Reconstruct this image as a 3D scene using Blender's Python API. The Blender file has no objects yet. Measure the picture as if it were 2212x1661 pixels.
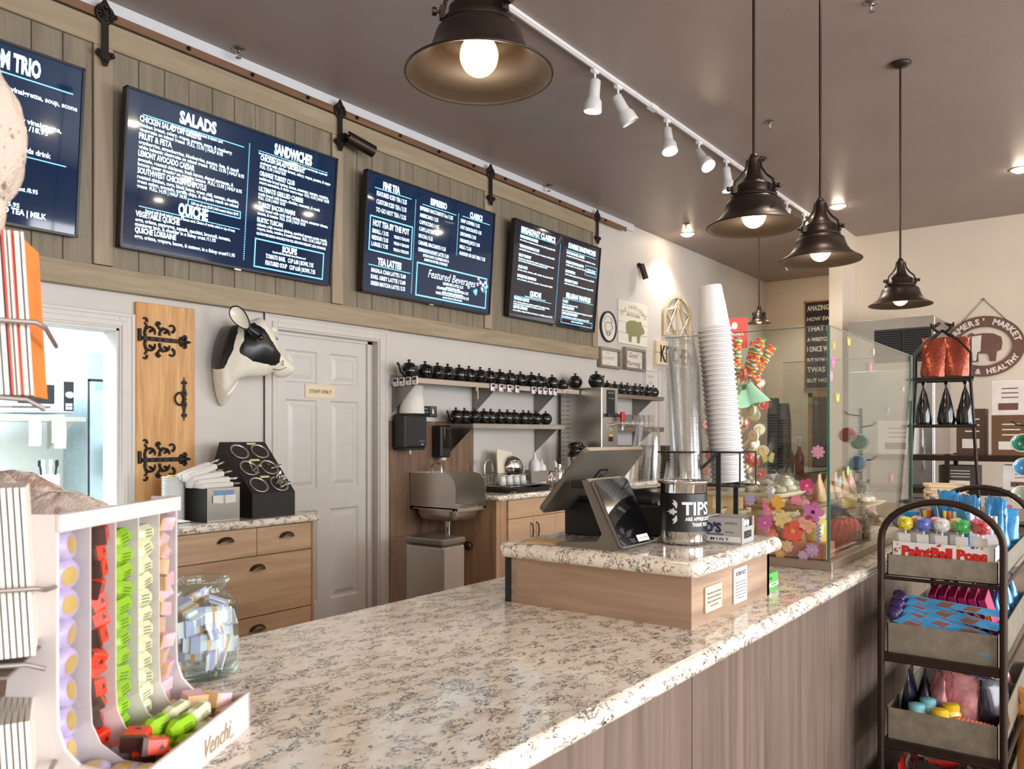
import bpy, bmesh, math, random
from mathutils import Matrix, Vector
random.seed(7)
R = math.radians
SC = bpy.context.scene
COL = SC.collection
# ---------------------------------------------------------------- camera
HD = R(36.932351)                      # heading of the lens, measured from +X (along the menu wall)
FPX, CX, CY, CH = 1760.0, 1106.0, 938.0, 1.37
cam = bpy.data.cameras.new('camera'); camo = bpy.data.objects.new('camera', cam); COL.objects.link(camo)
camo.location = (0, 0, CH); camo.rotation_euler = (R(90), 0, HD - R(90))
cam.sensor_width = 36; cam.lens = FPX / 2212 * 36; cam.shift_y = (CY - 830.5) / 2212
cam.clip_start = 0.05; cam.clip_end = 100
cam.dof.use_dof = True; cam.dof.focus_distance = 3.2; cam.dof.aperture_fstop = 9.0
SC.camera = camo
# ---------------------------------------------------------------- world, exposure
W = bpy.data.worlds.new('world'); SC.world = W; W.use_nodes = True
bg = W.node_tree.nodes['Background']; bg.inputs[0].default_value = (0.85, 0.93, 1.0, 1); bg.inputs[1].default_value = 1.6
SC.view_settings.view_transform = 'Standard'; SC.view_settings.look = 'None'
SC.view_settings.exposure = 0.48; SC.view_settings.gamma = 1.0; SC.view_settings.use_curve_mapping = False
try:
    SC.cycles.max_bounces = 7; SC.cycles.diffuse_bounces = 4; SC.cycles.glossy_bounces = 4
    SC.cycles.transmission_bounces = 7; SC.cycles.transparent_max_bounces = 80
    SC.cycles.sample_clamp_indirect = 80.0; SC.cycles.caustics_reflective = False; SC.cycles.caustics_refractive = False
    SC.cycles.use_denoising = True; SC.cycles.use_adaptive_sampling = True; SC.cycles.adaptive_threshold = 0.015
except Exception: pass
CEIL = 3.65; WALL = 4.3; FARX = 12.07; PX = 9.9

def lamp(name, typ, loc, power, col=(1, 1, 1), rot=(0, 0, 0), **k):
    l = bpy.data.lights.new(name, typ); l.energy = power; l.color = col
    for a, b in k.items(): setattr(l, a, b)
    o = bpy.data.objects.new(name, l); COL.objects.link(o); o.location = loc; o.rotation_euler = rot; return o
WARM = (1.0, 0.80, 0.56); NEUT = (1.0, 0.93, 0.84); COOL = (0.80, 0.92, 1.0)
# daylight entering through the shop windows behind the customer side
for i, (x, w) in enumerate(((-0.6, 2.6), (2.9, 2.8), (6.6, 2.8))):
    lamp('window_daylight', 'AREA', (x, -4.4, 1.75), 155, (0.95, 0.97, 1.0), (R(90), 0, 0), shape='RECTANGLE', size=w, size_y=2.2)
lamp('kitchen_light', 'AREA', (1.9, 5.7, 2.7), 190, COOL, (0, 0, 0), shape='RECTANGLE', size=1.6, size_y=1.2)

# ---------------------------------------------------------------- pixel of the photograph -> point of the room
def U(px, py, X=None, Y=None, Z=None):
    u = (px - CX) / FPX; v = (CY - py) / FPX
    d = Vector((math.cos(HD) + u * math.sin(HD), math.sin(HD) - u * math.cos(HD), v))
    t = X / d.x if X is not None else Y / d.y if Y is not None else (Z - CH) / d.z
    return d * t + Vector((0, 0, CH))
def T(x=0, y=0, z=0): return Matrix.Translation((x, y, z))
def RX(a): return Matrix.Rotation(R(a), 4, 'X')
def RY(a): return Matrix.Rotation(R(a), 4, 'Y')
def RZ(a): return Matrix.Rotation(R(a), 4, 'Z')
def S(x, y=None, z=None):
    y = x if y is None else y; z = x if z is None else z
    return Matrix.Diagonal((x, y, z, 1))
FW = RX(90)                  # a drawing in x,y stood up against the menu wall, facing the counter
FF = RZ(-90) @ RX(90)        # stood up against the far wall, facing the camera

# ---------------------------------------------------------------- mesh builder
_tc = {}
def text_mesh(s, bold=0.0, ex=0.0, font_shear=0.0):
    k = (s, bold, ex, font_shear)
    if k in _tc: return _tc[k]
    c = bpy.data.curves.new('t', 'FONT'); c.body = s; c.size = 1; c.offset = bold; c.extrude = ex; c.resolution_u = 2; c.shear = font_shear
    o = bpy.data.objects.new('t', c); COL.objects.link(o)
    dg = bpy.context.evaluated_depsgraph_get(); me = bpy.data.meshes.new_from_object(o.evaluated_get(dg))
    v = [x.co.copy() for x in me.vertices]; f = [tuple(p.vertices) for p in me.polygons]
    bpy.data.objects.remove(o); bpy.data.curves.remove(c); bpy.data.meshes.remove(me)
    x0 = min([a.x for a in v] or [0]); x1 = max([a.x for a in v] or [1])
    _tc[k] = (v, f, x0, x1); return _tc[k]

class MB:
    def __init__(s): s.v = []; s.f = []; s.s = []; s.m = []
    def add(s, vs, fs, smooth=False, M=None, mi=0):
        n = len(s.v)
        if M is not None: vs = [M @ Vector(q) for q in vs]
        s.v.extend([tuple(q) for q in vs])
        for f in fs: s.f.append(tuple(i + n for i in f)); s.s.append(smooth); s.m.append(mi)
        return s
    def box(s, cx, cy, cz, sx, sy, sz, M=None, bev=0, mi=0, smooth=False):
        a, b, c = sx / 2, sy / 2, sz / 2
        B = T(cx, cy, cz); M = B if M is None else M @ B
        if bev <= 0:
            vs = [(i * a, j * b, k * c) for i in (-1, 1) for j in (-1, 1) for k in (-1, 1)]
            return s.add(vs, [(0, 1, 3, 2), (4, 6, 7, 5), (0, 4, 5, 1), (2, 3, 7, 6), (0, 2, 6, 4), (1, 5, 7, 3)], smooth, M, mi)
        bev = min(bev, a * .98, b * .98, c * .98)
        vs = []; idx = {}
        for i in (-1, 1):
            for j in (-1, 1):
                for k in (-1, 1):
                    for ax in range(3):
                        p = [i * (a - bev), j * (b - bev), k * (c - bev)]
                        p[ax] = (i * a, j * b, k * c)[ax]
                        idx[(i, j, k, ax)] = len(vs); vs.append(tuple(p))
        fs = []
        for ax in range(3):
            u, w = [q for q in range(3) if q != ax]
            for sg in (-1, 1):
                q = []
                for (e, g) in ((-1, -1), (1, -1), (1, 1), (-1, 1)):
                    t = [0, 0, 0]; t[ax] = sg; t[u] = e; t[w] = g; q.append(idx[(*t, ax)])
                fs.append(tuple(q))
        for ax in range(3):
            u, w = [q for q in range(3) if q != ax]
            for e in (-1, 1):
                for g in (-1, 1):
                    t0 = [0] * 3; t0[ax] = -1; t0[u] = e; t0[w] = g; t1 = list(t0); t1[ax] = 1
                    fs.append((idx[(*t0, u)], idx[(*t1, u)], idx[(*t1, w)], idx[(*t0, w)]))
        for i in (-1, 1):
            for j in (-1, 1):
                for k in (-1, 1): fs.append((idx[(i, j, k, 0)], idx[(i, j, k, 1)], idx[(i, j, k, 2)]))
        return s.add(vs, fs, smooth, M, mi)
    def b2(s, x0, y0, z0, x1, y1, z1, M=None, bev=0, mi=0):
        return s.box((x0 + x1) / 2, (y0 + y1) / 2, (z0 + z1) / 2, abs(x1 - x0), abs(y1 - y0), abs(z1 - z0), M, bev, mi)
    def lathe(s, prof, n=24, M=None, mi=0, smooth=True, cap=True, a0=0, a1=360):
        vs = []; fs = []; full = abs(a1 - a0) >= 360; m = n if full else n + 1
        for r, z in prof:
            for i in range(m):
                t = R(a0 + (a1 - a0) * i / n); vs.append((r * math.cos(t), r * math.sin(t), z))
        for k in range(len(prof) - 1):
            for i in range(n):
                j = (i + 1) % m if full else i + 1
                fs.append((k * m + i, k * m + j, (k + 1) * m + j, (k + 1) * m + i))
        s.add(vs, fs, smooth, M, mi)
        if cap and full:
            for k in (0, len(prof) - 1):
                if prof[k][0] > 1e-5: s.add(vs[k * m:(k + 1) * m], [tuple(range(m))], False, M, mi)
        return s
    def cyl(s, p0, p1, r0, r1=None, n=12, M=None, mi=0, cap=True):
        p0 = Vector(p0); p1 = Vector(p1); r1 = r0 if r1 is None else r1; d = p1 - p0
        q = d.to_track_quat('Z', 'Y').to_matrix().to_4x4(); B = Matrix.Translation(p0) @ q
        return s.lathe([(r0, 0), (r1, d.length)], n, B if M is None else M @ B, mi, True, cap)
    def tube(s, pts, r, n=8, M=None, closed=False, mi=0, cap=True):
        P = [Vector(p) for p in pts]; N = len(P); vs = []; fs = []
        rr = r if isinstance(r, (list, tuple)) else [r] * N
        up = None
        for i in range(N):
            a = P[(i - 1) % N] if (closed or i > 0) else P[i]; b = P[(i + 1) % N] if (closed or i < N - 1) else P[i]
            t = (b - a).normalized() if (b - a).length > 1e-9 else Vector((0, 0, 1))
            if up is None: up = t.orthogonal().normalized()
            up = (up - t * up.dot(t))
            up = up.normalized() if up.length > 1e-6 else t.orthogonal().normalized()
            w = t.cross(up)
            for k in range(n):
                q = 2 * math.pi * k / n; vs.append(P[i] + (up * math.cos(q) + w * math.sin(q)) * rr[i])
        for i in range(N if closed else N - 1):
            j = (i + 1) % N
            for k in range(n):
                l = (k + 1) % n; fs.append((i * n + k, i * n + l, j * n + l, j * n + k))
        s.add(vs, fs, True, M, mi)
        if cap and not closed: s.add(vs[:n], [tuple(range(n))], False, M, mi); s.add(vs[-n:], [tuple(range(n))], False, M, mi)
        return s
    def ball(s, c, r, n=16, m=10, M=None, mi=0):
        rx, ry, rz = (r, r, r) if isinstance(r, (int, float)) else r
        B = T(*c) @ S(rx, ry, rz)
        pr = [(math.cos(math.pi * (i / m - .5)) if 0 < i < m else 0.0005, math.sin(math.pi * (i / m - .5))) for i in range(m + 1)]
        return s.lathe(pr, n, B if M is None else M @ B, mi, True, False)
    def prism(s, poly, z0, z1, M=None, mi=0, smooth=False):
        n = len(poly); vs = [(x, y, z0) for x, y in poly] + [(x, y, z1) for x, y in poly]
        s.add(vs, [tuple(range(n - 1, -1, -1)), tuple(range(n, 2 * n))], False, M, mi)
        return s.add(vs, [(i, (i + 1) % n, n + (i + 1) % n, n + i) for i in range(n)], smooth, M, mi)
    def sheet(s, fn, nu, nv, M=None, mi=0, smooth=True, close_u=False):
        vs = [fn(i / nu, j / nv) for j in range(nv + 1) for i in range(nu + (0 if close_u else 1))]
        m = nu if close_u else nu + 1
        fs = [(j * m + i, j * m + (i + 1) % m, (j + 1) * m + (i + 1) % m, (j + 1) * m + i) for j in range(nv) for i in range(nu)]
        return s.add(vs, fs, smooth, M, mi)
    def loft(s, rings, M=None, mi=0, cap=True, smooth=True):
        n = len(rings[0]); vs = [p for r in rings for p in r]
        fs = [(j * n + i, j * n + (i + 1) % n, (j + 1) * n + (i + 1) % n, (j + 1) * n + i) for j in range(len(rings) - 1) for i in range(n)]
        s.add(vs, fs, smooth, M, mi)
        if cap:
            s.add(rings[0], [tuple(range(n - 1, -1, -1))], False, M, mi); s.add(rings[-1], [tuple(range(n))], False, M, mi)
        return s
    def quad(s, x0, y0, x1, y1, z=0, M=None, mi=0):
        return s.add([(x0, y0, z), (x1, y0, z), (x1, y1, z), (x0, y1, z)], [(0, 1, 2, 3)], False, M, mi)
    def text(s, t, x, y, h, w=None, al='l', M=None, mi=0, bold=0.0, ex=0.0, shear=0.0, z=0, wmax=None):
        if not t.strip(): return s
        v, f, x0, x1 = text_mesh(t, bold, ex, shear)
        k = h / 0.73; sx = k
        if w: sx = w / (x1 - x0)
        elif wmax and (x1 - x0) * k > wmax: sx = wmax / (x1 - x0)
        ww = (x1 - x0) * sx; ox = x - (ww if al == 'r' else ww / 2 if al == 'c' else 0)
        B = T(ox, y, z) @ S(sx, k, 1) @ T(-x0, 0, 0)
        return s.add(v, f, False, B if M is None else M @ B, mi)
    def merge(s, o, M=None):
        n = len(s.v); s.v.extend([tuple(M @ Vector(q)) for q in o.v] if M is not None else o.v)
        s.f.extend([tuple(i + n for i in f) for f in o.f]); s.s.extend(o.s); s.m.extend(o.m); return s

def obj(name, mb, mat, parent=None, label=None, sub=0, M=None, recalc=True):
    me = bpy.data.meshes.new(name); me.from_pydata(mb.v, [], mb.f)
    me.polygons.foreach_set('use_smooth', mb.s); me.polygons.foreach_set('material_index', mb.m)
    for m in (mat if isinstance(mat, (list, tuple)) else [mat]): me.materials.append(m)
    if recalc and len(mb.f) < 60000:
        bm = bmesh.new(); bm.from_mesh(me); bmesh.ops.recalc_face_normals(bm, faces=bm.faces); bm.to_mesh(me); bm.free()
    me.update(); o = bpy.data.objects.new(name, me); COL.objects.link(o)
    if parent: o.parent = parent
    if M is not None: o.matrix_basis = M
    if label: o['label'] = label
    if sub: md = o.modifiers.new('s', 'SUBSURF'); md.levels = sub; md.render_levels = sub
    return o
def tag(o, label, cat, group=None, kind=None):
    o['label'] = label; o['category'] = cat
    if group: o['group'] = group
    if kind: o['kind'] = kind
    return o
def thing(name, label, cat, loc=(0, 0, 0), rz=0, group=None, M=None):
    o = bpy.data.objects.new(name, None); COL.objects.link(o); o.location = loc; o.rotation_euler = (0, 0, R(rz)); o.empty_display_size = .05
    if M is not None: o.matrix_basis = M
    return tag(o, label, cat, group)
def struct(name, mb, mat, parent=None):
    o = obj(name, mb, mat, parent)
    if not parent: o['kind'] = 'structure'
    return o
def dup(o, M=None, label=None, parent=None):
    c = o.copy(); COL.objects.link(c)
    if parent: c.parent = parent
    if M is not None: c.matrix_basis = M
    if label: c['label'] = label
    for ch in list(o.children): dup(ch, parent=c)
    return c

# ---------------------------------------------------------------- materials
def lin(c): return tuple(((x / 255) / 12.92 if x / 255 <= .04045 else ((x / 255 + .055) / 1.055) ** 2.4) for x in c) + (1,)
_mc = {}
def pm(name, col, rough=.5, metal=0.0, var=.06, vs=12, bump=0, bs=60, **k):
    if name in _mc: return _mc[name]
    m = bpy.data.materials.new(name); m.use_nodes = True; nt = m.node_tree; N = nt.nodes; L = nt.links
    b = N['Principled BSDF']; b.inputs['Roughness'].default_value = rough; b.inputs['Metallic'].default_value = metal
    c = lin(col); tc = N.new('ShaderNodeTexCoord')
    if var > 0:
        no = N.new('ShaderNodeTexNoise'); no.inputs['Scale'].default_value = vs; no.inputs['Detail'].default_value = 3
        L.new(tc.outputs['Object'], no.inputs['Vector'])
        rp = N.new('ShaderNodeValToRGB'); rp.color_ramp.elements[0].position = .3; rp.color_ramp.elements[1].position = .7
        rp.color_ramp.elements[0].color = tuple(max(0, x * (1 - var)) for x in c[:3]) + (1,)
        rp.color_ramp.elements[1].color = tuple(min(1, x * (1 + var)) for x in c[:3]) + (1,)
        L.new(no.outputs['Fac'], rp.inputs['Fac']); L.new(rp.outputs['Color'], b.inputs['Base Color'])
    else: b.inputs['Base Color'].default_value = c
    if bump:
        n2 = N.new('ShaderNodeTexNoise'); n2.inputs['Scale'].default_value = bs; n2.inputs['Detail'].default_value = 4
        L.new(tc.outputs['Object'], n2.inputs['Vector'])
        bp = N.new('ShaderNodeBump'); bp.inputs['Strength'].default_value = bump; bp.inputs['Distance'].default_value = .01
        L.new(n2.outputs['Fac'], bp.inputs['Height']); L.new(bp.outputs['Normal'], b.inputs['Normal'])
    for a, v in k.items():
        if a == 'emit': b.inputs['Emission Color'].default_value = lin(v[0]); b.inputs['Emission Strength'].default_value = v[1]
        elif a == 'alpha': b.inputs['Alpha'].default_value = v
        elif a == 'trans': b.inputs['Transmission Weight'].default_value = v
        elif a == 'ior': b.inputs['IOR'].default_value = v
        elif a == 'coat': b.inputs['Coat Weight'].default_value = v; b.inputs['Coat Roughness'].default_value = .08
        elif a == 'spec': b.inputs['Specular IOR Level'].default_value = v
    _mc[name] = m; return m

def wood(name, c1, c2, axis='X', scale=6, stretch=14, rough=.45, c3=None, knots=0, bump=.08):
    """grain running along the given axis of the object's own space"""
    if name in _mc: return _mc[name]
    m = bpy.data.materials.new(name); m.use_nodes = True; nt = m.node_tree; N = nt.nodes; L = nt.links
    b = N['Principled BSDF']; b.inputs['Roughness'].default_value = rough
    tc = N.new('ShaderNodeTexCoord'); mp = N.new('ShaderNodeMapping')
    sc = [scale * stretch] * 3; sc['XYZ'.index(axis)] = scale; mp.inputs['Scale'].default_value = [q / 6 for q in sc]
    L.new(tc.outputs['Object'], mp.inputs['Vector'])
    n1 = N.new('ShaderNodeTexNoise'); n1.inputs['Scale'].default_value = 1.6; n1.inputs['Detail'].default_value = 8; n1.inputs['Roughness'].default_value = .65; n1.inputs['Distortion'].default_value = .6
    L.new(mp.outputs['Vector'], n1.inputs['Vector'])
    n2 = N.new('ShaderNodeTexNoise'); n2.inputs['Scale'].default_value = .35; n2.inputs['Detail'].default_value = 3
    L.new(mp.outputs['Vector'], n2.inputs['Vector'])
    r1 = N.new('ShaderNodeValToRGB'); r1.color_ramp.elements[0].position = .32; r1.color_ramp.elements[1].position = .66
    r1.color_ramp.elements[0].color = lin(c1); r1.color_ramp.elements[1].color = lin(c2)
    L.new(n1.outputs['Fac'], r1.inputs['Fac'])
    mx = N.new('ShaderNodeMix'); mx.data_type = 'RGBA'; mx.blend_type = 'MIX'
    r2 = N.new('ShaderNodeValToRGB'); r2.color_ramp.elements[0].position = .42; r2.color_ramp.elements[1].position = .62
    r2.color_ramp.elements[0].color = (0, 0, 0, 1); r2.color_ramp.elements[1].color = (.55, .55, .55, 1)
    L.new(n2.outputs['Fac'], r2.inputs['Fac']); L.new(r2.outputs['Color'], mx.inputs['Factor'])
    L.new(r1.outputs['Color'], mx.inputs[6]); mx.inputs[7].default_value = lin(c3 or c1)
    out = mx.outputs[2]
    if knots:
        vo = N.new('ShaderNodeTexVoronoi'); vo.inputs['Scale'].default_value = knots
        L.new(tc.outputs['Object'], vo.inputs['Vector'])
        r3 = N.new('ShaderNodeValToRGB'); r3.color_ramp.elements[0].position = .05; r3.color_ramp.elements[1].position = .11
        r3.color_ramp.elements[0].color = (.25, .2, .16, 1); r3.color_ramp.elements[1].color = (1, 1, 1, 1)
        L.new(vo.outputs['Distance'], r3.inputs['Fac'])
        m2 = N.new('ShaderNodeMix'); m2.data_type = 'RGBA'; m2.blend_type = 'MULTIPLY'; m2.inputs[0].default_value = .8
        L.new(out, m2.inputs[6]); L.new(r3.outputs['Color'], m2.inputs[7]); out = m2.outputs[2]
    L.new(out, b.inputs['Base Color'])
    bp = N.new('ShaderNodeBump'); bp.inputs['Strength'].default_value = bump; bp.inputs['Distance'].default_value = .004
    L.new(n1.outputs['Fac'], bp.inputs['Height']); L.new(bp.outputs['Normal'], b.inputs['Normal'])
    _mc[name] = m; return m

def granite(name):
    m = bpy.data.materials.new(name); m.use_nodes = True; nt = m.node_tree; N = nt.nodes; L = nt.links
    b = N['Principled BSDF']; b.inputs['Roughness'].default_value = .09; b.inputs['Specular IOR Level'].default_value = .5
    tc = N.new('ShaderNodeTexCoord'); mp = N.new('ShaderNodeMapping'); mp.inputs['Rotation'].default_value = (0, 0, R(35)); mp.inputs['Scale'].default_value = (1, 1.7, 1.5)
    L.new(tc.outputs['Object'], mp.inputs['Vector'])
    def noise(sc, det=5, ro=.6, di=0):
        n = N.new('ShaderNodeTexNoise'); n.inputs['Scale'].default_value = sc; n.inputs['Detail'].default_value = det
        n.inputs['Roughness'].default_value = ro; n.inputs['Distortion'].default_value = di; L.new(mp.outputs['Vector'], n.inputs['Vector']); return n.outputs['Fac']
    def ramp(src, pts):
        r = N.new('ShaderNodeValToRGB'); e = r.color_ramp.elements
        while len(e) < len(pts): e.new(.5)
        for i, (p, c) in enumerate(pts): e[i].position = p; e[i].color = c if len(c) == 4 else tuple(c) + (1,)
        L.new(src, r.inputs['Fac']); return r.outputs['Color']
    def mix(f, a, bb, mode='MIX'):
        x = N.new('ShaderNodeMix'); x.data_type = 'RGBA'; x.blend_type = mode
        if isinstance(f, float): x.inputs[0].default_value = f
        else: L.new(f, x.inputs[0])
        for q, s in ((a, 6), (bb, 7)):
            if isinstance(q, tuple): x.inputs[s].default_value = q
            else: L.new(q, x.inputs[s])
        return x.outputs[2]
    base = ramp(noise(14, 4), [(.3, lin((220, 204, 184))), (.45, lin((238, 228, 213))), (.7, lin((243, 237, 227)))])
    K = (0, 0, 0, 1); Wt = (1, 1, 1, 1)
    def mul(a, c): return mix(1.0, a, c, 'MULTIPLY')
    v1 = ramp(noise(31, 6, .70, 1.3), [(.466, K), (.474, Wt), (.514, Wt), (.522, K)])
    v1 = mul(v1, ramp(noise(20, 2), [(.485, K), (.515, Wt)]))
    v2 = ramp(noise(66, 4, .65, .8), [(.35, Wt), (.385, K)])
    bl = ramp(noise(9, 5, .7, .6), [(.68, K), (.73, Wt)])
    ye = ramp(noise(5, 3), [(.6, K), (.75, (.5, .5, .5, 1))])
    c = mix(ye, base, lin((216, 186, 146)))
    c = mix(bl, c, lin((168, 160, 156)))
    c = mix(mul(v2, (.75, .75, .75, 1)), c, lin((104, 78, 66)))
    c = mix(v1, c, lin((38, 27, 26)))
    L.new(c, b.inputs['Base Color']); return m

M_ = {}
M_['wall'] = pm('painted_wall', (206, 200, 194), .55, var=.03, vs=2, bump=.06, bs=90)
M_['wall2'] = pm('painted_wall_warm', (224, 210, 192), .6, var=.03, vs=2, bump=.05, bs=60)
M_['ceil'] = pm('ceiling_paint', (150, 135, 128), .42, var=.05, vs=1.5, bump=.15, bs=140)
M_['trimw'] = pm('white_trim', (205, 199, 193), .35, var=.02)
M_['door'] = pm('door_paint', (205, 200, 195), .35, var=.02)
M_['strip'] = pm('white_cornice', (214, 216, 220), .5, var=.02)
M_['granite'] = granite('speckled_granite')
M_['boxwood'] = wood('laminate_horizontal', (132, 103, 82), (190, 162, 138), 'Y', 5, 16, .42, (166, 138, 114))
M_['boxwoodx'] = wood('laminate_horizontal_front', (124, 98, 80), (182, 154, 130), 'X', 5, 16, .42, (160, 134, 112))
M_['counterwood'] = wood('laminate_vertical', (92, 77, 68), (132, 113, 101), 'Z', 4, 22, .4, (112, 94, 84))
M_['cabwood'] = wood('cabinet_wood', (176, 144, 114), (212, 180, 148), 'X', 5, 14, .45, (194, 162, 130))
M_['cabwoodz'] = wood('cabinet_side_wood', (150, 116, 88), (190, 154, 122), 'Z', 5, 14, .45, (170, 134, 104))
M_['barn'] = wood('grey_barn_planks', (114, 104, 88), (146, 134, 114), 'Z', 7, 12, .6, (128, 118, 98), knots=3, bump=.2)
M_['barnrail'] = wood('barn_rail', (140, 124, 100), (172, 156, 130), 'X', 6, 14, .6, (158, 142, 116), bump=.2)
M_['barnstile'] = wood('barn_stile', (142, 126, 104), (172, 154, 132), 'Z', 6, 14, .6, (158, 140, 120), bump=.2)
M_['pine'] = wood('knotty_pine', (196, 142, 84), (226, 178, 120), 'Z', 6, 12, .55, (184, 126, 72), knots=9, bump=.15)
M_['piney'] = wood('knotty_pine_board', (188, 132, 78), (228, 182, 126), 'Y', 7, 13, .55, (196, 138, 80), knots=8, bump=.15)
M_['tilewood'] = wood('dark_wood_tile', (92, 70, 56), (150, 120, 98), 'Z', 5, 14, .35, (112, 88, 72), bump=.15)
M_['floor'] = wood('floor_tile', (112, 94, 82), (146, 124, 108), 'X', 3, 10, .3, (130, 110, 96))
M_['iron'] = pm('black_iron', (44, 38, 35), .45, .6, var=.2, bump=.1)
M_['irondk'] = pm('dark_bronze', (62, 50, 44), .42, .8, var=.15)
M_['rust'] = wood('rusty_flat_bar', (104, 72, 50), (136, 100, 74), 'X', 5, 10, .6, (90, 64, 48))
M_['black'] = pm('black_plastic', (24, 24, 26), .35, var=.1)
M_['blackgl'] = pm('gloss_black', (8, 8, 9), .08, var=0, coat=.6)
M_['mblack'] = pm('matt_black', (30, 29, 30), .6, var=.1, bump=.05, bs=300)
M_['steel'] = pm('brushed_steel', (196, 190, 182), .3, .92, var=.06, vs=4)
M_['steeld'] = pm('dull_steel', (140, 134, 128), .4, 1.0, var=.08, vs=4)
M_['chrome'] = pm('chrome', (215, 213, 210), .08, 1.0, var=0)
M_['white'] = pm('white_plastic', (226, 225, 225), .35, var=.02)
M_['paper'] = pm('white_paper', (226, 222, 216), .75, var=.02)
M_['ink'] = pm('black_ink', (30, 28, 28), .6, var=0)
M_['bronze'] = pm('antique_bronze_pull', (96, 78, 62), .3, .9, var=.15)
M_['bulb'] = pm('glowing_bulb', (255, 220, 170), .3, var=0, emit=((255, 205, 140), 30))
M_['lampw'] = pm('lit_lamp_face', (255, 245, 230), .3, var=0, emit=((255, 236, 205), 80))
M_['red'] = pm('red_plastic', (200, 34, 30), .35, var=.04)
M_['cream'] = pm('cream_plate', (226, 208, 176), .5, var=.03)
# ================================================================ the room
def wallx(mb, y0, y1, x0, x1, z0, z1, holes):
    """wall slab along X with rectangular holes (x0,x1,z0,z1)"""
    xs = sorted({x0, x1, *[h[0] for h in holes], *[h[1] for h in holes]})
    for a, b in zip(xs, xs[1:]):
        m = (a + b) / 2; hs = sorted([(h[2], h[3]) for h in holes if h[0] < m < h[1]]); z = z0
        for c, d in hs:
            if c > z: mb.b2(a, y0, z, b, y1, c)
            z = d
        if z < z1: mb.b2(a, y0, z, b, y1, z1)
KX0, KX1, KZ0, KZ1 = 0.75, 2.217, 0.92, 1.935       # kitchen hatch
DX0, DX1, DZ1 = 3.235, 4.10, 2.035                  # staff door opening
mb = MB(); wallx(mb, WALL, WALL + .14, -2.4, FARX + .2, 0, CEIL + .1, [(KX0, KX1, KZ0, KZ1), (DX0, DX1, -1, DZ1)]); struct('wall_back', mb, M_['wall'])
mb = MB(); mb.b2(FARX, 2.62, 0, FARX + .2, WALL, CEIL + .1); struct('wall_far', mb, M_['wall2'])
mb = MB(); mb.b2(9.34, 2.478, 0, FARX + .2, 2.62, CEIL + .1); struct('wall_stub', mb, M_['wall2'])
mb = MB(); mb.b2(PX, -4.6, 0, PX + .2, 2.477, CEIL + .1); struct('wall_right', mb, M_['wall2'])
mb = MB(); mb.b2(-2.6, -4.6, -.1, FARX + .2, WALL + .14, 0); struct('floor', mb, M_['floor'])
mb = MB(); mb.b2(-2.6, -4.6, CEIL, FARX + .2, WALL + .14, CEIL + .1); struct('ceiling', mb, M_['ceil'])
mb = MB(); mb.b2(-2.6, -4.6, 0, -2.4, WALL + .14, CEIL + .1); struct('wall_left', mb, M_['wall2'])
mb = MB(); wallx(mb, -4.75, -4.6, -2.6, PX + .2, 0, CEIL + .1, [(-1.9, .7, .6, 2.9), (1.5, 4.3, .6, 2.9), (5.2, 8.0, .6, 2.9)]); struct('wall_front', mb, M_['wall2'])
for i, (a, b) in enumerate(((-1.9, .7), (1.5, 4.3), (5.2, 8.0))):
    mb = MB()
    for x in (a + .03, (a + b) / 2, b - .03): mb.box(x, -4.68, 1.75, .06, .08, 2.3)
    for z in (.63, 2.2, 2.87): mb.box((a + b) / 2, -4.68, z, b - a, .08, .06)
    struct('window_%d' % (i + 2), mb, M_['irondk'])
# thin pale strip between the barn boards and the ceiling
mb = MB(); mb.b2(0.2, WALL - .03, 3.575, 7.9, WALL, CEIL); struct('trim_1', mb, M_['strip'])
# kitchen beyond the hatch
M_['kwall'] = pm('kitchen_wall', (222, 232, 236), .4, var=.02)
mb = MB()
mb.b2(-.6, 6.99, 0, 4.2, 7.1, 2.9); mb.b2(-.7, 4.44, 0, -.6, 7.0, 2.9); mb.b2(4.1, 4.44, 0, 4.2, 7.0, 2.9)
struct('wall_kitchen', mb, M_['kwall'])
mb = MB(); mb.b2(-.6, 4.44, 2.75, 4.2, 7.0, 2.85); struct('ceiling_kitchen', mb, M_['white'])
mb = MB(); mb.b2(-.6, 4.44, -.1, 4.2, 7.0, 0.0); struct('floor_kitchen', mb, M_['cream'])
# hatch casing
def casing(x0, x1, z0, z1, w, bottom=False):
    c = MB()
    for k, (o, t, d) in enumerate(((0, w, .016), (w * .12, w * .36, .026), (w * .75, w * .25, .022))):
        def bar(a, b, cc, dd): c.b2(a, WALL - d, cc, b, WALL, dd, bev=.003)
        bar(x0 - o - t, x0 - o, (z0 if not bottom else z0 - o), z1 + o + (t if k != 9 else 0)); bar(x1 + o, x1 + o + t, z0, z1 + o + t)
        bar(x0 - o, x1 + o, z1 + o, z1 + o + t)
    return c
mb = casing(KX0, KX1, KZ0, KZ1, .085)
mb.b2(KX0 - .1, WALL - .05, KZ0 - .03, KX1 + .1, WALL + .16, KZ0 + .001)
mb.b2(KX1 - .012, WALL - .005, KZ0, KX1, WALL + .14, KZ1); mb.b2(KX0, WALL - .005, KZ0, KX0 + .012, WALL + .14, KZ1); mb.b2(KX0, WALL - .005, KZ1 - .012, KX1, WALL + .14, KZ1)
struct('window_1', mb, M_['trimw'])
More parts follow.
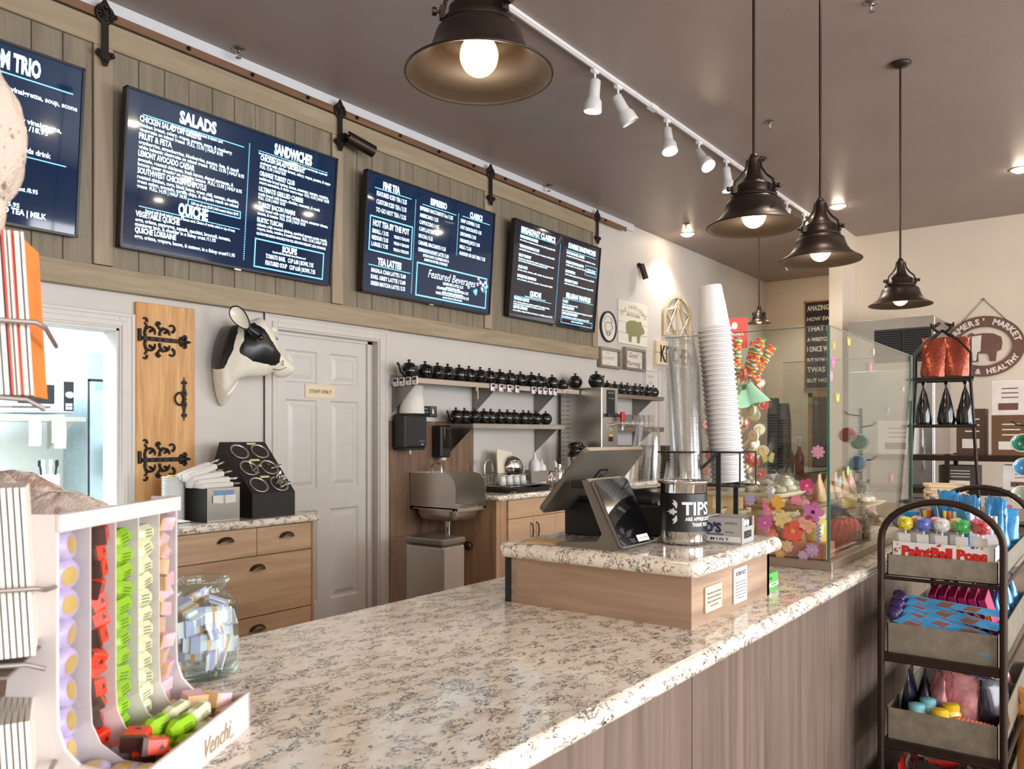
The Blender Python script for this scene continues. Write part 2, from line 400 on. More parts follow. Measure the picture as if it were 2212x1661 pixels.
# ---- staff door
d = bpy.data.objects.new('door_1', None); COL.objects.link(d); d['kind'] = 'structure'
mb = casing(DX0, DX1, 0, DZ1, .10)
mb.b2(DX0 - .02, WALL - .004, 0, DX0, WALL + .14, DZ1); mb.b2(DX1, WALL - .004, 0, DX1 + .02, WALL + .14, DZ1)
mb.b2(DX0 - .02, WALL - .004, DZ1, DX1 + .02, WALL + .14, DZ1 + .02); mb.b2(DX1 - .045, WALL + .045, 0, DX1, WALL + .06, DZ1); mb.b2(DX0, WALL + .045, DZ1 - .02, DX1, WALL + .06, DZ1)
obj('door_frame', mb, M_['trimw'], d)
mb = MB(); dy = WALL + .062
x0, x1 = DX0 + .004, DX1 - .004; ww = x1 - x0
rows = [(.24, .86), (1.0, 1.60), (1.71, 1.925)]      # panel heights
cols = [(x0 + .115, x0 + ww / 2 - .055), (x0 + ww / 2 + .055, x1 - .115)]
xs = [x0, cols[0][0], cols[0][1], cols[1][0], cols[1][1], x1]; zs = [0.01] + [q for r in rows for q in r] + [DZ1 - .004]
for i in range(5):
    for j in range(len(zs) - 1):
        a, b, c0, c1 = xs[i], xs[i + 1], zs[j], zs[j + 1]
        if i in (1, 3) and j in (1, 3, 5):
            st = [(0, 0), (.012, .012), (.028, .012), (.055, .003)]; rings = [[(a + e, dy + h, c0 + e), (b - e, dy + h, c0 + e), (b - e, dy + h, c1 - e), (a + e, dy + h, c1 - e)] for e, h in st]
            mb.loft(rings, cap=False, smooth=False); mb.add(rings[-1], [(0, 1, 2, 3)])
        else: mb.add([(a, dy, c0), (b, dy, c0), (b, dy, c1), (a, dy, c1)], [(0, 1, 2, 3)])
mb.b2(x0, dy + .02, .01, x1, dy + .04, DZ1 - .004)
obj('door_panel', mb, M_['door'], d)
p = U(691, 846, Y=dy)
t = thing('staff_sign', 'small cream sign reading STAFF ONLY on the pale panelled door', 'sign', M=T(p.x, dy, p.z) @ FW)
mb = MB(); mb.box(0, 0, .004, .255, .088, .006, bev=.001); obj('plate', mb, M_['cream'], t)
mb = MB(); mb.text('STAFF ONLY', 0, -.012, .026, .19, 'c', z=.0085); obj('lettering', mb, M_['ink'], t)
# ---- dark wood-look tile behind the hand sink
mb = MB(); tx0, tx1 = 4.205, 5.18; z = 0
for r, (a, b) in enumerate(((0, .612), (.614, 1.102), (1.104, 1.47))):
    x = tx0
    for w in (.17, .2, .205, .2, .2) if r % 2 else (.2, .2, .17, .2, .205):
        mb.b2(x, WALL - .012, a, min(x + w - .0015, tx1), WALL - .001, b, bev=.001); x += w
struct('wall_tiles', mb, M_['tilewood'])
M_['kpanel'] = M_['tilewood']

# ================================================================ barn board facade
BY = WALL - .03                                     # face of the planks
def bp(px, py, y=None): return U(px, py, Y=BY - .03 if y is None else y)
stl = [(2.06, 2.16), (3.64, 3.735), (5.27, 5.365), (6.99, 7.085)]
t = thing('barn_board_facade', 'long grey-brown barn board facade hung above the menu wall door and hatch', 'wall panelling', (0, BY, 0))
def yb(mb, x0, x1, z0, z1, th, base=0, bev=.002): return mb.b2(x0, base - th, z0, x1, base, z1, bev=bev)
edges = [0.25] + [q for s_ in stl for q in s_]
for k, (a, b) in enumerate(((.3, stl[0][0]), (stl[0][1], stl[1][0]), (stl[1][1], stl[2][0]), (stl[2][1], stl[3][0]))):
    mb = MB(); n = max(1, round((b - a) / .143)); w = (b - a) / n
    for i in range(n):
        yb(mb, a + i * w + .0015, a + (i + 1) * w - .0015, 2.2, 3.47, .012 + .0012 * ((i * 7) % 3), bev=.003)
    obj('planks', mb, M_['barn'], t)
    if k: 
        mb = MB(); yb(mb, *stl[k], 2.25, 3.42, .03, bev=.003); obj('stile', mb, M_['barnstile'], t)
mb = MB(); yb(mb, *stl[0], 2.25, 3.42, .03, bev=.003); obj('stile', mb, M_['barnstile'], t)
mb = MB(); yb(mb, .3, 7.09, 3.385, 3.515, .034, bev=.003); obj('top_rail', mb, M_['barnrail'], t)
mb = MB(); yb(mb, .3, 7.09, 2.125, 2.245, .034, bev=.003); obj('bottom_rail', mb, M_['barnrail'], t)
t = thing('barn_door_track', 'long rusty flat bar track with bolts above the barn boards', 'door track', (0, BY - .04, 3.545))
mb = MB(); mb.box(4.0, 0, 0, 7.3, .008, .045, bev=.001); obj('bar', mb, M_['rust'], t)
for x in [0.9 + .42 * i for i in range(16)]:
    mb = MB(); mb.cyl((x, -.004, .002), (x, -.016, .002), .012, n=6); mb.ball((x, -.018, .002), .008, 8, 6); mb.cyl((x, .004, 0), (x, .038, 0), .009, n=8); obj('bolt', mb, M_['irondk'], t)
def hanger(x, z, big, label):
    t = thing('barn_door_hanger', label, 'door hanger', (x, BY - .052, z), group='black barn door hangers on the track')
    mb = MB(); mb.b2(-.017, -.006, -.22, .017, 0, 0); obj('strap', mb, M_['iron'], t)
    mb = MB(); M = RX(90)
    mb.tube([(.045 * math.cos(a), 0, .045 * math.sin(a)) for a in [k * math.pi / 8 for k in range(16)]], .008, 6, closed=True)
    for k in range(6):
        a = k * math.pi / 3; mb.tube([(0, -.004, 0), (.045 * math.cos(a), -.004, .045 * math.sin(a))], .006, 5); mb.ball((.033 * math.cos(a + .5), -.004, .033 * math.sin(a + .5)), .009, 8, 6)
    mb.cyl((0, .01, 0), (0, -.014, 0), .014, n=10); mb.loft([[(-.03, -.004, .035), (.03, -.004, .035), (.03, .004, .035), (-.03, .004, .035)], [(-.006, -.003, .075), (.006, -.003, .075), (.006, .003, .075), (-.006, .003, .075)]], smooth=False)
    mb.cyl((0, .006, 0), (0, .0, 0), .046, n=18)
    obj('wheel', mb, M_['iron'], t)
    mb = MB(); mb.prism([(-.05, 0), (-.042, .022), (-.018, .02), (0, .01), (.018, .02), (.042, .022), (.05, 0), (.02, -.02), (.008, -.055), (-.008, -.055), (-.02, -.02)], 0, .012, M=T(0, 0, -.215) @ FW); mb.ball((-.03, -.014, -.212), .009, 8, 6); mb.ball((.03, -.014, -.212), .009, 8, 6); mb.ball((0, -.014, -.245), .009, 8, 6)
    obj('bracket', mb, M_['iron'], t)
    return t
hanger(stl[0][0] + .045, 3.545, 1, 'black ornate barn door hanger above the strip between the two leftmost menu screens')
hanger(stl[1][0] + .047, 3.545, 1, 'black ornate barn door hanger beside the bullet camera, right of the SALADS screen')
hanger(stl[2][0] + .047, 3.545, 1, 'black ornate barn door hanger above the strip right of the FINE TEA screen')
hanger(stl[3][0] + .047, 3.545, 1, 'black ornate barn door hanger at the right end of the barn boards')

# ================================================================ menu screens
M_['scr'] = pm('screen_navy', (4, 18, 34), .04, var=.0, emit=((4, 42, 80), .5), coat=.3)
M_['scr2'] = pm('screen_charcoal', (14, 16, 26), .04, var=.0, emit=((22, 26, 46), .5), coat=.5)
M_['stext'] = pm('screen_white_text', (220, 240, 250), .4, var=0, emit=((205, 236, 250), 1.0))
M_['sline'] = pm('screen_blue_line', (120, 200, 240), .4, var=0, emit=((120, 205, 245), .9))
M_['spink'] = pm('screen_pink', (220, 170, 210), .4, var=0, emit=((220, 170, 215), .8))
M_['sgrn'] = pm('screen_teal', (120, 190, 180), .4, var=0, emit=((120, 190, 180), .7))
def screen(x, y, z, tilt, label, cover, dark=False, w=1.415, h=.83):
    """cover(tx, ln): draws on a 16 x 9 sheet (origin top left, y down)"""
    t = thing('menu_screen', label, 'screen', M=T(x, y, z) @ RX(90 - 0) @ RX(-0) @ RX(tilt), group='wall mounted menu screens')
    mb = MB(); mb.box(0, 0, -.026, w, h, .038, bev=.004)
    obj('casing', mb, M_['mblack'], t)
    mb = MB(); b = .012
    for a in ((-w / 2, h / 2 - b, w / 2, h / 2), (-w / 2, -h / 2, w / 2, -h / 2 + b), (-w / 2, -h / 2, -w / 2 + b, h / 2), (w / 2 - b, -h / 2, w / 2, h / 2)): mb.b2(a[0], a[1], -.01, a[2], a[3], .003)
    obj('bezel', mb, M_['black'], t)
    mb = MB(); mb.quad(-w / 2 + b, -h / 2 + b, w / 2 - b, h / 2 - b, z=-.004)
    obj('display', mb, M_['scr2' if dark else 'scr'], t)
    mb = MB(); mb.box(0, -h / 2 - .002, -.004, .045, .012, .012); obj('badge', mb, M_['steel'], t)
    # wall arm
    mb = MB(); mb.box(0, 0, -.052, .2, .2, .012); obj('wall_bracket', mb, M_['mblack'], t)
    k = (w - 2 * b) / 16; tm = MB(); lm_ = MB(); sc = Matrix.Translation((-8 * k, 4.5 * k * (h - 2 * b) / (9 * k), -.002)) @ S(k, (h - 2 * b) / 9, 1)
    def tx(s, X, Y, hh, w=None, al='l', bold=.03, wmax=None, shear=0): tm.text(s, X, -Y, hh * 1.17, w, al, sc, bold=bold, wmax=wmax, shear=shear, z=0.0005)
    def ln(x0, y0, x1, y1, th=.05):
        for (a, b_, c, d_) in (((x0, y0, x1, y1),) if (x0 == x1 or y0 == y1) else ((x0, y0, x1, y0), (x0, y1, x1, y1), (x0, y0, x0, y1), (x1, y0, x1, y1))):
            lm_.quad(min(a, c) - th / 2, -max(b_, d_) - th / 2, max(a, c) + th / 2, -min(b_, d_) + th / 2, .0004, sc)
    def dots(x, y0, y1):
        y = y0
        while y < y1: lm_.quad(x - .04, -y - .035, x + .04, -y + .035, .0004, sc); y += .13
    cover(tx, ln, dots, (t, sc))
    obj('menu_lettering', tm, M_['stext'], t); obj('menu_lines', lm_, M_['sline'], t)
    return t
HB = dict(bold=.045)
def salads(tx, ln, dots, _):
    tx('SALADS', 4.6, .98, .62, 2.6, 'c', .05); ln(.95, 1.22, 8.0, 1.22, .06)
    tx('Served with fresh baked scone & lemon curd', 4.6, 1.42, .17, 3.6, 'c')
    y = 1.62
    for head, l1, l2, l3 in (('CHICKEN SALAD ON GREENS', 'chicken breast, celery, grapes, pecans, mayo, & raspberry', 'vinaigrette on mixed greens  FULL 12.95 | HALF 8.95', ''),
                         ('FRUIT & FETA', 'cranberries, strawberries, blueberries, pecans, feta, & teaoli', 'white balsamic vinaigrette on mixed greens  FULL 13.95 | HALF 8.95', ''),
                         ('LEMONY AVOCADO CAESAR', 'avocado, roasted chickpeas, fresh lemon, shaved parmesan, &', 'lemony caesar dressing on romaine lettuce  FULL 13.95 | HALF 8.95', ''),
                         ('SOUTHWEST CHICKEN CHIPOTLE', 'roasted chicken, corn, black beans, green chili, tomato, cheddar,', 'green onion, avocado, tortilla chips, & chipotle ranch on mixed', 'greens  FULL 14.95 | HALF 10.95')):
        tx(head, .75, y + .02, .30, len(head) * .178, bold=.04); tx(l1, .75, y + .32, .19, min(7.1, len(l1) * .112)); tx(l2, .75, y + .59, .19, min(7.4, len(l2) * .112))
        if l3: tx(l3, .75, y + .86, .19, 3.3)
        y += 1.0
    ln(4.15, 5.42, 8.0, 5.85, .07); tx('Add cup of soup $3.00 | Add roasted chicken $3.95', 4.35, 5.7, .15, 3.5)
    tx('QUICHE', 4.55, 6.5, .62, 2.1, 'c', .05); ln(.95, 6.55, 8.0, 6.55, .05); tx('Served with fresh baked scone & lemon curd. Choice of garden salad or cup of soup', 4.5, 6.8, .15, 6.3, 'c')
    tx('VEGETABLE QUICHE', .75, 7.15, .28, 2.9, bold=.04); tx('eggs, crème, asparagus, squash, zucchini, broccoli, tomato,', .75, 7.45, .19, 6.6); tx('monterey jack, & cheddar in a flakey crust /11.95', .75, 7.72, .19, 5.5)
    tx('QUICHE LORRAINE', .75, 8.1, .28, 2.7, bold=.04); tx('eggs, crème, gruyere, bacon, & nutmeg, in a flakey crust/11.95', .75, 8.42, .19, 7.0)
    dots(8.45, .9, 8.5)
    tx('SANDWICHES', 12.1, .98, .6, 3.3, 'c', .05); ln(9.2, 1.12, 15.2, 1.12, .04); tx('Served with fresh baked scone & lemon curd. Choice of side of soup, fresh fruit, chips, or pasta salad', 12.2, 1.34, .13, 6.0, 'c')
    y = 1.68
    for head, l1, l2 in (('CHICKEN SALAD CROISSANT', 'croissant with chicken breast, celery, grapes, pecans, & mayo', 'FULL 12.95 | HALF 8.95'), ('ORANGE TURKEY CLUB', 'multigrain bread turkey, bacon, muenster, tomato, romaine,', 'orange marmalade, & ginger orange mayo  FULL 13.95 | HALF 10.95'),
                         ('ULTIMATE GRILLED CHEESE', 'rustic bread with bacon, cheddar, muenster, & gouda', 'FULL 13.95 | HALF 10.95'), ('TURKEY BACON PANINI', 'rustic bread with garlic aioli, turkey, bacon, muenster cheese,', 'tomato, & romaine  FULL 13.95 | HALF 10.95'),
                         ('RUSTIC TUSCAN', 'ciabatta with roasted chicken, sundried tomato pesto gouda,', 'gruyere, herbs, romaine, & teaoli balsamic  FULL 13.95 | HALF 10.95')):
        tx(head, 9.35, y, .27, len(head) * .165, bold=.04); tx(l1, 9.35, y + .28, .18, min(6.2, len(l1) * .105)); tx(l2, 9.35, y + .54, .18, min(6.2, len(l2) * .098)); y += 1.02
    tx('GLUTEN FREE BREAD AVAILABLE FOR FULL SIZE UPON REQUEST. $2.00 UPCHARGE', 9.35, 6.62, .15, 6.1)
    ln(9.3, 6.9, 15.3, 8.75, .09); tx('SOUPS', 12.2, 7.42, .36, 1.3, 'c', .05); tx('Served with fresh baked scone & lemon curd', 12.2, 7.62, .13, 2.9, 'c')
    tx('TOMATO BASIL   CUP 6.00 | BOWL 7.95', 10.2, 8.05, .26, 4.2, bold=.03); tx('FEATURED SOUP   CUP 6.00 | BOWL 7.95', 10.2, 8.5, .26, 4.4, bold=.03)
def tea(tx, ln, dots, E_):
    tx('FINE TEA', 2.6, .95, .46, 1.9, 'c', .05); ln(.8, 1.05, 4.9, 1.05, .06)
    for i, s in enumerate(('FEATURED ICED TEA / 3.25', 'CUSTOM ICED TEA / 3.75', 'TO GO HOT TEA / 3.25')): tx(s, 1.0, 1.6 + .62 * i, .3, 3.4, bold=.03)
    ln(.45, 3.25, 5.2, 5.85, .1); tx('HOT TEA BY THE POT', 2.8, 3.95, .4, 4.1, 'c', .04)
    for i, s in enumerate(('SMALL / 3.95', 'MEDIUM / 5.95', 'LARGE / 7.95')): tx(s, .7, 4.5 + .5 * i, .28, 1.8, bold=.03); tx('YIELDS %d TEACUPS' % (2, 4, 6)[i], 3.1, 4.5 + .5 * i, .2, 1.8)
    tx('TEA LATTES', 2.8, 6.85, .46, 2.7, 'c', .05); ln(.5, 6.98, 5.2, 6.98, .06)
    for i, s in enumerate(('MASALA CHAI LATTE / 5.00', 'EARL GREY LATTE / 5.00', 'GREEN MATCHA LATTE / 5.75')): tx(s, .8, 7.5 + .5 * i, .27, 3.9, bold=.03)
    dots(5.45, 1.0, 8.6)
    tx('ESPRESSO', 8.3, .95, .44, 2.1, 'c', .05); ln(6.3, 1.15, 10.6, 1.15, .06)
    for i, s in enumerate(('ESPRESSO MACCHIATO 3oz / 3.25', 'AMERICANO / 3.25', 'CAPPUCCINO / 4.25', 'CAFE LATTE / 4.50', 'MOCHA / 5.25', 'CARAMEL MACCHIATO / 5.25', 'CINNAMON HONEY LATTE / 5.00')): tx(s, 6.0, 1.65 + .56 * i, .27, len(s) * .145, bold=.03)
    tx('EXTRAS: FLAVOR .75 | ESPRESSO SHOT $1', 8.3, 5.35, .19, 3.3, 'c'); tx('ALMOND OR OAT MILK .75 UPCHARGE', 8.3, 5.68, .19, 3.0, 'c')
    dots(10.95, 1.0, 4.6)
    tx('CLASSICS', 13.4, .95, .42, 1.8, 'c', .05); ln(11.5, 1.05, 15.4, 1.05, .06)
    for i, s in enumerate(('DRIP COFFEE / 3.25', 'HOT CHOCOLATE / 4.25', 'LEMONADE / 2.95', 'ORANGE JUICE / 2.50', 'MILK / 2.25', 'ALMOND OR OAT MILK / 3.25')): tx(s, 11.3, 1.6 + .56 * i, .26, len(s) * .148, bold=.03)
    ln(6.0, 5.95, 15.4, 8.6, .12)
    tx('Featured Beverages', 10.6, 6.95, .6, 6.4, 'c', 0, shear=.3)
    for i, (a, b) in enumerate((('QUEEN BEE LATTE / 5.25', 'espresso, honey, vanilla'), ('STRAWBERRY SHORTCAKE MATCHA / 5.75', 'matcha, strawberry, white chocolate'), ('WHITE CHOCOLATE MACARON LATTE / 5.75', 'espresso, almond, white chocolate'))):
        tx(a, 10.7, 7.3 + .45 * i, .2, len(a) * .125, 'c', .03); tx(b, 10.7, 7.53 + .45 * i, .15, len(b) * .08, 'c')
    t, sc = E_
    for m_, pts in (('stext', [(14.5, 6.4), (14.9, 6.55)]), ('spink', [(14.2, 6.1), (14.75, 6.9), (15.2, 6.3), (14.1, 6.6)]), ('sgrn', [(15.2, 6.75), (15.5, 6.6), (14.9, 7.05), (15.35, 7.1)]), ('sline', [(13.7, 7.3), (13.95, 7.2), (13.9, 7.45)])):
        f = MB()
        for q, (a, b) in enumerate(pts):
            P = [(a + (.24 if j % 2 else .1) * math.cos(j * math.pi / 6 + q), -b + (.24 if j % 2 else .1) * math.sin(j * math.pi / 6 + q)) for j in range(12)]
            f.prism(P, .0005, .0009, sc)
        obj('flower_picture', f, M_[m_], t)
def brek(tx, ln, dots, _):
    tx('BREAKFAST CLASSICS', 4.0, .95, .46, 6.0, 'c', .05); ln(1.0, 1.05, 7.1, 1.05, .06)
    def bl(x, y, h, l, w): tx(h, x, y, .24, len(h) * .16, bold=.04); tx(l, x, y + .27, .15, w)
    y = 1.5
    for h, l, l2 in (('GOODMORNING SUNRISE', 'eggs, bacon or sausage, toast or scone, & fruit parfait /9.95', ''), ('TEAROOM MORNING PLATE', 'scrambled, lemon curd, bacon or sausage, & fruit /8.95', ''), ('FRUIT PARFAIT', 'blueberries, strawberries, vanilla greek yogurt, house made', 'oat granola, & fresh strawberry balsamic /6.95'), ('ALLIE OATS', 'brown sugar, butter, milk, raisins, & pecans /6.95', ''), ('BUNLESS EGG SANDWICH', 'eggs, bacon, arugula, pesto, & avocado /8.95', '')):
        bl(.9, y, h, l, 6.2); 
        if l2: tx(l2, .9, y + .48, .15, 5.0); y += .2
        y += .88
    tx('QUICHE', 4.2, 6.75, .42, 2.0, 'c', .05); tx('Served with fresh baked scone & lemon curd', 4.2, 6.95, .1, 3.6, 'c'); ln(.7, 7.05, 7.1, 7.05, .05)
    bl(.6, 7.4, 'VEGETABLE QUICHE', 'eggs, crème, asparagus, squash, zucchini, broccoli, tomato,', 6.3); tx('monterey jack, & cheddar in a flakey crust /11.95', .6, 7.88, .15, 5.4)
    bl(.6, 8.22, 'QUICHE LORRAINE', 'eggs, crème, gruyere, bacon, & nutmeg, in a flakey crust /11.95', 6.9)
    dots(8.0, .9, 8.5)
    tx('SUNRISE SANDWICHES', 12.3, .95, .44, 5.6, 'c', .05); ln(9.2, 1.22, 15.2, 1.22, .05)
    y = 1.6
    for h, l in (('BLVD BIG BAGEL SUNRISE', 'everything bagel with cream cheese, scrambled egg, bacon,'), ('ENGLISH MORNING MUFFIN', 'english muffin, egg, cheddar, & bacon or sausage /6.95'), ('SOUTHWESTERN', 'chorizo sausage, pepper jack, & chipotle ranch on tortilla /8.95'), ('BREAKFAST PANINI', 'rustic bread with egg, bacon, & muenster cheese /8.95')): bl(9.3, y, h, l, 5.9); y += .95
    ln(13.2, 2.2, 15.6, 3.2, .05); tx('available all day', 14.4, 2.62, .13, 2.0, 'c'); tx('extra egg for 1.50', 14.4, 2.92, .13, 2.0, 'c')
    tx('BELGIAN WAFFLES', 12.3, 6.05, .44, 5.0, 'c', .05); ln(9.2, 6.18, 15.4, 6.18, .05)
    y = 6.6
    for h, l in (('CLASSIC', 'butter & powdered sugar /7.95'), ('LEMON BLUEBERRY', 'lemon curd, lemon icing & blueberries, & whipped cream /10.95'), ('CHOCOLATE STRAWBERRY', 'fresh strawberries, chocolate, & whipped cream /10.95')): bl(9.2, y, h, l, min(6.2, len(l) * .105)); y += .62
    ln(9.2, 8.2, 15.5, 8.7, .06); tx('SORRY, NO SUBSTITUTIONS', 12.4, 8.5, .14, 2.4, 'c')
def trio(tx, ln, dots, _):
    tx('TEA ROOM TRIO', 11.5, 1.2, .75, 4.6, 'c', .05); ln(8.9, 1.45, 15.5, 1.45, .07)
    tx('greens with raspberry vinaigrette, soup, scone', 15.8, 2.3, .23, 6.8, 'r'); tx('& hot or iced tea /18.95', 11.6, 2.7, .23, 3.4, 'r')
    tx('salad with raspberry vinaigrette,', 15.0, 3.7, .23, 5.2, 'r'); tx('soda, iced or hot tea /18.95', 14.3, 4.05, .23, 4.5, 'r')
    tx('KIDS MENU', 11.4, 4.85, .68, 3.6, 'c', .05); tx('Served with chips, fruit, & kids drink', 11.8, 5.2, .24, 5.4, 'c', .03); ln(8.9, 5.42, 15.3, 5.42, .06)
    tx('MINI CROISSANT', 8.8, 6.9, .3, 2.6, bold=.04); tx('turkey, ham, or strawberries on croissant /8.95', 8.3, 7.25, .2, 5.6)
    tx('milk, juice, & kids drink/5.95', 9.0, 8.15, .2, 4.0); tx('LEMONADE | ICED TEA | MILK', 9.4, 8.5, .26, 5.0, bold=.04)
TY = WALL - .145
screen(1.250, TY, 2.768, 5.5, 'leftmost menu screen, half hidden by the beige plush, with the TRIO and kids menu', trio)
screen(2.876, TY, 2.762, 5, 'large menu screen listing SALADS, QUICHE and SANDWICHES', salads)
screen(4.555, TY, 2.767, 4, 'menu screen headed FINE TEA, ESPRESSO and CLASSICS', tea)
screen(6.23, TY, 2.788, 5.3, 'rightmost menu screen headed BREAKFAST CLASSICS with a darker background', brek, dark=True)

# ================================================================ security cameras
def seccam(name, M, label):
    t = thing('security_camera', label, 'camera', M=M)
    mb = MB(); mb.cyl((0, 0, 0), (0, 0, .025), .032, n=18); mb.cyl((0, 0, .02), (0, 0, .06), .012, n=10); mb.ball((0, 0, .06), .02); obj('mount', mb, M_['irondk'], t)
    mb = MB(); B = T(0, 0, .06) @ RY(78); mb.cyl((0, 0, 0), (0, 0, .17), .034, n=20, M=B); mb.lathe([(.041, -.01), (.041, .20)], 20, B, a0=60, a1=300, cap=False); obj('barrel', mb, M_['irondk'], t)
    mb = MB(); mb.cyl((0, 0, .17), (0, 0, .173), .026, n=20, M=B); obj('lens', mb, M_['blackgl'], t)
p = U(741, 298, Y=BY - .035); seccam('a', T(p.x, p.y, p.z) @ FW @ RZ(-12) @ RX(12), 'dark bullet security camera mounted on the barn boards beside a hanger')
p = U(1379, 573, Y=WALL); seccam('b', T(p.x, p.y, p.z) @ FW @ RZ(-70) @ RX(20) @ S(.8), 'small dark security camera on the bare wall above the round wall signs')
# ================================================================ ceiling: pendants, track, cans, sprinklers
M_['pend'] = pm('pendant_dark_bronze', (66, 54, 48), .38, .75, var=.12, vs=6)
M_['pendin'] = pm('pendant_inside', (36, 28, 21), .5, .3, var=.08)
M_['glassb'] = pm('bulb_glass', (255, 226, 180), .1, var=0, emit=((255, 190, 110), 3.5), alpha=.55)
def pendant(x, y, rim, label, lit=1.0, rr=.18, lean=0):
    t = thing('pendant_lamp', label, 'ceiling lamp', (x, y, rim), group='dark bronze pendant lamps')
    k = rr / .18
    mb = MB(); mb.lathe([(.0, CEIL - rim), (.062, CEIL - rim - .001), (.062, CEIL - rim - .012), (.03, CEIL - rim - .026), (.0, CEIL - rim - .03)], 24, cap=False); obj('canopy', mb, M_['pend'], t)
    mb = MB(); mb.cyl((0, 0, .27 * k), (0, 0, CEIL - rim - .02), .0065, n=8); obj('rod', mb, M_['pend'], t)
    prof = [(.18, 0), (.176, .006), (.155, .018), (.132, .036), (.117, .058), (.108, .085), (.104, .098), (.085, .112), (.078, .114)]
    mb = MB(); mb.lathe([(a * k, b * k) for a, b in prof], 48, cap=False); mb.tube([(.18 * k * math.cos(a), .18 * k * math.sin(a), 0) for a in [j * math.pi / 24 for j in range(48)]], .003, 6, closed=True)
    sh = obj('shade', mb, M_['pend'], t)
    mb = MB(); mb.lathe([((a - .0035) * k, (b - .0015) * k) for a, b in prof] + [(.03 * k, .112 * k)], 48, cap=False); obj('shade_lining', mb, M_['pendin'], sh)
    mb = MB(); mb.lathe([(a * k, b * k) for a, b in ((.088, .112), (.088, .124), (.074, .128), (.074, .155), (.066, .162), (.05, .172), (.032, .2), (.024, .235), (.02, .262), (.022, .268), (.012, .285), (.0, .286))], 32, cap=False); obj('socket_cap', mb, M_['pend'], t)
    mb = MB()
    for a in (20, 140, 260):
        B = RZ(a); mb.tube([(q * k, 0, w * k) for q, w in ((.088, .14), (.082, .17), (.055, .195), (.034, .225), (.027, .26))], .005 * k, 6, M=B)
        mb.box(.09 * k, 0, .138 * k, .012, .02, .03, M=B); mb.cyl((.09 * k, 0, .14 * k), (.108 * k, 0, .14 * k), .004, n=8, M=B); mb.cyl((.104 * k, 0, .14 * k), (.114 * k, 0, .14 * k), .010, n=12, M=B)
    obj('yoke', mb, M_['pend'], t)
    if lit:
        mb = MB(); mb.ball((0, 0, .045 * k), (.047 * k, .047 * k, .05 * k), 20, 14); obj('bulb', mb, M_['glassb'], t)
        mb = MB(); mb.tube([(.012 * math.cos(a), .012 * math.sin(a), .035 + .004 * (j % 2)) for j, a in enumerate([q * math.pi / 4 for q in range(9)])], .0035, 6); mb.ball((0, 0, .045), .01, 10, 8)
        fl = obj('filament', mb, M_['bulb'], t)
        lamp('pendant_bulb_light', 'POINT', (x, y, rim - .035), 4 * lit, WARM, shadow_soft_size=.05)
    return t
pendant(1.535, 1.254, 2.245, 'nearest pendant lamp with a large dark shade and glowing bulb', 1.0)
pendant(3.13, 1.164, 2.185, 'dark pendant lamp with lit bulb hanging left of the other two over the register', 1.0)
pendant(3.85, 1.119, 2.17, 'dark pendant lamp hanging in the middle, just before the white pillar edge', .9)
pendant(5.437, 1.101, 2.165, 'dark pendant lamp hanging furthest right, before the bare wall', .5)
pendant(6.623, 2.418, 2.29, 'small far pendant lamp hanging behind the red candy sign', .4, rr=.095)

# ---- track light
TRY = 2.613
t = thing('lighting_track', 'long white lighting track running along the dark ceiling', 'track light', (0, TRY, CEIL))
mb = MB(); mb.b2(1.6, -.018, -.022, 9.0, .018, 0, bev=.003); mb.b2(1.6, -.006, -.027, 9.0, .006, -.02); obj('rail', mb, M_['white'], t)
for x in (1.7, 5.1, 8.9): 
    mb = MB(); mb.box(x, 0, -.016, .1, .05, .034, bev=.005); obj('feed_box', mb, M_['white'], t)
M_['lampoff'] = pm('lamp_glass_unlit', (240, 236, 228), .2, var=0)
def head(px, rot, lit, label, py=None):
    x = U(px, 200, Y=TRY).x
    t = thing('spotlight_head', label, 'spotlight', (x, TRY, CEIL - .027), group='white spotlight heads on the ceiling track')
    mb = MB(); mb.box(0, 0, -.012, .06, .034, .024, bev=.004); mb.cyl((0, 0, -.02), (0, 0, -.085), .008, n=10); obj('mount', mb, M_['white'], t)
    B = T(0, 0, -.095) @ rot
    mb = MB(); mb.lathe([(0, .035), (.024, .032), (.034, .022), (.036, -.07), (.040, -.085), (.052, -.105), (.056, -.15), (.058, -.165), (.052, -.165), (.05, -.15), (.034, -.1)], 28, B, cap=False); obj('lamp_can', mb, M_['white'], t)
    mb = MB(); mb.lathe([(.0, -.148), (.03, -.150), (.051, -.155)], 24, B, cap=False); obj('lamp_face', mb, M_['lampw'] if lit else M_['lampoff'], t)
    if lit:
        q = B @ Vector((0, 0, -.20)); q = Vector((x, TRY, CEIL - .027)) + q
        d = (B.to_3x3() @ Vector((0, 0, -1))).normalized()
        o = lamp('spot_beam', 'SPOT', q, 60, NEUT, spot_size=R(75), spot_blend=.8, shadow_soft_size=.05); o.rotation_euler = d.to_track_quat('-Z', 'Y').to_euler()
head(1285, RX(6), 1, 'lit white spotlight head pointing down, first on the track after the nearest pendant')
head(1335, RY(-24) @ RX(-20), 0, 'white spotlight head turned away, second on the track from the left')
head(1441, RX(-14) @ RY(12), 1, 'white spotlight head third along the track from the left')
head(1510, RX(-36) @ RY(14), 1, 'white spotlight head tilted toward the menu wall, fourth along the track')
head(1569, RX(-8), 1, 'lit white spotlight head just left of the second pendant lamp')
head(1700, RX(15), 0, 'white spotlight head mostly hidden behind the second pendant shade')
head(1737, RX(-22), 1, 'bright spotlight head glowing beside the middle pendant lamp at the track end')

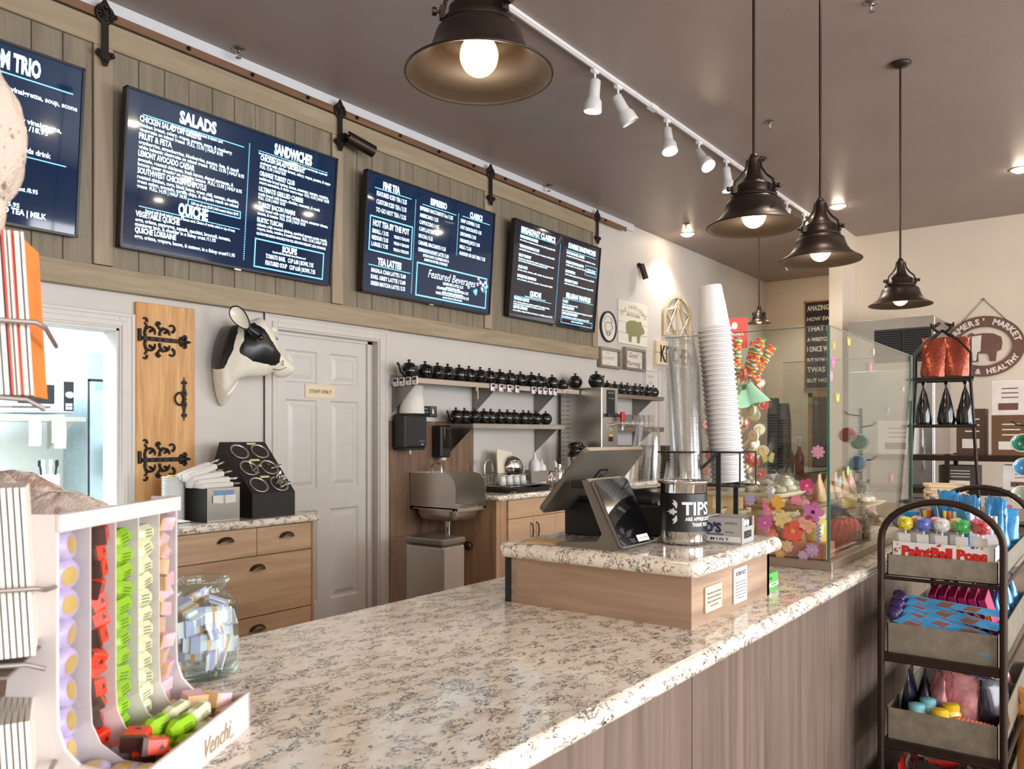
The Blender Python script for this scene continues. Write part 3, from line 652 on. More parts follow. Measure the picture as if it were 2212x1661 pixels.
# ---- recessed cans
def can(x, y, label, power=30, vis=True):
    t = thing('recessed_light', label, 'ceiling light', (x, y, CEIL), group='recessed ceiling lights')
    mb = MB(); mb.lathe([(.085, 0), (.085, -.006), (.072, -.008), (.066, -.001)], 32, cap=False); obj('trim_ring', mb, M_['white'], t)
    mb = MB(); mb.ball((0, 0, -.006), (.060, .060, .026), 24, 12); obj('lit_lens', mb, M_['lampw'], t)
    o = lamp('can_beam', 'SPOT', (x, y, CEIL - .045), power, NEUT, spot_size=R(120), spot_blend=.6, shadow_soft_size=.06)
for q, lb in (((1485, 505), 'recessed light in the ceiling nearest the right end of the barn boards'), ((1743, 574), 'recessed light in the far alcove ceiling below the middle pendant'), ((1810, 445), 'recessed light beside the white pillar top'), ((2205, 365), 'recessed light at the right edge of the photo')):
    p = U(*q, Z=CEIL); can(p.x, p.y, lb, 45)
# unseen customer-side ceiling lights, placed so they mirror as spots in the screens
def mirror_hit(px, py, tilt):
    p = U(px, py, Y=TY); d = p - Vector((0, 0, CH)); n = Vector((0, -math.cos(R(tilt)), -math.sin(R(tilt)))); r_ = d - 2 * d.dot(n) * n
    return p + r_ * ((CEIL - p.z) / r_.z)
for k, (px, py, tl) in enumerate(((103, 278, 5.5), (283, 265, 5), (397, 302, 5), (402, 388, 5), (639, 385, 5), (667, 461, 5), (548, 498, 5), (349, 497, 5), (836, 443, 4), (928, 471, 4), (1004, 495, 4), (1034, 547, 4), (885, 560, 4), (1234, 518, 5.3), (1278, 552, 5.3), (130, 403, 5.5), (560, 445, 5), (345, 430, 5), (905, 545, 4), (1000, 600, 4))):  # last few spots are invented for extra screen glare
    q = mirror_hit(px, py, tl)
    f_ = q.x * math.cos(HD) + q.y * math.sin(HD); l_ = q.x * math.sin(HD) - q.y * math.cos(HD)
    seen = f_ > 0 and -60 < CX + FPX * l_ / f_ < 2272 and CY - FPX * (CEIL - CH) / f_ > -60
    if -4.4 < q.y < 2.2 and -2 < q.x < 9.6 and not seen: can(q.x, q.y, 'recessed light in the ceiling over the customer side, outside the photo', 14)
for x, y in ((1.2, -1.6), (-1.2, -2.6)): can(x, y, 'recessed light in the ceiling over the customer side, outside the photo', 14)  # added unseen lamps, for general illumination and reflections
def sprinkler(px, py, label):
    p = U(px, py, Z=CEIL - .02); t = thing('fire_sprinkler', label, 'sprinkler', (p.x, p.y, CEIL))
    mb = MB(); mb.lathe([(.04, 0), (.036, -.006), (.012, -.01), (.01, -.02)], 20, cap=False); obj('escutcheon', mb, M_['steeld'], t)
    mb = MB(); mb.tube([(.012, 0, -.02), (.016, 0, -.032), (.004, 0, -.048)], .003, 6); mb.tube([(-.012, 0, -.02), (-.016, 0, -.032), (-.004, 0, -.048)], .003, 6); mb.cyl((0, 0, -.05), (0, 0, -.053), .017, n=14); mb.cyl((0, 0, -.018), (0, 0, -.04), .003, n=6); obj('sprinkler_head', mb, M_['chrome'], t)
for px, py, lb in ((515, 113, 'ceiling sprinkler above the large SALADS screen'), (1185, 405, 'ceiling sprinkler above the gap between the two right screens'), (1664, 268, 'ceiling sprinkler right of the track, above the second pendant'), (1698, 578, 'ceiling sprinkler in the far alcove, left of its recessed light'), (1883, 12, 'ceiling sprinkler at the very top of the photo'), (1482, 487, 'ceiling sprinkler just above the recessed light near the menu wall')):
    sprinkler(px, py, lb)
# ================================================================ front counter
def slab(mb, x0, y0, x1, y1, z0, z1, r=.018, rc=.0, M=None):
    """stone slab with a rounded (bullnose) edge and rounded corners"""
    def ring(o, z):
        P = []
        c = max(rc, .002) - o * .0
        for cx_, cy_, a0 in ((x1 - rc, y1 - rc, 0), (x0 + rc, y1 - rc, 90), (x0 + rc, y0 + rc, 180), (x1 - rc, y0 + rc, 270)):
            for k in range(6):
                a = R(a0 + 18 * k); P.append((cx_ + (rc - o) * math.cos(a), cy_ + (rc - o) * math.sin(a), z))
        return P
    rings = []
    for k in range(7):
        a = R(-90 + 30 * k); h = (z1 - z0) / 2; rings.append(ring(r * (1 - math.cos(a)), (z0 + z1) / 2 + h * math.sin(a)))
    return mb.loft(rings, M=M)
CZ = .91
mb = MB(); slab(mb, -1.4, .70, 4.75, 1.62, CZ - .042, CZ, .02, .025); o = obj('granite_worktop', mb, M_['granite']); tag(o, 'long speckled cream granite worktop of the front service counter', 'countertop')
t = thing('counter_base', 'service counter base clad in vertical grey-brown wood laminate under the granite', 'counter', (0, .755, 0))
xs = [-1.35, -.3, .75, 1.66, 2.64, 3.6, 4.7]
s_ = 0
for a, b in zip(xs, xs[1:]):
    mb = MB(); mb.b2(a + .001, 0, .06, b - .004, .02, CZ - .044, bev=.0008); obj('front_panel', mb, M_['counterwood'], t)
mb = MB(); mb.b2(-1.35, .02, 0, 4.7, .80, CZ - .044); obj('carcass', mb, M_['counterwood'], t)
mb = MB(); mb.b2(-1.35, .006, 0, 4.7, .02, .06); obj('kick_board', mb, M_['irondk'], t)

# ---- raised register box
BX0, BY0, BX1, BY1, BZ = 1.785, .814, 2.31, 1.344, 1.076
t = thing('register_stand', 'raised wood laminate box with a thick granite top carrying the register', 'stand', (0, 0, CZ))
h = BZ - .042 - CZ
mb = MB(); mb.b2(BX0, BY0 + .0005, 0, BX0 + .018, BY1, h); obj('side_board', mb, M_['boxwood'], t); mb = MB(); mb.b2(BX1 - .018, BY0, 0, BX1, BY1, h); obj('side_board', mb, M_['boxwood'], t)
mb = MB(); mb.b2(BX0 + .0005, BY0, 0, BX1, BY0 + .018, h); obj('front_board', mb, M_['boxwoodx'], t); mb = MB(); mb.b2(BX0, BY1 - .018, 0, BX1, BY1, h); obj('back_board', mb, M_['boxwoodx'], t)
mb = MB(); slab(mb, BX0 - .032, BY0 - .032, BX1 + .04, BY1 + .032, h, BZ - CZ, .02, .03); obj('granite_top', mb, M_['granite'], t)
mb = MB(); mb.b2(BX0 - .002, BY1 + .002, .0, BX0 + .3, BY1 + .02, h - .002); o = obj('black_panel', mb, M_['mblack'], t, 'black edge board')
# two notices on its customer side
def notice(px, py, w, hh, mat, label, lines, title=None):
    p = U(px, py, Y=BY0); t = thing('notice_plate', label, 'notice', M=T(p.x, BY0, p.z) @ FW)
    mb = MB(); mb.box(0, 0, .0035, w, hh, .005, bev=.001); obj('plate', mb, mat, t)
    mb = MB(); y = hh / 2 - .012
    if title: mb.text(title, 0, y - .008, .011, w * .8, 'c', z=.0065, bold=.03); y -= .022
    n = len(lines); dy = (y + hh / 2 - .008) / n
    for i, l in enumerate(lines): mb.text(l, 0, y - dy * (i + .6), dy * .42, w * (.84 if i < n - 1 else .5), 'c', z=.0065, bold=.03)
    obj('lettering', mb, M_['ink'] if mat is not M_['white'] else pm('grey_ink', (90, 90, 96), .6, var=0), t)
notice(1538, 1290, .098, .062, M_['cream'], 'small cream notice plate with tiny text on the register box', ['Please inform us of any allergies', 'before you order. Thank you for', 'helping us to take care of you', 'and for your visit. Thanks!'])
notice(1596, 1262, .088, .092, M_['white'], 'white RETURN POLICY notice on the side of the register box', ['Returns within 10 days with', 'receipt only. All food items are', 'final sale. Unworn and unused', 'items can be returned in their', 'original packaging and condition.', 'Thank you.'], 'RETURN POLICY')

# ---- register terminal
M_['alu'] = pm('grey_aluminium', (128, 122, 112), .42, .55, var=.03)
M_['glossface'] = pm('black_glass_face', (10, 10, 12), .05, var=0, coat=1.0)
t = thing('register_terminal', 'grey tablet register on a Z-shaped stand with a black customer screen', 'cash register', (1.78, 1.0, BZ))
# display: local frame, X along the counter, tilted toward the staff
top = Vector((0, 1.15 - 1.0, 1.324 - BZ)); bot = Vector((0, 1.30 - 1.0, 1.148 - BZ)); v = (top - bot); L_ = v.length; v.normalize(); nrm = Vector((1, 0, 0)).cross(v)
Md = Matrix(((1, 0, 0, .087 + .168), (0, v.y, nrm.y, (top.y + bot.y) / 2), (0, v.z, nrm.z, (top.z + bot.z) / 2), (0, 0, 0, 1)))
def rrect(w, h, r, n=5):
    P = []
    for cx_, cy_, a0 in ((w / 2 - r, h / 2 - r, 0), (-w / 2 + r, h / 2 - r, 90), (-w / 2 + r, -h / 2 + r, 180), (w / 2 - r, -h / 2 + r, 270)):
        for k in range(n + 1): a = R(a0 + 90 / n * k); P.append((cx_ + r * math.cos(a), cy_ + r * math.sin(a)))
    return P
mb = MB(); mb.prism(rrect(.336, L_, .016), -.016, -.002, Md); obj('tablet_back', mb, M_['alu'], t)
mb = MB(); mb.prism(rrect(.334, L_ - .002, .015), -.0162, -.0182, Md)
sgn = -1 if nrm.y > 0 else 1
obj('display_glass', mb, M_['glossface'], t)
zs_ = .002
mb = MB(); Mi = Md @ T(.0, .02, .0); 
for w_, h_, z_, mi in ((.048, .05, .0006, 0),):
    mb.prism(rrect(w_, h_, .006), -.0005, .0012, Mi, 0); 
obj('maker_emblem', mb, M_['ink'], t); mb = MB(); mb.prism(rrect(.034, .036, .003), .0012, .0018, Mi); mb2 = MB(); mb2.prism(rrect(.013, .014, .001), .0018, .0024, Mi)
obj('emblem_field', mb, M_['alu'], t); obj('emblem_core', mb2, M_['ink'], t)
prof = [(.20, 0), (.03, 0), (.012, .006), (.018, .02), (.098, .172), (.106, .179), (.122, .174), (.062, .04), (.076, .020), (.2, .008)]
MX = Matrix(((0, 0, 1, 0), (1, 0, 0, 0), (0, 1, 0, 0), (0, 0, 0, 1)))
mb = MB(); mb.prism(prof, .012, .182, MX); obj('stand_body', mb, M_['alu'], t)
mb = MB(); mb.b2(.06, .09, .150, .134, .19, .172, bev=.004); obj('hinge', mb, M_['mblack'], t)
a = Vector((0, .006, .006)); b = Vector((0, .094, .176)); vv = (b - a); hl = vv.length; vv.normalize(); nn = Vector((1, 0, 0)).cross(vv); c = (a + b) / 2
Mp = Matrix(((1, 0, 0, .097), (0, vv.y, nn.y, c.y), (0, vv.z, nn.z, c.z), (0, 0, 0, 1)))
mb = MB(); mb.prism(rrect(.178, hl, .014), -.001, .006, Mp); obj('screen_rim', mb, M_['alu'], t)
mb = MB(); mb.prism(rrect(.172, hl - .006, .012), .006, .0085, Mp); obj('customer_screen', mb, M_['glossface'], t)
mb = MB(); mb.quad(.0, -.088, .06, -.07, .009, Mp); obj('screen_sticker', mb, M_['paper'], t); mb = MB(); mb.text('PLEASE TAP OR SWIPE', .03, -.081, .004, .05, 'c', Mp, z=.0093); obj('sticker_lettering', mb, M_['ink'], t)
mb = MB(); mb.tube([(.185, .03, .004), (.22, .02, .006), (.25, .0, .022)], .0035, 6); mb.cyl((.245, .003, .018), (.275, -.012, .040), .009, .008, 10); mb.cyl((.27, -.01, .036), (.29, -.02, .05), .006, n=8); obj('cable_plug', mb, pm('grey_cable', (150, 146, 142), .5), t)
# receipt printer and the box behind
t = thing('receipt_printer', 'black receipt printer with rounded lid between terminal and tip jar', 'printer', (2.19, 1.105, BZ), 0)
mb = MB(); mb.box(0, 0, .045, .15, .14, .09, bev=.006); mb.box(.0, .02, .1, .14, .09, .03, bev=.01); obj('body', mb, M_['mblack'], t)
mb = MB(); mb.lathe([(.05, 0), (.054, .004), (.054, .116), (.05, .12)], 28, T(-.06, .02, .082) @ RY(90), a0=0, a1=360); obj('lid', mb, M_['black'], t)
mb = MB(); mb.box(.0, -.071, .075, .12, .003, .012); obj('paper_slot', mb, M_['blackgl'], t)
t = thing('cash_box', 'black metal box standing behind the register terminal', 'box', (2.085, 1.262, BZ), 0)
mb = MB(); mb.box(0, 0, .05, .14, .12, .1, bev=.004); obj('body', mb, M_['mblack'], t)
mb = MB(); mb.box(0, 0, .108, .144, .124, .014, bev=.003); obj('lid', mb, M_['black'], t)
t = thing('cup_shelf', 'black box with a steel top edge holding short plastic cups', 'box', (2.30, 1.235, BZ), 0)
mb = MB(); mb.box(0, 0, .06, .13, .16, .118, bev=.004); obj('body', mb, M_['mblack'], t)
mb = MB(); mb.box(0, 0, .123, .134, .164, .008, bev=.002); obj('top_plate', mb, M_['steel'], t)
# card and slips on the granite
p = U(1168, 1172, Z=BZ); mb = MB(); mb.box(0, 0, .0022, .085, .12, .002, RZ(20)); mb.box(.012, .01, .0042, .07, .09, .0015, RZ(35)); o = obj('paper_card', mb, pm('kraft_card', (206, 168, 120), .7), M=T(p.x + .005, p.y - .012, BZ)); tag(o, 'tan cards lying flat on the granite left of the register', 'card')

# ---- tip jar
p = Vector((2.045, .955)); t = thing('tip_jar', 'shiny steel tip jar with a black label reading TIPS', 'tip jar', (p.x, p.y, BZ))
mb = MB(); mb.lathe([(.0, .001), (.058, .001), (.061, .004), (.062, .010), (.062, .160), (.069, .164), (.071, .167), (.069, .170), (.0615, .168), (.0600, .164), (.0600, .006), (.0, .005)], 56, cap=False); obj('body', mb, M_['chrome'], t)
vdir = math.degrees(math.atan2(-p.y, -p.x))
def wrap(mbflat, r, ang):
    """bend a flat drawing (x,y) round a cylinder, x=0 at the given bearing"""
    o = MB(); o.f = mbflat.f; o.s = mbflat.s; o.m = mbflat.m
    for x, y, z in mbflat.v:
        q = R(ang) + x / r; o.v.append(((r + z) * math.cos(q), (r + z) * math.sin(q), y))
    return o
fl = MB(); fl.sheet(lambda u, v_: (-.10 + .20 * u, .036 + .1 * v_, .0005), 40, 2); obj('label_wrap', wrap(fl, .0625, vdir - 10), pm('black_label', (26, 26, 28), .4, var=.3, vs=90), t)
def clip(mb, xmax): return mb
fl = MB(); fl.text('TIPS', .002, .082, .034, .082, 'l', z=.0026, bold=.03); fl.text('ARE APPRECIATED', .010, .066, .0095, .088, z=.0022, bold=.04); fl.text('THANK YOU!', .028, .051, .0095, .052, z=.0022, bold=.04)
obj('label_lettering', wrap(fl, .0625, vdir - 6), M_['white'], t)
fl = MB()
fl.prism([(-.006, .087), (-.012, .085), (-.016, .079), (-.020, .084), (-.027, .082), (-.025, .086), (-.036, .089), (-.025, .092), (-.027, .096), (-.020, .094), (-.016, .099), (-.012, .093), (-.006, .091)], .0018, .0024)
for s in ():
    fl.prism([(-.006, .089), (-.014, .089 + s * .004), (-.022, .089 + s * .003), (-.030, .089), (-.022, .089 + s * .011), (-.017, .089 + s * .014), (-.013, .089 + s * .022), (-.008, .089 + s * .012)][::s], .0018, .0024)
    fl.prism([(-.009, .089 + s * .016), (-.016, .089 + s * .025), (-.011, .089 + s * .033), (-.004, .089 + s * .03), (-.001, .089 + s * .018)][::s], .0018, .0024)
for s in (-1, 1):
    fl.prism([(-.008, .089 + s * .008), (-.013, .089 + s * .016), (-.020, .089 + s * .022), (-.014, .089 + s * .025), (-.018, .089 + s * .032), (-.010, .089 + s * .029), (-.005, .089 + s * .022), (-.006, .089 + s * .013)][::s], .0018, .0024)
obj('leaf_emblem', wrap(fl, .0625, vdir - 10), M_['white'], t)
# ---- mint box
t = thing('mint_box', 'silver-grey cardboard box of mint rolls beside the tip jar', 'candy box', M=T(2.095, .812, BZ) @ RZ(3))
M_['silvercard'] = pm('silver_card', (176, 172, 170), .4, .1); M_['navy'] = pm('navy_print', (44, 34, 84), .5, var=0)
mb = MB(); w, l, hh, th = .105, .19, .07, .002
mb.b2(0, 0, 0, th, l, hh); mb.b2(w - th, 0, 0, w, l, hh); mb.b2(0, 0, 0, w, l, th); mb.b2(0, l - th, 0, w, l, hh); mb.b2(0, 0, 0, w, th, .045); mb.b2(0, 0, .045, .02, th, hh); mb.b2(w - .012, 0, .045, w, th, hh); mb.b2(0, .1, hh - th, w, l, hh)
obj('carton', mb, M_['silvercard'], t)
Ms = T(-.0006, l, 0) @ RZ(-90) @ RX(90); mb = MB(); mb.quad(0, .006, l - .002, .020, 0, Ms); obj('stripe', mb, M_['white'], t)
mb = MB(); mb.text("REED'S", .035, .03, .026, .10, M=Ms, bold=.05, z=.0008); mb.quad(.045, .0235, .14, .0262, .0008, Ms); obj('side_lettering', mb, M_['navy'], t)
mb = MB(); mb.text('24 ROLLS', .145, .053, .006, .034, M=Ms, z=.0008); mb.text('All Natural', .146, .03, .004, .024, M=Ms, z=.0008); mb.text('M I N T', .105, .009, .0075, .05, M=Ms, z=.0008, bold=.02); mb.text('REEDS', .02, .016, .018, .06, M=T(0, -.0006, 0) @ RX(90), bold=.06, z=.0004); obj('small_lettering', mb, M_['ink'], t)
mbr = MB(); mbr.cyl((0, 0, 0), (0, .085, 0), .0095, n=12); r0 = obj('mint_roll', mbr, M_['white'], M=T(2.095 + .02, .822, BZ + .012)); tag(r0, 'white wrapped mint rolls lying inside the silver mint box', 'candy roll', 'mint rolls in the silver box')
for i in range(1, 12):
    q = r0.copy(); COL.objects.link(q); q.location = (2.095 + .018 + .021 * (i % 4), .826, BZ + .0125 + .0195 * (i // 4))
# green gum box on the counter
t = thing('gum_box', 'green and white spearmint box with a red packet on the counter', 'candy box', M=T(2.33, .833, CZ) @ RZ(0))
mb = MB(); mb.b2(0, 0, 0, .11, .10, .05); obj('carton', mb, pm('green_card', (92, 176, 84), .45), t)
mb = MB(); mb.b2(-.0006, -.0006, .010, .1106, .04, .021); obj('stripe', mb, M_['white'], t); mb = MB(); mb.text('SPEARMINT', .05, .013, .006, .05, M=T(0, -.0006, 0) @ RX(90), z=.0006); mb.text('Groovy', .012, .032, .010, .045, M=T(0, -.0002, 0) @ RX(90), z=.0006); obj('lettering', mb, M_['ink'], t)
mb = MB(); mb.box(.06, .05, .056, .085, .045, .011, RZ(0), bev=.002); obj('top_packet', mb, M_['red'], t, 'red packet on top')

# ================================================================ cups and wire rack
def thinglass(name, tint=(255, 255, 255), k=.5, rough=.02, base=.03, pw=3.0):
    """thin clear sheet: see-through, with reflection growing toward grazing angles"""
    if name in _mc: return _mc[name]
    m = bpy.data.materials.new(name); m.use_nodes = True; nt = m.node_tree; N = nt.nodes; L = nt.links
    for n in list(N): N.remove(n)
    o = N.new('ShaderNodeOutputMaterial'); tr = N.new('ShaderNodeBsdfTransparent'); tr.inputs[0].default_value = lin(tint)
    g = N.new('ShaderNodeBsdfGlossy'); g.inputs['Roughness'].default_value = rough; g.inputs[0].default_value = (1, 1, 1, 1)
    f = N.new('ShaderNodeLayerWeight'); f.inputs[0].default_value = .5
    p_ = N.new('ShaderNodeMath'); p_.operation = 'POWER'; p_.inputs[1].default_value = pw
    ad = N.new('ShaderNodeMath'); ad.operation = 'MULTIPLY_ADD'; ad.inputs[1].default_value = k; ad.inputs[2].default_value = base; ad.use_clamp = True
    x = N.new('ShaderNodeMixShader'); L.new(f.outputs['Facing'], p_.inputs[0]); L.new(p_.outputs[0], ad.inputs[0]); L.new(ad.outputs[0], x.inputs[0]); L.new(tr.outputs[0], x.inputs[1]); L.new(g.outputs[0], x.inputs[2]); L.new(x.outputs[0], o.inputs[0])
    _mc[name] = m; return m
M_['pane'] = thinglass('clear_pane', (246, 250, 248), .42, .01, .035)
M_['clearcup'] = thinglass('clear_plastic', (253, 253, 253), .55, .08, .035)
M_['clearwrap'] = thinglass('clear_wrap', (250, 250, 250), .4, .15, .06)
M_['jarglass'] = thinglass('jar_glass', (244, 250, 250), .7, .03, .03)
def stack(name, label, cat, group, prof, mat, x, y, z, n, dz, lean, az, seg=32, bend=0):
    mb = MB(); mb.lathe(prof, seg, cap=False); L = Vector((math.sin(R(lean)) * math.cos(R(az)), math.sin(R(lean)) * math.sin(R(az)), math.cos(R(lean))))
    q = L.to_track_quat('Z', 'Y').to_matrix().to_4x4(); first = None
    for i in range(n):
        M = T(x, y, z) @ T(*(L * dz * i)) @ q
        if first is None: first = obj(name, mb, mat, M=M, recalc=False); tag(first, label, cat, group)
        else: c = first.copy(); COL.objects.link(c); c.matrix_basis = M
paper = [(.0455, .003), (.0485, .0), (.050, .003), (.0485, .0065), (.0462, .006), (.0445, .02), (.0325, .132), (.031, .134), (.0, .133)]
plas = [(.0465, .0), (.050, .0015), (.050, .004), (.047, .005), (.0455, .02), (.0335, .115), (.032, .118), (.0, .119)]
tilt = math.degrees(HD) + 90
stack('paper_cup', 'white paper cups upside down in the tall leaning stack in the wire rack', 'cup', 'white paper cups in the tall stack', paper, M_['white'], 2.285, .925, 1.232, 32, .0142, 5.4, tilt)
stack('plastic_cup', 'clear plastic cups upside down in the tall stack behind the tip jar', 'cup', 'tall stack of clear plastic cups', plas, M_['clearcup'], 2.20, 1.012, 1.19, 40, .0093, 2.6, tilt, 28)
stack('iced_drink_cup', 'clear plastic cups upside down in the short stack behind the register', 'cup', 'short stack of clear plastic cups', plas, M_['clearcup'], 2.30, 1.21, BZ + .127, 12, .0085, 4, tilt + 180, 28)
stack('iced_drink_cup', 'clear plastic cups upside down in the far short stack behind the register', 'cup', 'second short stack of clear plastic cups', plas, M_['clearcup'], 2.33, 1.12, BZ + .02, 9, .0085, 3, tilt + 180, 28)
t = thing('wire_cup_rack', 'black wire rack holding the tall cup stacks', 'cup rack', (2.275, .925, BZ))
mb = MB(); rr = [(-.062, -.062), (.062, -.062), (.062, .062), (-.062, .062)]
for z in (.147, .243):
    mb.tube([(x, y, z) for x, y in rr], .0028, 6, closed=True)
for x, y in rr: mb.cyl((x, y, .147), (x, y, .243), .0025, n=6)
for q in (-.03, .0, .03): mb.cyl((-.062, q, .147), (.062, q, .147), .002, n=6)
obj('wire_basket', mb, M_['mblack'], t)
mb = MB(); mb.tube([(-.06 + .0, -.12 + .245, z) for z in (.17, .243)], .0025, 6)
for z in (.14, .243): mb.tube([(x - .09, y + .1, z) for x, y in ((-.045, -.045), (.055, -.045), (.055, .055), (-.045, .055))], .0025, 6, closed=True)
obj('second_basket', mb, M_['mblack'], t)
for x, y in ((-.065, .0), (.065, -.0)):
    mb = MB(); mb.box(x, y, .122, .004, .014, .242); mb.box(x, y - .02, .003, .004, .06, .004); obj('post', mb, M_['mblack'], t)
mb = MB(); mb.tube([(-.065, .002, .24), (-.088, .07, .17)], .005, 4); obj('brace', mb, M_['mblack'], t)

# ================================================================ chocolate display on the counter
TH = 32.2; wv = Vector((math.cos(R(TH)), math.sin(R(TH)), 0)); org = Vector((.776, 1.099, CZ))
MD = T(*org) @ RZ(TH)          # local: x toward the far end (0 = far end, -.30 = near end), y toward its back, z up
M_['disp'] = pm('display_white_board', (216, 208, 206), .35, var=.015)
t = thing('candy_display', 'white counter display full of wrapped chocolates in five coloured columns', 'candy display', M=MD)
Wd, Hd = .30, .362
side = [(0, 0), (0, .055), (.0, .058), (.085, .058 - .0), (.105, .065), (.116, .085), (.118, .11), (.118, Hd), (.158, Hd), (.205, 0)]
MY = Matrix(((0, 0, 1, 0), (1, 0, 0, 0), (0, 1, 0, 0), (0, 0, 0, 1)))      # profile (y,z) extruded along x
def ipart(nm, x0, x1, pr, mat=M_['disp'], lb=None):
    mb = MB(); mb.prism(pr, x0, x1, MY); return obj(nm, mb, mat, t, lb)
low = [(0, 0), (0, .055), (.06, .052), (.09, .057), (.108, .075), (.117, .10), (.118, .13), (.118, Hd), (.158, Hd), (.20, 0)]
ipart('side_panel', -.006, 0, low); ipart('side_panel', -Wd, -Wd + .006, low)
mb = MB(); mb.b2(-Wd, 0, 0, 0, .006, .055, bev=.001); obj('front_lip', mb, M_['disp'], t)
mb = MB(); mb.b2(-Wd, .112, Hd - .022, 0, .120, Hd, bev=.001); obj('top_rail', mb, M_['disp'], t)
cw = (Wd - .012) / 5
for k in range(1, 5): ipart('divider', -.006 - cw * k - .0012, -.006 - cw * k + .0012, [(.03, .02), (.03, .035), (.07, .04), (.1, .06), (.112, .085), (.114, .12), (.114, Hd - .004), (.156, Hd - .004), (.18, .02)])
mb = MB(); 
ramp = [(.004, .018), (.08, .018), (.115, .024), (.135, .045), (.146, .08), (.152, .12), (.156, Hd - .006)]
mb.sheet(lambda u, v_: (-.006 - (Wd - .012) * u, ramp[round(v_ * 6)][0], ramp[round(v_ * 6)][1]), 1, 6); obj('curved_ramp', mb, M_['disp'], t)
mb = MB(); mb.b2(-.006, .113, .09, -Wd + .006, .1145, Hd - .02); obj('clear_front', mb, thinglass('clear_acrylic', (252, 252, 252), .3, .05, .02), t)
mb = MB(); mb.text('Venchi', -.155, .012, .027, .085, 'l', RX(90), z=.0012, shear=.35); mb.text('1878', -.075, .008, .005, .014, 'l', RX(90), z=.0012); obj('gold_lettering', mb, pm('gold_print', (196, 172, 128), .35, .4), t)
cm = {'p': (pm('lilac_foil', (196, 178, 216), .35), pm('gold_foil', (226, 196, 120), .3, .4)), 'r': (pm('red_foil', (226, 62, 36), .33), pm('cocoa_print', (74, 42, 36), .4)),
      'g': (pm('lime_foil', (150, 200, 30), .33), pm('dark_green_print', (84, 124, 26), .5)), 'c': (pm('cream_foil', (226, 228, 188), .35), pm('olive_print', (132, 136, 96), .5)), 'k': (pm('rose_foil', (226, 188, 200), .35), pm('tan_foil', (224, 184, 142), .4))}
CN = {'p': 'lilac', 'r': 'red', 'g': 'lime green', 'c': 'pale cream', 'k': 'pale pink'}
src = {}
for k, (a, b) in cm.items():
    mb = MB()
    if k == 'p':
        mb.lathe([(0, -.011), (.016, -.010), (.021, -.004), (.021, .004), (.016, .010), (0, .011)], 20, mi=0, cap=False); mb.lathe([(0, .0112), (.012, .0108)], 14, mi=1, cap=False); mb.lathe([(0, -.0112), (.012, -.0108)], 14, mi=1, cap=False)
    elif k in 'rk':
        mb.box(0, 0, 0, .031, .031, .022, bev=.002); mb.b2(-.0158, -.0158, -.0112, -.009, .0158, .0112, mi=1); mb.prism([(.004, -.004), (.011, -.002), (.007, .005)], .0112, .0114, mi=1); mb.prism([(.004, -.004), (.011, -.002), (.007, .005)], .0156, .0158, mi=1, M=RX(90))
    else:
        mb.lathe([(0, -.026), (.006, -.025), (.011, -.018), (.0135, -.014), (.0135, .014), (.011, .018), (.006, .025), (0, .026)], 8, RY(90) @ RZ(22.5), 0, False, False)
        for j in range(3): mb.quad(-.009, -.006 + j * .0045, .009, -.004 + j * .0045, .0129, mi=1); mb.quad(-.009, -.006 + j * .0045, .009, -.004 + j * .0045, .0129, M=RX(90), mi=1)
    src[k] = (mb, [a, b])
def choc(k, x, y, z, rx, ry, rz, first={}):
    M = MD @ T(x, y, z) @ RZ(rz) @ RY(ry) @ RX(rx)
    if k not in first:
        o = obj('wrapped_chocolate', src[k][0], src[k][1]); first[k] = o
        tag(o, '%s wrapped chocolates filling the %s column and tray of the white display' % (CN[k], CN[k]), 'candy', CN[k] + ' chocolates in the display')
    else: o = first[k].copy(); COL.objects.link(o)
    o.matrix_basis = M
rn = random.Random(3)
for ci, k in enumerate('kcgrp'):
    xc = -.006 - cw * (ci + .5); z = .055; j = 0
    while z < Hd - .03:
        yb_ = .132
        if k in 'cg': choc(k, xc + rn.uniform(-.004, .004), yb_ - .003, z, rn.uniform(-15, 15), rn.uniform(-12, 12), rn.uniform(-8, 8)); z += .0235
        elif k == 'p': choc(k, xc, yb_, z + .006, 90 + rn.uniform(-15, 15), rn.uniform(-20, 20), rn.uniform(-15, 15)); z += .037
        else: choc(k, xc + rn.uniform(-.007, .007), yb_ + rn.uniform(-.004, .003), z, rn.uniform(-25, 25), rn.uniform(-25, 25), rn.uniform(-30, 30)); z += .0225
    for y, zz in ((.09, .036), (.055, .032), (.024, .032), (.07, .055), (.04, .052)):
        if k == 'p' and zz > .05: continue
        choc(k, xc + rn.uniform(-.008, .008), y, zz, (90 if False else 0) + rn.uniform(-14, 14), rn.uniform(-14, 14), rn.uniform(-60, 60) if k not in 'cg' else rn.uniform(-25, 25))

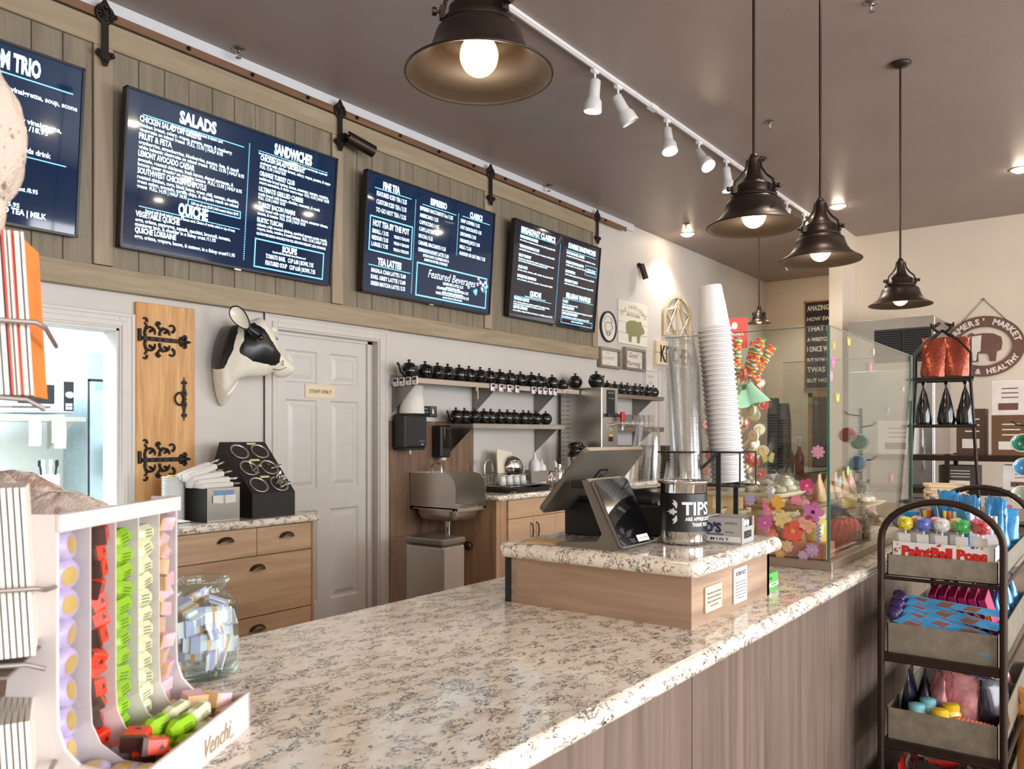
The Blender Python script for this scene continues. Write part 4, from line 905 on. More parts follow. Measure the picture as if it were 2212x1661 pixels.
# ---- glass jar of wrapped sweets behind the display
JX, JY = .885, 1.40
t = thing('glass_jar', 'clear glass jar of wrapped sweets behind the white display', 'jar', (JX, JY, CZ))
mb = MB(); mb.lathe([(.0, .004), (.055, .003), (.063, .010), (.065, .02), (.065, .128), (.060, .145), (.047, .157), (.043, .163), (.043, .178), (.048, .181), (.048, .186), (.043, .189), (.040, .186), (.040, .163), (.056, .143), (.061, .128), (.061, .02), (.05, .010), (0, .010)], 40, cap=False); obj('glass', mb, M_['jarglass'], t)
M_['pk'] = pm('printed_wrapper', (232, 230, 232), .35); pk2 = pm('purple_print', (186, 178, 208), .5); pk3 = pm('orange_print', (226, 172, 120), .5)
mb = MB(); mb.box(0, 0, 0, .05, .034, .014, bev=.004); mb.b2(-.0252, -.0172, -.004, -.008, .0172, .0072, mi=1); mb.b2(.004, -.0174, -.0072, .012, .0174, .0074, mi=2); mb.box(-.031, 0, 0, .014, .03, .002); mb.box(.031, 0, 0, .014, .03, .002)
o0 = obj('wrapped_sweet', mb, [M_['pk'], pk2, pk3]); tag(o0, 'white printed sweets packed inside the clear glass jar', 'candy', 'sweets inside the glass jar')
for i in range(20):
    a = i * 2.4; rr_ = .028 + .004 * (i % 2); M = T(JX + rr_ * math.cos(a), JY + rr_ * math.sin(a), CZ + .028 + .0062 * i) @ RZ(math.degrees(a) + 90) @ RX(rn.uniform(60, 110) if i < 17 else 20) @ RY(rn.uniform(-70, 70) if i < 17 else 20)
    if i == 0: o0.matrix_basis = M
    else: c = o0.copy(); COL.objects.link(c); c.matrix_basis = M
# ================================================================ menu wall: board, cow, shelves, sink, cabinets
def PU(px, py, Y): p = U(px, py, Y=Y); return p
# ---- hinged pine board
BD0, BD1 = 2.303, 2.652
t = thing('hinged_board', 'tall pine board with black scroll hinges beside the kitchen hatch', 'decorative board', M=T((BD0 + BD1) / 2, WALL - .022, 1.5) @ FW)
w2 = (BD1 - BD0) / 2
mb = MB(); mb.box(0, .01, -.012, w2 * 2, 1.16, .03, bev=.003); obj('board', mb, M_['piney'], t)
def curl(cx_, cy_, r, a0, a1, r1=None, n=14):
    r1 = r * .5 if r1 is None else r1
    return [(cx_ + (r + (r1 - r) * i / n) * math.cos(R(a0 + (a1 - a0) * i / n)), cy_ + (r + (r1 - r) * i / n) * math.sin(R(a0 + (a1 - a0) * i / n)), .008) for i in range(n + 1)]
def tap(n, a, b): return [a + (b - a) * i / (n - 1) for i in range(n)]
def strap_hinge(y, x0=-.165):
    mb = MB(); mb.box(x0 + .118, y, .007, .235, .024, .008, bev=.002); mb.cyl((x0 + .006, y - .018, .009), (x0 + .006, y + .05, .009), .010, n=12)
    for x in (.022, .06, .1, .14, .185): mb.ball((x0 + x, y, .012), .0065, 10, 6)
    for sg in (1, -1):
        def c(*a, ra=.0085, rb=.005):
            P = curl(*a); P = [(x, y + sg * yy, z) for x, yy, z in P]; mb.tube(P, tap(len(P), ra, rb), 8)
        c(x0 + .070, .034, .036, 215, -20, .024); c(x0 + .080, .038, .014, 200, 20, .006); c(x0 + .025, .075, .028, 300, 500 - 90, .012); c(x0 + .035, .1, .014, -40, 150, .008)
        c(x0 + .155, .032, .034, 200, -10, .024); c(x0 + .165, .036, .013, 190, 10, .006); c(x0 + .128, .078, .022, 320, 150 - 60, .010, ra=.009); c(x0 + .190, .07, .024, -80, 150, .012, ra=.008); c(x0 + .112, .08, .014, 60, 220, .008)
        c(x0 + .255, .014, .012, 250, -20, .006); c(x0 + .27, .026, .012, -80, 160, .006)
    for x, r_ in ((.245, .012), (.262, .013), (.278, .010), (.292, .009), (.304, .005)): mb.ball((x0 + x, y, .009), (r_, r_ * 1.1, .007), 10, 6)
    mb.ball((x0 + .275, y + .02, .008), (.008, .01, .006), 8, 6); mb.ball((x0 + .275, y - .02, .008), (.008, .01, .006), 8, 6)
    return mb
p = PU(350, 734, WALL - .03).z - 1.5; q = PU(350, 993, WALL - .03).z - 1.5
obj('strap_hinge', strap_hinge(p), M_['iron'], t); obj('strap_hinge', strap_hinge(q), M_['iron'], t)
hp = PU(398, 862, WALL - .03); hx, hy = hp.x - (BD0 + BD1) / 2, hp.z - 1.5
mb = MB()
for sg in (1, -1):
    mb.prism([(hx - .006, hy), (hx + .006, hy), (hx + .018, hy + sg * .03), (hx + .008, hy + sg * .06), (hx + .007, hy + sg * .085), (hx + .016, hy + sg * .1), (hx + .004, hy + sg * .105), (hx, hy + sg * .125), (hx - .004, hy + sg * .105), (hx - .016, hy + sg * .1), (hx - .007, hy + sg * .085), (hx - .008, hy + sg * .06), (hx - .018, hy + sg * .03)], .003, .009)
    mb.ball((hx, hy + sg * .035, .01), .005, 8, 6); mb.ball((hx - .012, hy + sg * .09, .008), .006, 8, 6); mb.ball((hx + .012, hy + sg * .09, .008), .006, 8, 6)
obj('handle_plate', mb, M_['iron'], t)
mb = MB(); mb.tube([(hx - .028 + .026 * math.cos(a) - .006 * abs(math.sin(a * 1.5)), hy + .036 * math.sin(a), .016) for a in [k * math.pi / 10 for k in range(20)]], .005, 7, closed=True); mb.box(hx, hy, .012, .022, .012, .012, bev=.002); obj('ring_pull', mb, M_['iron'], t)

# ---- cow head
M_['cow'] = pm('cow_cream', (232, 226, 210), .3, var=.07, vs=14); M_['cowb'] = pm('cow_black', (20, 20, 20), .12, var=.9, vs=160, coat=.5)
def C3(px, py, Y): p = U(px, py, Y=Y); return p
cowt = thing('cow_head', 'black and white cow head sculpture mounted on the wall, facing the door', 'sculpture', (2.95, WALL, 1.85))
O = Vector((2.95, WALL, 1.85))
keys = [  # top px, bottom px, Y, half thickness
    ((487, 706), (478, 877), WALL - .006, .055), ((492, 704), (482, 874), WALL - .05, .075), ((505, 703), (489, 850), WALL - .12, .085),
    ((524, 700), (508, 825), WALL - .17, .09), ((545, 691), (530, 814), WALL - .205, .098), ((562, 687), (553, 813), WALL - .22, .102),
    ((578, 703), (568, 812), WALL - .23, .096), ((591, 731), (580, 808), WALL - .235, .08), ((602, 756), (590, 803), WALL - .24, .062),
    ((612, 770), (596, 812), WALL - .24, .06), ((622, 779), (606, 816), WALL - .24, .06), ((630, 788), (619, 814), WALL - .24, .05), ((633, 795), (628, 808), WALL - .24, .028)]
def cr(p0, p1, p2, p3, t_): return .5 * ((2 * p1) + (-p0 + p2) * t_ + (2 * p0 - 5 * p1 + 4 * p2 - p3) * t_ ** 2 + (-p0 + 3 * p1 - 3 * p2 + p3) * t_ ** 3)
K = [(C3(*a, Y), C3(*b, Y), h) for a, b, Y, h in keys]; rings = []
for i in range(len(K) - 1):
    g = [K[max(i - 1, 0)], K[i], K[i + 1], K[min(i + 2, len(K) - 1)]]
    for s_ in range(9):
        f_ = s_ / 9; A, B = cr(*[k[0] for k in g], f_), cr(*[k[1] for k in g], f_); h = cr(*[k[2] for k in g], f_)
        c = (A + B) / 2 - O; a = (A - B) / 2; ring = []
        fwd = Vector((K[min(i + 1, len(K) - 1)][0] + K[min(i + 1, len(K) - 1)][1] - K[i][0] - K[i][1])).normalized()
        b = a.cross(fwd).normalized() * h
        for k in range(110):
            q = 2 * math.pi * k / 110; cq, sq = math.cos(q), math.sin(q); wd = 1 - .22 * max(0, -cq) if i > 4 else 1 - .15 * max(0, -cq)
            ring.append(c + a * cq + b * sq * wd)
        rings.append(ring)
mb = MB(); n0 = 48; mb.loft(rings)
def inpoly(x, y, P):
    r_ = False
    for i in range(len(P)):
        (x1, y1), (x2, y2) = P[i], P[i - 1]
        if (y1 > y) != (y2 > y) and x < (x2 - x1) * (y - y1) / (y2 - y1) + x1: r_ = not r_
    return r_
def toPx(v):
    d_ = v - Vector((0, 0, CH)); f_ = d_.x * math.cos(HD) + d_.y * math.sin(HD); l_ = d_.x * math.sin(HD) - d_.y * math.cos(HD); return CX + FPX * l_ / f_, CY - FPX * d_.z / f_
pa = [(440, 791), (445, 760), (456, 728), (470, 700), (517, 700), (512, 722), (502, 755), (492, 780), (485, 794), (470, 800), (453, 793)]
pb = [(527, 706), (545, 694), (573, 712), (590, 740), (606, 765), (604, 782), (594, 790), (578, 787), (545, 780), (519, 762), (517, 753), (527, 735)]
def sdist(x, y, P):
    m = 1e9
    for i in range(len(P)):
        (x1, y1), (x2, y2) = P[i], P[i - 1]; dx, dy = x2 - x1, y2 - y1; q = max(0, min(1, ((x - x1) * dx + (y - y1) * dy) / (dx * dx + dy * dy))); m = min(m, math.hypot(x - x1 - q * dx, y - y1 - q * dy))
    return m if inpoly(x, y, P) else -m
pv = []
for v in mb.v: x, y = toPx(Vector(v) + O); pv.append(max(sdist(x, y, pa), sdist(x, y, pb)))
cm_ = pm('cow_hide', (232, 226, 210), .3, var=.07, vs=14); nt = cm_.node_tree; N = nt.nodes; L = nt.links; B_ = N['Principled BSDF']
at = N.new('ShaderNodeAttribute'); at.attribute_name = 'patch'; tc_ = N.new('ShaderNodeTexCoord'); nz = N.new('ShaderNodeTexNoise'); nz.inputs['Scale'].default_value = 45; L.new(tc_.outputs['Object'], nz.inputs['Vector'])
m1 = N.new('ShaderNodeMath'); m1.operation = 'MULTIPLY_ADD'; m1.inputs[1].default_value = 5; m1.inputs[2].default_value = -2.5; L.new(nz.outputs['Fac'], m1.inputs[0])
m2 = N.new('ShaderNodeMath'); m2.operation = 'ADD'; L.new(at.outputs['Fac'], m2.inputs[0]); L.new(m1.outputs[0], m2.inputs[1]); m3 = N.new('ShaderNodeMath'); m3.operation = 'GREATER_THAN'; m3.inputs[1].default_value = 0; L.new(m2.outputs[0], m3.inputs[0])
vo = N.new('ShaderNodeTexVoronoi'); vo.inputs['Scale'].default_value = 170; L.new(tc_.outputs['Object'], vo.inputs['Vector']); r_ = N.new('ShaderNodeValToRGB'); r_.color_ramp.elements[0].position = .06; r_.color_ramp.elements[1].position = .16; r_.color_ramp.elements[0].color = lin((120, 130, 126)); r_.color_ramp.elements[1].color = lin((20, 20, 20)); L.new(vo.outputs['Distance'], r_.inputs['Fac'])  # sparkles painted as pale specks into the black patch colour
mx = N.new('ShaderNodeMix'); mx.data_type = 'RGBA'; old = B_.inputs['Base Color'].links[0].from_socket; L.new(m3.outputs[0], mx.inputs[0]); L.new(old, mx.inputs[6]); L.new(r_.outputs['Color'], mx.inputs[7]); L.new(mx.outputs[2], B_.inputs['Base Color'])
M_['cow'] = pm('cow_cream', (232, 226, 210), .3, var=.07, vs=14); M_['cowb'] = pm('cow_black_plain', (24, 24, 24), .3, var=.3, vs=160)
mbh = mb; ho = obj('head', mb, cm_, cowt, recalc=True); av = ho.data.attributes.new('patch', 'FLOAT', 'POINT')
if len(ho.data.vertices) == len(pv): av.data.foreach_set('value', pv)
e = C3(521, 688, WALL - .30) - O; r_ax = Vector((math.sin(HD), -math.cos(HD), 0)); up = Vector((0, 0, 1)); Lx = (r_ax * -.62 + up * .78); Wx = (r_ax * .78 + up * .62); Nx = Lx.cross(Wx).normalized()
if Nx.dot(Vector((-1, -1, 0))) < 0: Nx = -Nx
def earpt(u, v_, s=1.0, off=0.0):
    a = u * 2 * math.pi; rr_ = v_; x = math.cos(a) * .078 * rr_ * s; y = math.sin(a) * .040 * rr_ * s * (1 + .25 * math.cos(a)); return e + Lx * x + Wx * y + Nx * (.02 * rr_ * rr_ + off)
mb = MB(); mb.sheet(lambda u, v_: earpt(u, max(v_, .02), .93, .0), 28, 6, close_u=True); obj('inner_ear', mb, M_['cow'], cowt)
mb = MB(); mb.sheet(lambda u, v_: earpt(u, max(v_, .02), 1.0, -.006 - .012 * (1 - v_)), 28, 6, close_u=True); mb.tube([earpt(k / 28, 1, 1.0, -.003) for k in range(28)], .004, 6, closed=True); mb.tube([e - Lx * .060 - Nx * .006, e - Lx * .085 - Nx * .02, e - Lx * .10 - Nx * .05], [.012, .02, .03], 12); obj('ear', mb, M_['cowb'], cowt)
e2 = C3(590, 713, WALL - .10) - O; mb = MB(); mb.ball(tuple(e2), (.035, .012, .02), 14, 8); obj('far_ear', mb, M_['cow'], cowt)
hv = [(toPx(Vector(v) + O), Vector(v)) for v in mbh.v]
def onhead(px, py):
    c = [(abs(q[0] - px) + abs(q[1] - py), v) for q, v in hv if abs(q[0] - px) < 5 and abs(q[1] - py) < 5]
    return min(c, key=lambda a: (a[1] + O - Vector((0, 0, CH))).length)[1]
for px, py in ((566, 727), (594, 735)):
    q = onhead(px, py) if px < 590 else C3(593, 736, WALL - .20) - O; mb = MB(); mb.ball(tuple(q), (.016, .014, .016), 14, 10); mb.tube([q + Vector((.020 * math.cos(a), -.004, .017 * math.sin(a) + .004)) for a in [R(10 + 16 * k) for k in range(11)]], .004, 6); obj('eye', mb, M_['blackgl'], cowt)
q = onhead(616, 787); mb = MB(); mb.tube([q + Vector((.011 * math.cos(a), -.002 + .012 * math.cos(a), .013 * math.sin(a))) for a in [k * math.pi / 8 for k in range(14)]], .003, 6); obj('nostril', mb, pm('cow_taupe_line', (150, 138, 120), .5), cowt)  # nostril and mouth drawn in one taupe line colour
mb = MB(); mb.tube([onhead(a, b) for a, b in ((592, 800), (599, 804), (607, 804), (616, 801), (624, 797))], .0028, 5); obj('mouth_line', mb, pm('cow_taupe_line', (150, 138, 120), .5), cowt)

# ---- steel shelves
def shelf(x0, x1, z, yf, label, br, th=.04):
    t = thing('steel_shelf', label, 'shelf', (x0, WALL, z))
    mb = MB(); mb.b2(0, yf - WALL, -th, x1 - x0, yf - WALL + .003, 0, bev=.001); mb.b2(0, yf - WALL, -.003, x1 - x0, -.002, 0); mb.b2(0, yf - WALL, -th, .002, -.002, 0); mb.b2(x1 - x0 - .002, yf - WALL, -th, x1 - x0, -.002, 0); mb.b2(0, -.004, 0, x1 - x0, -.001, .03); obj('shelf_tray', mb, M_['steel'], t)
    for x in br:
        mb = MB(); mb.prism([(-.002, -.004), (yf - WALL + .02, -.004), (yf - WALL + .02, -.04), (-.002, -.25)], 0, .003, M=T(x - x0, 0, 0) @ MY); obj('bracket', mb, M_['steeld'], t)
    return t
YF = 4.03
shelf(4.235, 6.15, 1.775, YF, 'upper stainless shelf crowded with black teapots above the hand sink', (4.25, 5.17, 6.05))
shelf(4.86, 6.15, 1.455, YF, 'lower stainless shelf of black teapots above the back counter', (4.865, 6.06))
shelf(6.75, 8.13, 1.775, YF, 'upper stainless shelf right of the water boiler holding teapots', (6.95, 7.9))
shelf(6.75, 8.13, 1.445, YF, 'lower stainless shelf right of the water boiler holding glasses', (6.95, 7.9), .05)
# ---- teapots
def teapot(label, group):
    t = thing('teapot', label, 'teapot', group=group)
    mb = MB(); mb.lathe([(.0, .001), (.034, .0), (.037, .004), (.046, .014), (.058, .036), (.061, .052), (.056, .072), (.044, .088), (.034, .094), (.0, .095)], 24, cap=False)
    mb.tube([(.05, 0, .03), (.075, 0, .045), (.085, 0, .07), (.1, 0, .09), (.108, 0, .094)], [.016, .013, .010, .008, .009], 10); obj('pot', mb, M_['blackgl'], t)
    mb = MB(); mb.lathe([(.040, .092), (.038, .098), (.024, .104), (.008, .107), (.006, .112), (.012, .118), (.011, .124), (.0, .127)], 20, cap=False); obj('lid', mb, M_['blackgl'], t)
    mb = MB(); mb.tube([(-.048, 0, .082), (-.078, 0, .086), (-.092, 0, .066), (-.084, 0, .040), (-.054, 0, .028)], .0055, 8); obj('handle', mb, M_['blackgl'], t)
    return t
def potrow(xs, z, label, group, y=4.165, first=180, last=None, s=1.0, seed=1):
    r_ = random.Random(seed); src_ = None
    for i, px in enumerate(xs):
        x = U(px, 850, Y=y).x; a = first if i == 0 else (180 if last is None else last) if i == len(xs) - 1 else r_.choice((75, 95, 100, 60))
        M = T(x, y + r_.uniform(-.01, .01), z) @ RZ(a) @ S(s)
        if src_ is None: src_ = teapot(label, group); src_.matrix_basis = M
        else: dup(src_, M)
potrow([882, 917, 946, 967.5, 990, 1014.5, 1037, 1058, 1080.6, 1102, 1125.7, 1146, 1166, 1192], 1.776, 'glossy black teapots crowded along the upper steel shelf', 'teapots on the upper shelf', last=180, s=1.1)
potrow([983.6, 1004, 1023, 1043, 1061, 1078, 1095, 1112, 1129, 1143, 1159, 1177.5], 1.456, 'small glossy black teapots in a row on the lower steel shelf', 'teapots on the lower shelf', s=.98, last=180, seed=4)
potrow([1312, 1329, 1343.5, 1356, 1371, 1384, 1399, 1411.5], 1.776, 'small glossy black teapots on the shelf right of the water boiler', 'teapots right of the boiler', s=1.08, seed=5, last=180)
# ---- kitchen timers clipped to the shelf edge
def timer(M, label, group):
    t = thing('kitchen_timer', label, 'timer', M=M, group=group)
    mb = MB(); mb.box(0, 0, .006, .055, .06, .012, bev=.005); obj('case', mb, M_['white'], t)
    mb = MB(); mb.box(0, .013, .0125, .036, .02, .002); obj('display', mb, M_['black'], t)
    mb = MB(); mb.cyl((.012, -.012, .012), (.012, -.012, .0145), .006, n=10); obj('button', mb, M_['red'], t); return t
src_ = timer(T(4.233, 4.235, 1.748) @ FF, 'white kitchen timers with red buttons clipped to the near end of the upper shelf', 'timers on the shelf end')
for i in range(1, 4): dup(src_, T(4.233, 4.235 - .064 * i, 1.748 + .002 * i) @ FF)
src_ = None
for px in (1063, 1081, 1099, 1116, 1151, 1165, 1176, 1188, 1198):
    x = U(px, 838, Y=YF).x; M = T(x, YF - .001, 1.745) @ FW @ RZ(random.uniform(-4, 4))
    if src_ is None: src_ = timer(M, 'white kitchen timers clipped along the front edge of the upper shelf', 'timers along the shelf front')
    else: dup(src_, M)
p = U(1029, 832, Y=YF); mb = MB(); mb.tube([(0, -.006, .01), (0, -.012, 0), (.004, -.012, -.04), (.006, -.01, -.09)], .004, 6); mb.tube([(-.012, -.01, 0), (-.018, -.012, -.02), (-.01, -.01, -.03)], .003, 6)
o = obj('hanging_tag', mb, M_['cream'], M=T(p.x, YF, 1.735)); tag(o, 'cream cord hanging from the upper shelf edge', 'cord')
# ---- things on the tile wall
t = thing('towel_dispenser', 'large black paper towel dispenser on the wood-tiled wall', 'dispenser', (4.345, WALL - .014, 1.39))
mb = MB(); mb.box(0, -.075, 0, .225, .15, .26, bev=.02); mb.box(0, -.075, -.125, .2, .13, .02, bev=.005); obj('housing', mb, M_['black'], t)
mb = MB(); mb.box(.0, -.152, .0, .20, .006, .21, bev=.003); obj('front_cover', mb, M_['mblack'], t); mb = MB(); mb.text('MARATHON', .02, -.075, .010, .06, M=T(0, -.156, 0) @ FW); mb.prism([(.035, -.09), (.07, -.09), (.052, -.105)], 0, .0006, T(0, -.156, 0) @ FW); obj('lettering', mb, M_['steel'], t)
mb = MB(); mb.prism([(-.02, 0), (.0, 0), (.004, -.04), (-.006, -.03), (-.012, -.045)], 0, .001, T(.02, -.07, -.13) @ FW); obj('paper_tail', mb, M_['paper'], t)
mb = MB(); mb.lathe([(0, 0), (.092, 0), (.092, .005), (.085, .205), (0, .205)], 40, cap=False); mb.lathe([(.02, .2052), (.02, .207), (0, .207)], 16, cap=False)
o = obj('paper_roll', mb, M_['paper'], M=T(4.35, 4.192, 1.522)); tag(o, 'large white paper roll standing on the towel dispenser under the shelf', 'paper roll')
t = thing('soap_dispenser', 'narrow glossy black soap dispenser right of the towel dispenser', 'dispenser', (4.725, WALL - .014, 1.315))
mb = MB(); mb.box(0, -.05, 0, .115, .1, .25, bev=.012); obj('housing', mb, M_['black'], t); mb = MB(); mb.box(.01, -.104, .03, .08, .012, .17, bev=.008); obj('push_cover', mb, M_['blackgl'], t)
mb = MB(); mb.cyl((0, -.06, -.125), (0, -.06, -.145), .03, .026, 16); obj('nozzle', mb, M_['white'], t)
t = thing('handwash_sign', 'small black hand washing sign on the wall behind the dispensers', 'sign', M=T(4.61, WALL, 1.545) @ FW)
mb = MB(); mb.box(0, 0, .003, .25, .085, .005, bev=.001); obj('plate', mb, M_['black'], t); mb = MB(); mb.text('Employees Must Wash', -.11, .015, .011, .13, z=.006); mb.text('Hands Before Returning', -.11, -.008, .011, .14, z=.006)
for a in ((.055, -.032, .057, .032), (.108, -.032, .11, .032), (.055, -.032, .11, -.030), (.055, .030, .11, .032)): mb.quad(*a, z=.006)
mb.prism([(.07, -.02), (.09, -.02), (.098, .0), (.092, .002), (.09, .02), (.085, .022), (.08, .024), (.075, .022), (.072, .018), (.07, .0)], .0056, .0062); obj('lettering', mb, M_['white'], t)
# ---- hand sink
t = thing('hand_sink', 'stainless hand sink with tall side splashes on the wood-tiled wall', 'sink', (4.60, WALL - .014, .835))
def splash(x): 
    P = [(0, -.01), (0, .25), (-.34, .25), (-.40, .235), (-.435, .20), (-.45, .15), (-.45, -.01)]
    mb = MB(); mb.prism(P, x, x + .003, MY); return mb
obj('side_splash', splash(-.175), M_['steel'], t); obj('side_splash', splash(.172), M_['steel'], t)
mb = MB(); mb.b2(-.175, -.003, 0, .175, 0, .25); obj('back_splash', mb, M_['steel'], t)
mb = MB()
mb.b2(-.175, -.45, -.03, .175, -.42, .0, bev=.003); mb.b2(-.175, -.03, -.02, .175, -.003, .0); mb.b2(-.175, -.45, -.02, -.15, -.003, 0); mb.b2(.15, -.45, -.02, .175, -.003, 0)
rings = []
for z, s_ in ((.0, 1.0), (-.05, .97), (-.085, .9), (-.10, .7), (-.105, .2)): rings.append([(x * s_, -.225 + y * s_, z) for x, y in rrect(.30, .39, .05)])
mb.loft(rings, cap=False); mb.add(rings[-1], [tuple(range(len(rings[-1])))]); rings2 = [[(x * 1.01, y, z - .004) for x, y, z in r_] for r_ in rings]; mb.loft(rings2, cap=False); obj('basin', mb, M_['steel'], t)
mb = MB(); mb.tube([(.0, -.225, -.10), (.0, -.225, -.17), (.0, -.225, -.24)], .022, 12); mb.cyl((0, -.225, -.1), (0, -.225, -.12), .035, n=14); mb.tube([(0, -.225, -.24), (0, -.2, -.29), (0, -.1, -.29), (0, -.01, -.26)], .02, 10); obj('drain_pipe', mb, M_['chrome'], t)
mb = MB(); mb.tube([(0, -.06, .0)] + [(0, -.11 + .05 * math.cos(a), .27 + .05 * math.sin(a)) for a in [R(0 + 20 * k) for k in range(10)]] + [(0, -.16, .245)], .009, 10); mb.cyl((0, -.06, 0), (0, -.06, .02), .02, n=14); mb.cyl((.045, -.04, .1), (.045, -.08, .1), .012, n=10); obj('faucet', mb, M_['chrome'], t)
# ---- bin
t = thing('step_bin', 'square brushed steel waste bin standing below the hand sink', 'bin', (4.085, 3.655, 0))
mb = MB(); mb.b2(0, 0, .0, .245, .35, .615, bev=.02); obj('body', mb, M_['steel'], t); mb = MB(); mb.b2(-.002, -.002, .618, .247, .352, .66, bev=.01); obj('lid', mb, M_['steeld'], t)
# ---- cabinets
def cuppull(x, z, y, par):
    mb = MB(); B = T(x, y, z) 
    mb.sheet(lambda u, v_: (.045 * math.cos(math.pi * u) , -.026 * math.sin(math.pi * v_ * .5) * math.sin(math.pi * u) ** .5 - .001, .026 * math.sin(math.pi * u) * math.cos(math.pi * v_ * .5) - .006), 16, 6, M=B)
    mb.tube([(.05 * math.cos(R(a)), -.003, .03 * math.sin(R(a)) - .008) for a in range(0, 181, 15)], .003, 6, M=B)
    return obj('cup_pull', mb, M_['bronze'], par)
t = thing('drawer_cabinet', 'wood drawer cabinet with bronze cup pulls left of the staff door', 'cabinet', (0, 0, 0))
CY0 = 3.755
mb = MB(); mb.b2(1.75, CY0 + .02, 0, 3.085, WALL - .002, .868); mb.b2(3.067, CY0, 0, 3.086, CY0 + .02, .868, bev=.001); obj('carcass', mb, M_['cabwoodz'], t)
Xs = U(555, 1150, Y=CY0).x
def dr(x0, x1, z0, z1, pulls):
    mb = MB(); mb.b2(x0 + .002, CY0, z0 + .002, x1 - .002, CY0 + .02, z1 - .002, bev=.001); o = obj('drawer', mb, M_['cabwood'], t)
    for x, z in pulls: cuppull(x, z, CY0, o)
for x0, x1, px, py in ((1.9, Xs, 487, 1170), (Xs, 3.066, 619, 1157)):
    q = U(px, py, Y=CY0); dr(x0, x1, .712, .865, [(q.x, q.z)])
q = U(556, 1228, Y=CY0); q2 = U(556, 1358, Y=CY0); dr(1.9, 3.066, .385, .710, [(q.x, q.z)]); dr(1.9, 3.066, .06, .383, [(q2.x, q2.z)])
mb = MB(); slab(mb, 1.7, CY0 - .03, 3.115, WALL - .002, .868, CZ, .018, .02); o = obj('granite_worktop', mb, M_['granite']); tag(o, 'speckled granite top of the drawer cabinet left of the staff door', 'countertop')
t = thing('base_cabinet', 'long wood base cabinet along the menu wall right of the hand sink', 'cabinet', (0, 0, 0))
mb = MB(); mb.b2(4.80, CY0 + .02, 0, 8.35, WALL - .016, .868); mb.b2(4.80, CY0, 0, 4.925, CY0 + .02, .868, bev=.001); obj('carcass', mb, M_['cabwoodz'], t)
def front(nm, x0, x1, z0, z1):
    mb = MB(); mb.b2(x0 + .002, CY0, z0 + .002, x1 - .002, CY0 + .02, z1 - .002, bev=.001); return obj(nm, mb, M_['cabwood'], t)
def barh(x, z, par):
    mb = MB(); mb.tube([(x, CY0 - .002, z + .06), (x, CY0 - .022, z + .045), (x, CY0 - .028, z), (x, CY0 - .022, z - .045), (x, CY0 - .002, z - .06)], .0055, 8); obj('handle', mb, M_['irondk'], par)
xa, xb, xc = [U(q, 1130, Y=CY0).x for q in (1098, 1152.5, 1200)]
front('drawer', xa, xc, .72, .865); o = front('cabinet_door', xa, xb, .1, .718); barh(xb - .04, .61, o); o = front('cabinet_door', xb, xc, .1, .718); barh(xb + .04, .61, o)
x = xc
for k in range(4):
    x1 = x + .64
    o = front('drawer', x, x1, .47, .718); cuppull(x + .32, .60, CY0, o); front('drawer', x, x1, .72, .865); front('drawer', x, x1, .1, .468); x = x1
mb = MB(); mb.cyl((4.80, 4.0, .52), (4.775, 4.0, .52), .016, n=14); mb.lathe([(.02, 0), (.034, -.01), (.036, -.02), (.028, -.028), (0, -.03)], 20, T(4.775, 4.0, .52) @ RY(90)); obj('side_knob', mb, M_['bronze'], t)
mb = MB(); slab(mb, 4.785, CY0 - .035, 8.38, WALL - .002, .868, CZ, .018, .02); o = obj('granite_worktop', mb, M_['granite']); tag(o, 'long speckled granite back counter right of the hand sink', 'countertop')
mb = MB(); mb.b2(4.81, WALL - .03, CZ, 8.3, WALL - .014, 1.02, bev=.002); o = obj('granite_upstand', mb, M_['granite']); tag(o, 'low granite splash strip along the wall behind the back counter', 'splashback')
# ---- water boiler
t = thing('water_boiler', 'tall stainless hot water boiler tower with red tap between the shelves', 'water boiler', (6.415, 3.80, CZ))
mb = MB(); mb.b2(0, 0, 0, .295, .45, .89, bev=.006); obj('body', mb, M_['steel'], t)
mb = MB()
for r_ in range(20):
    for c in range(2): mb.box(-.003, .43 - .065 * c, .85 - .042 * r_, .006, .045, .007)
obj('louvres', mb, M_['steeld'], t)
mb = MB(); mb.b2(.085, -.004, .64, .235, 0, .87, bev=.002); obj('control_panel', mb, M_['mblack'], t)
mb = MB(); mb.text('BUNN', .16, .835, .018, .1, 'c', T(0, -.0045, 0) @ FW); 
for x in (.125, .16, .195): mb.ball((x, -.005, .79), .007, 8, 6)
obj('panel_lettering', mb, M_['steel'], t)
mb = MB(); mb.box(.16, -.02, .635, .19, .035, .03, bev=.004); mb.cyl((.26, -.02, .635), (.31, -.04, .63), .012, n=10); obj('tap_arm', mb, M_['black'], t)
mb = MB(); mb.box(.30, -.045, .625, .05, .03, .09, bev=.006); obj('tap_handle', mb, M_['red'], t)
mb = MB(); mb.cyl((.1, -.0, .54), (.26, -.05, .56), .011, n=8); mb.tube([(.24, -.045, .56), (.28, -.055, .555), (.28, -.055, .50)], .010, 8); obj('spout', mb, M_['chrome'], t)
mb = MB(); mb.box(.16, -.002, .45, .075, .003, .02); obj('warning_label', mb, pm('orange_label', (232, 160, 40), .5), t); mb = MB(); mb.box(.16, -.002, .415, .075, .003, .045); obj('info_label', mb, M_['black'], t)
src_ = None
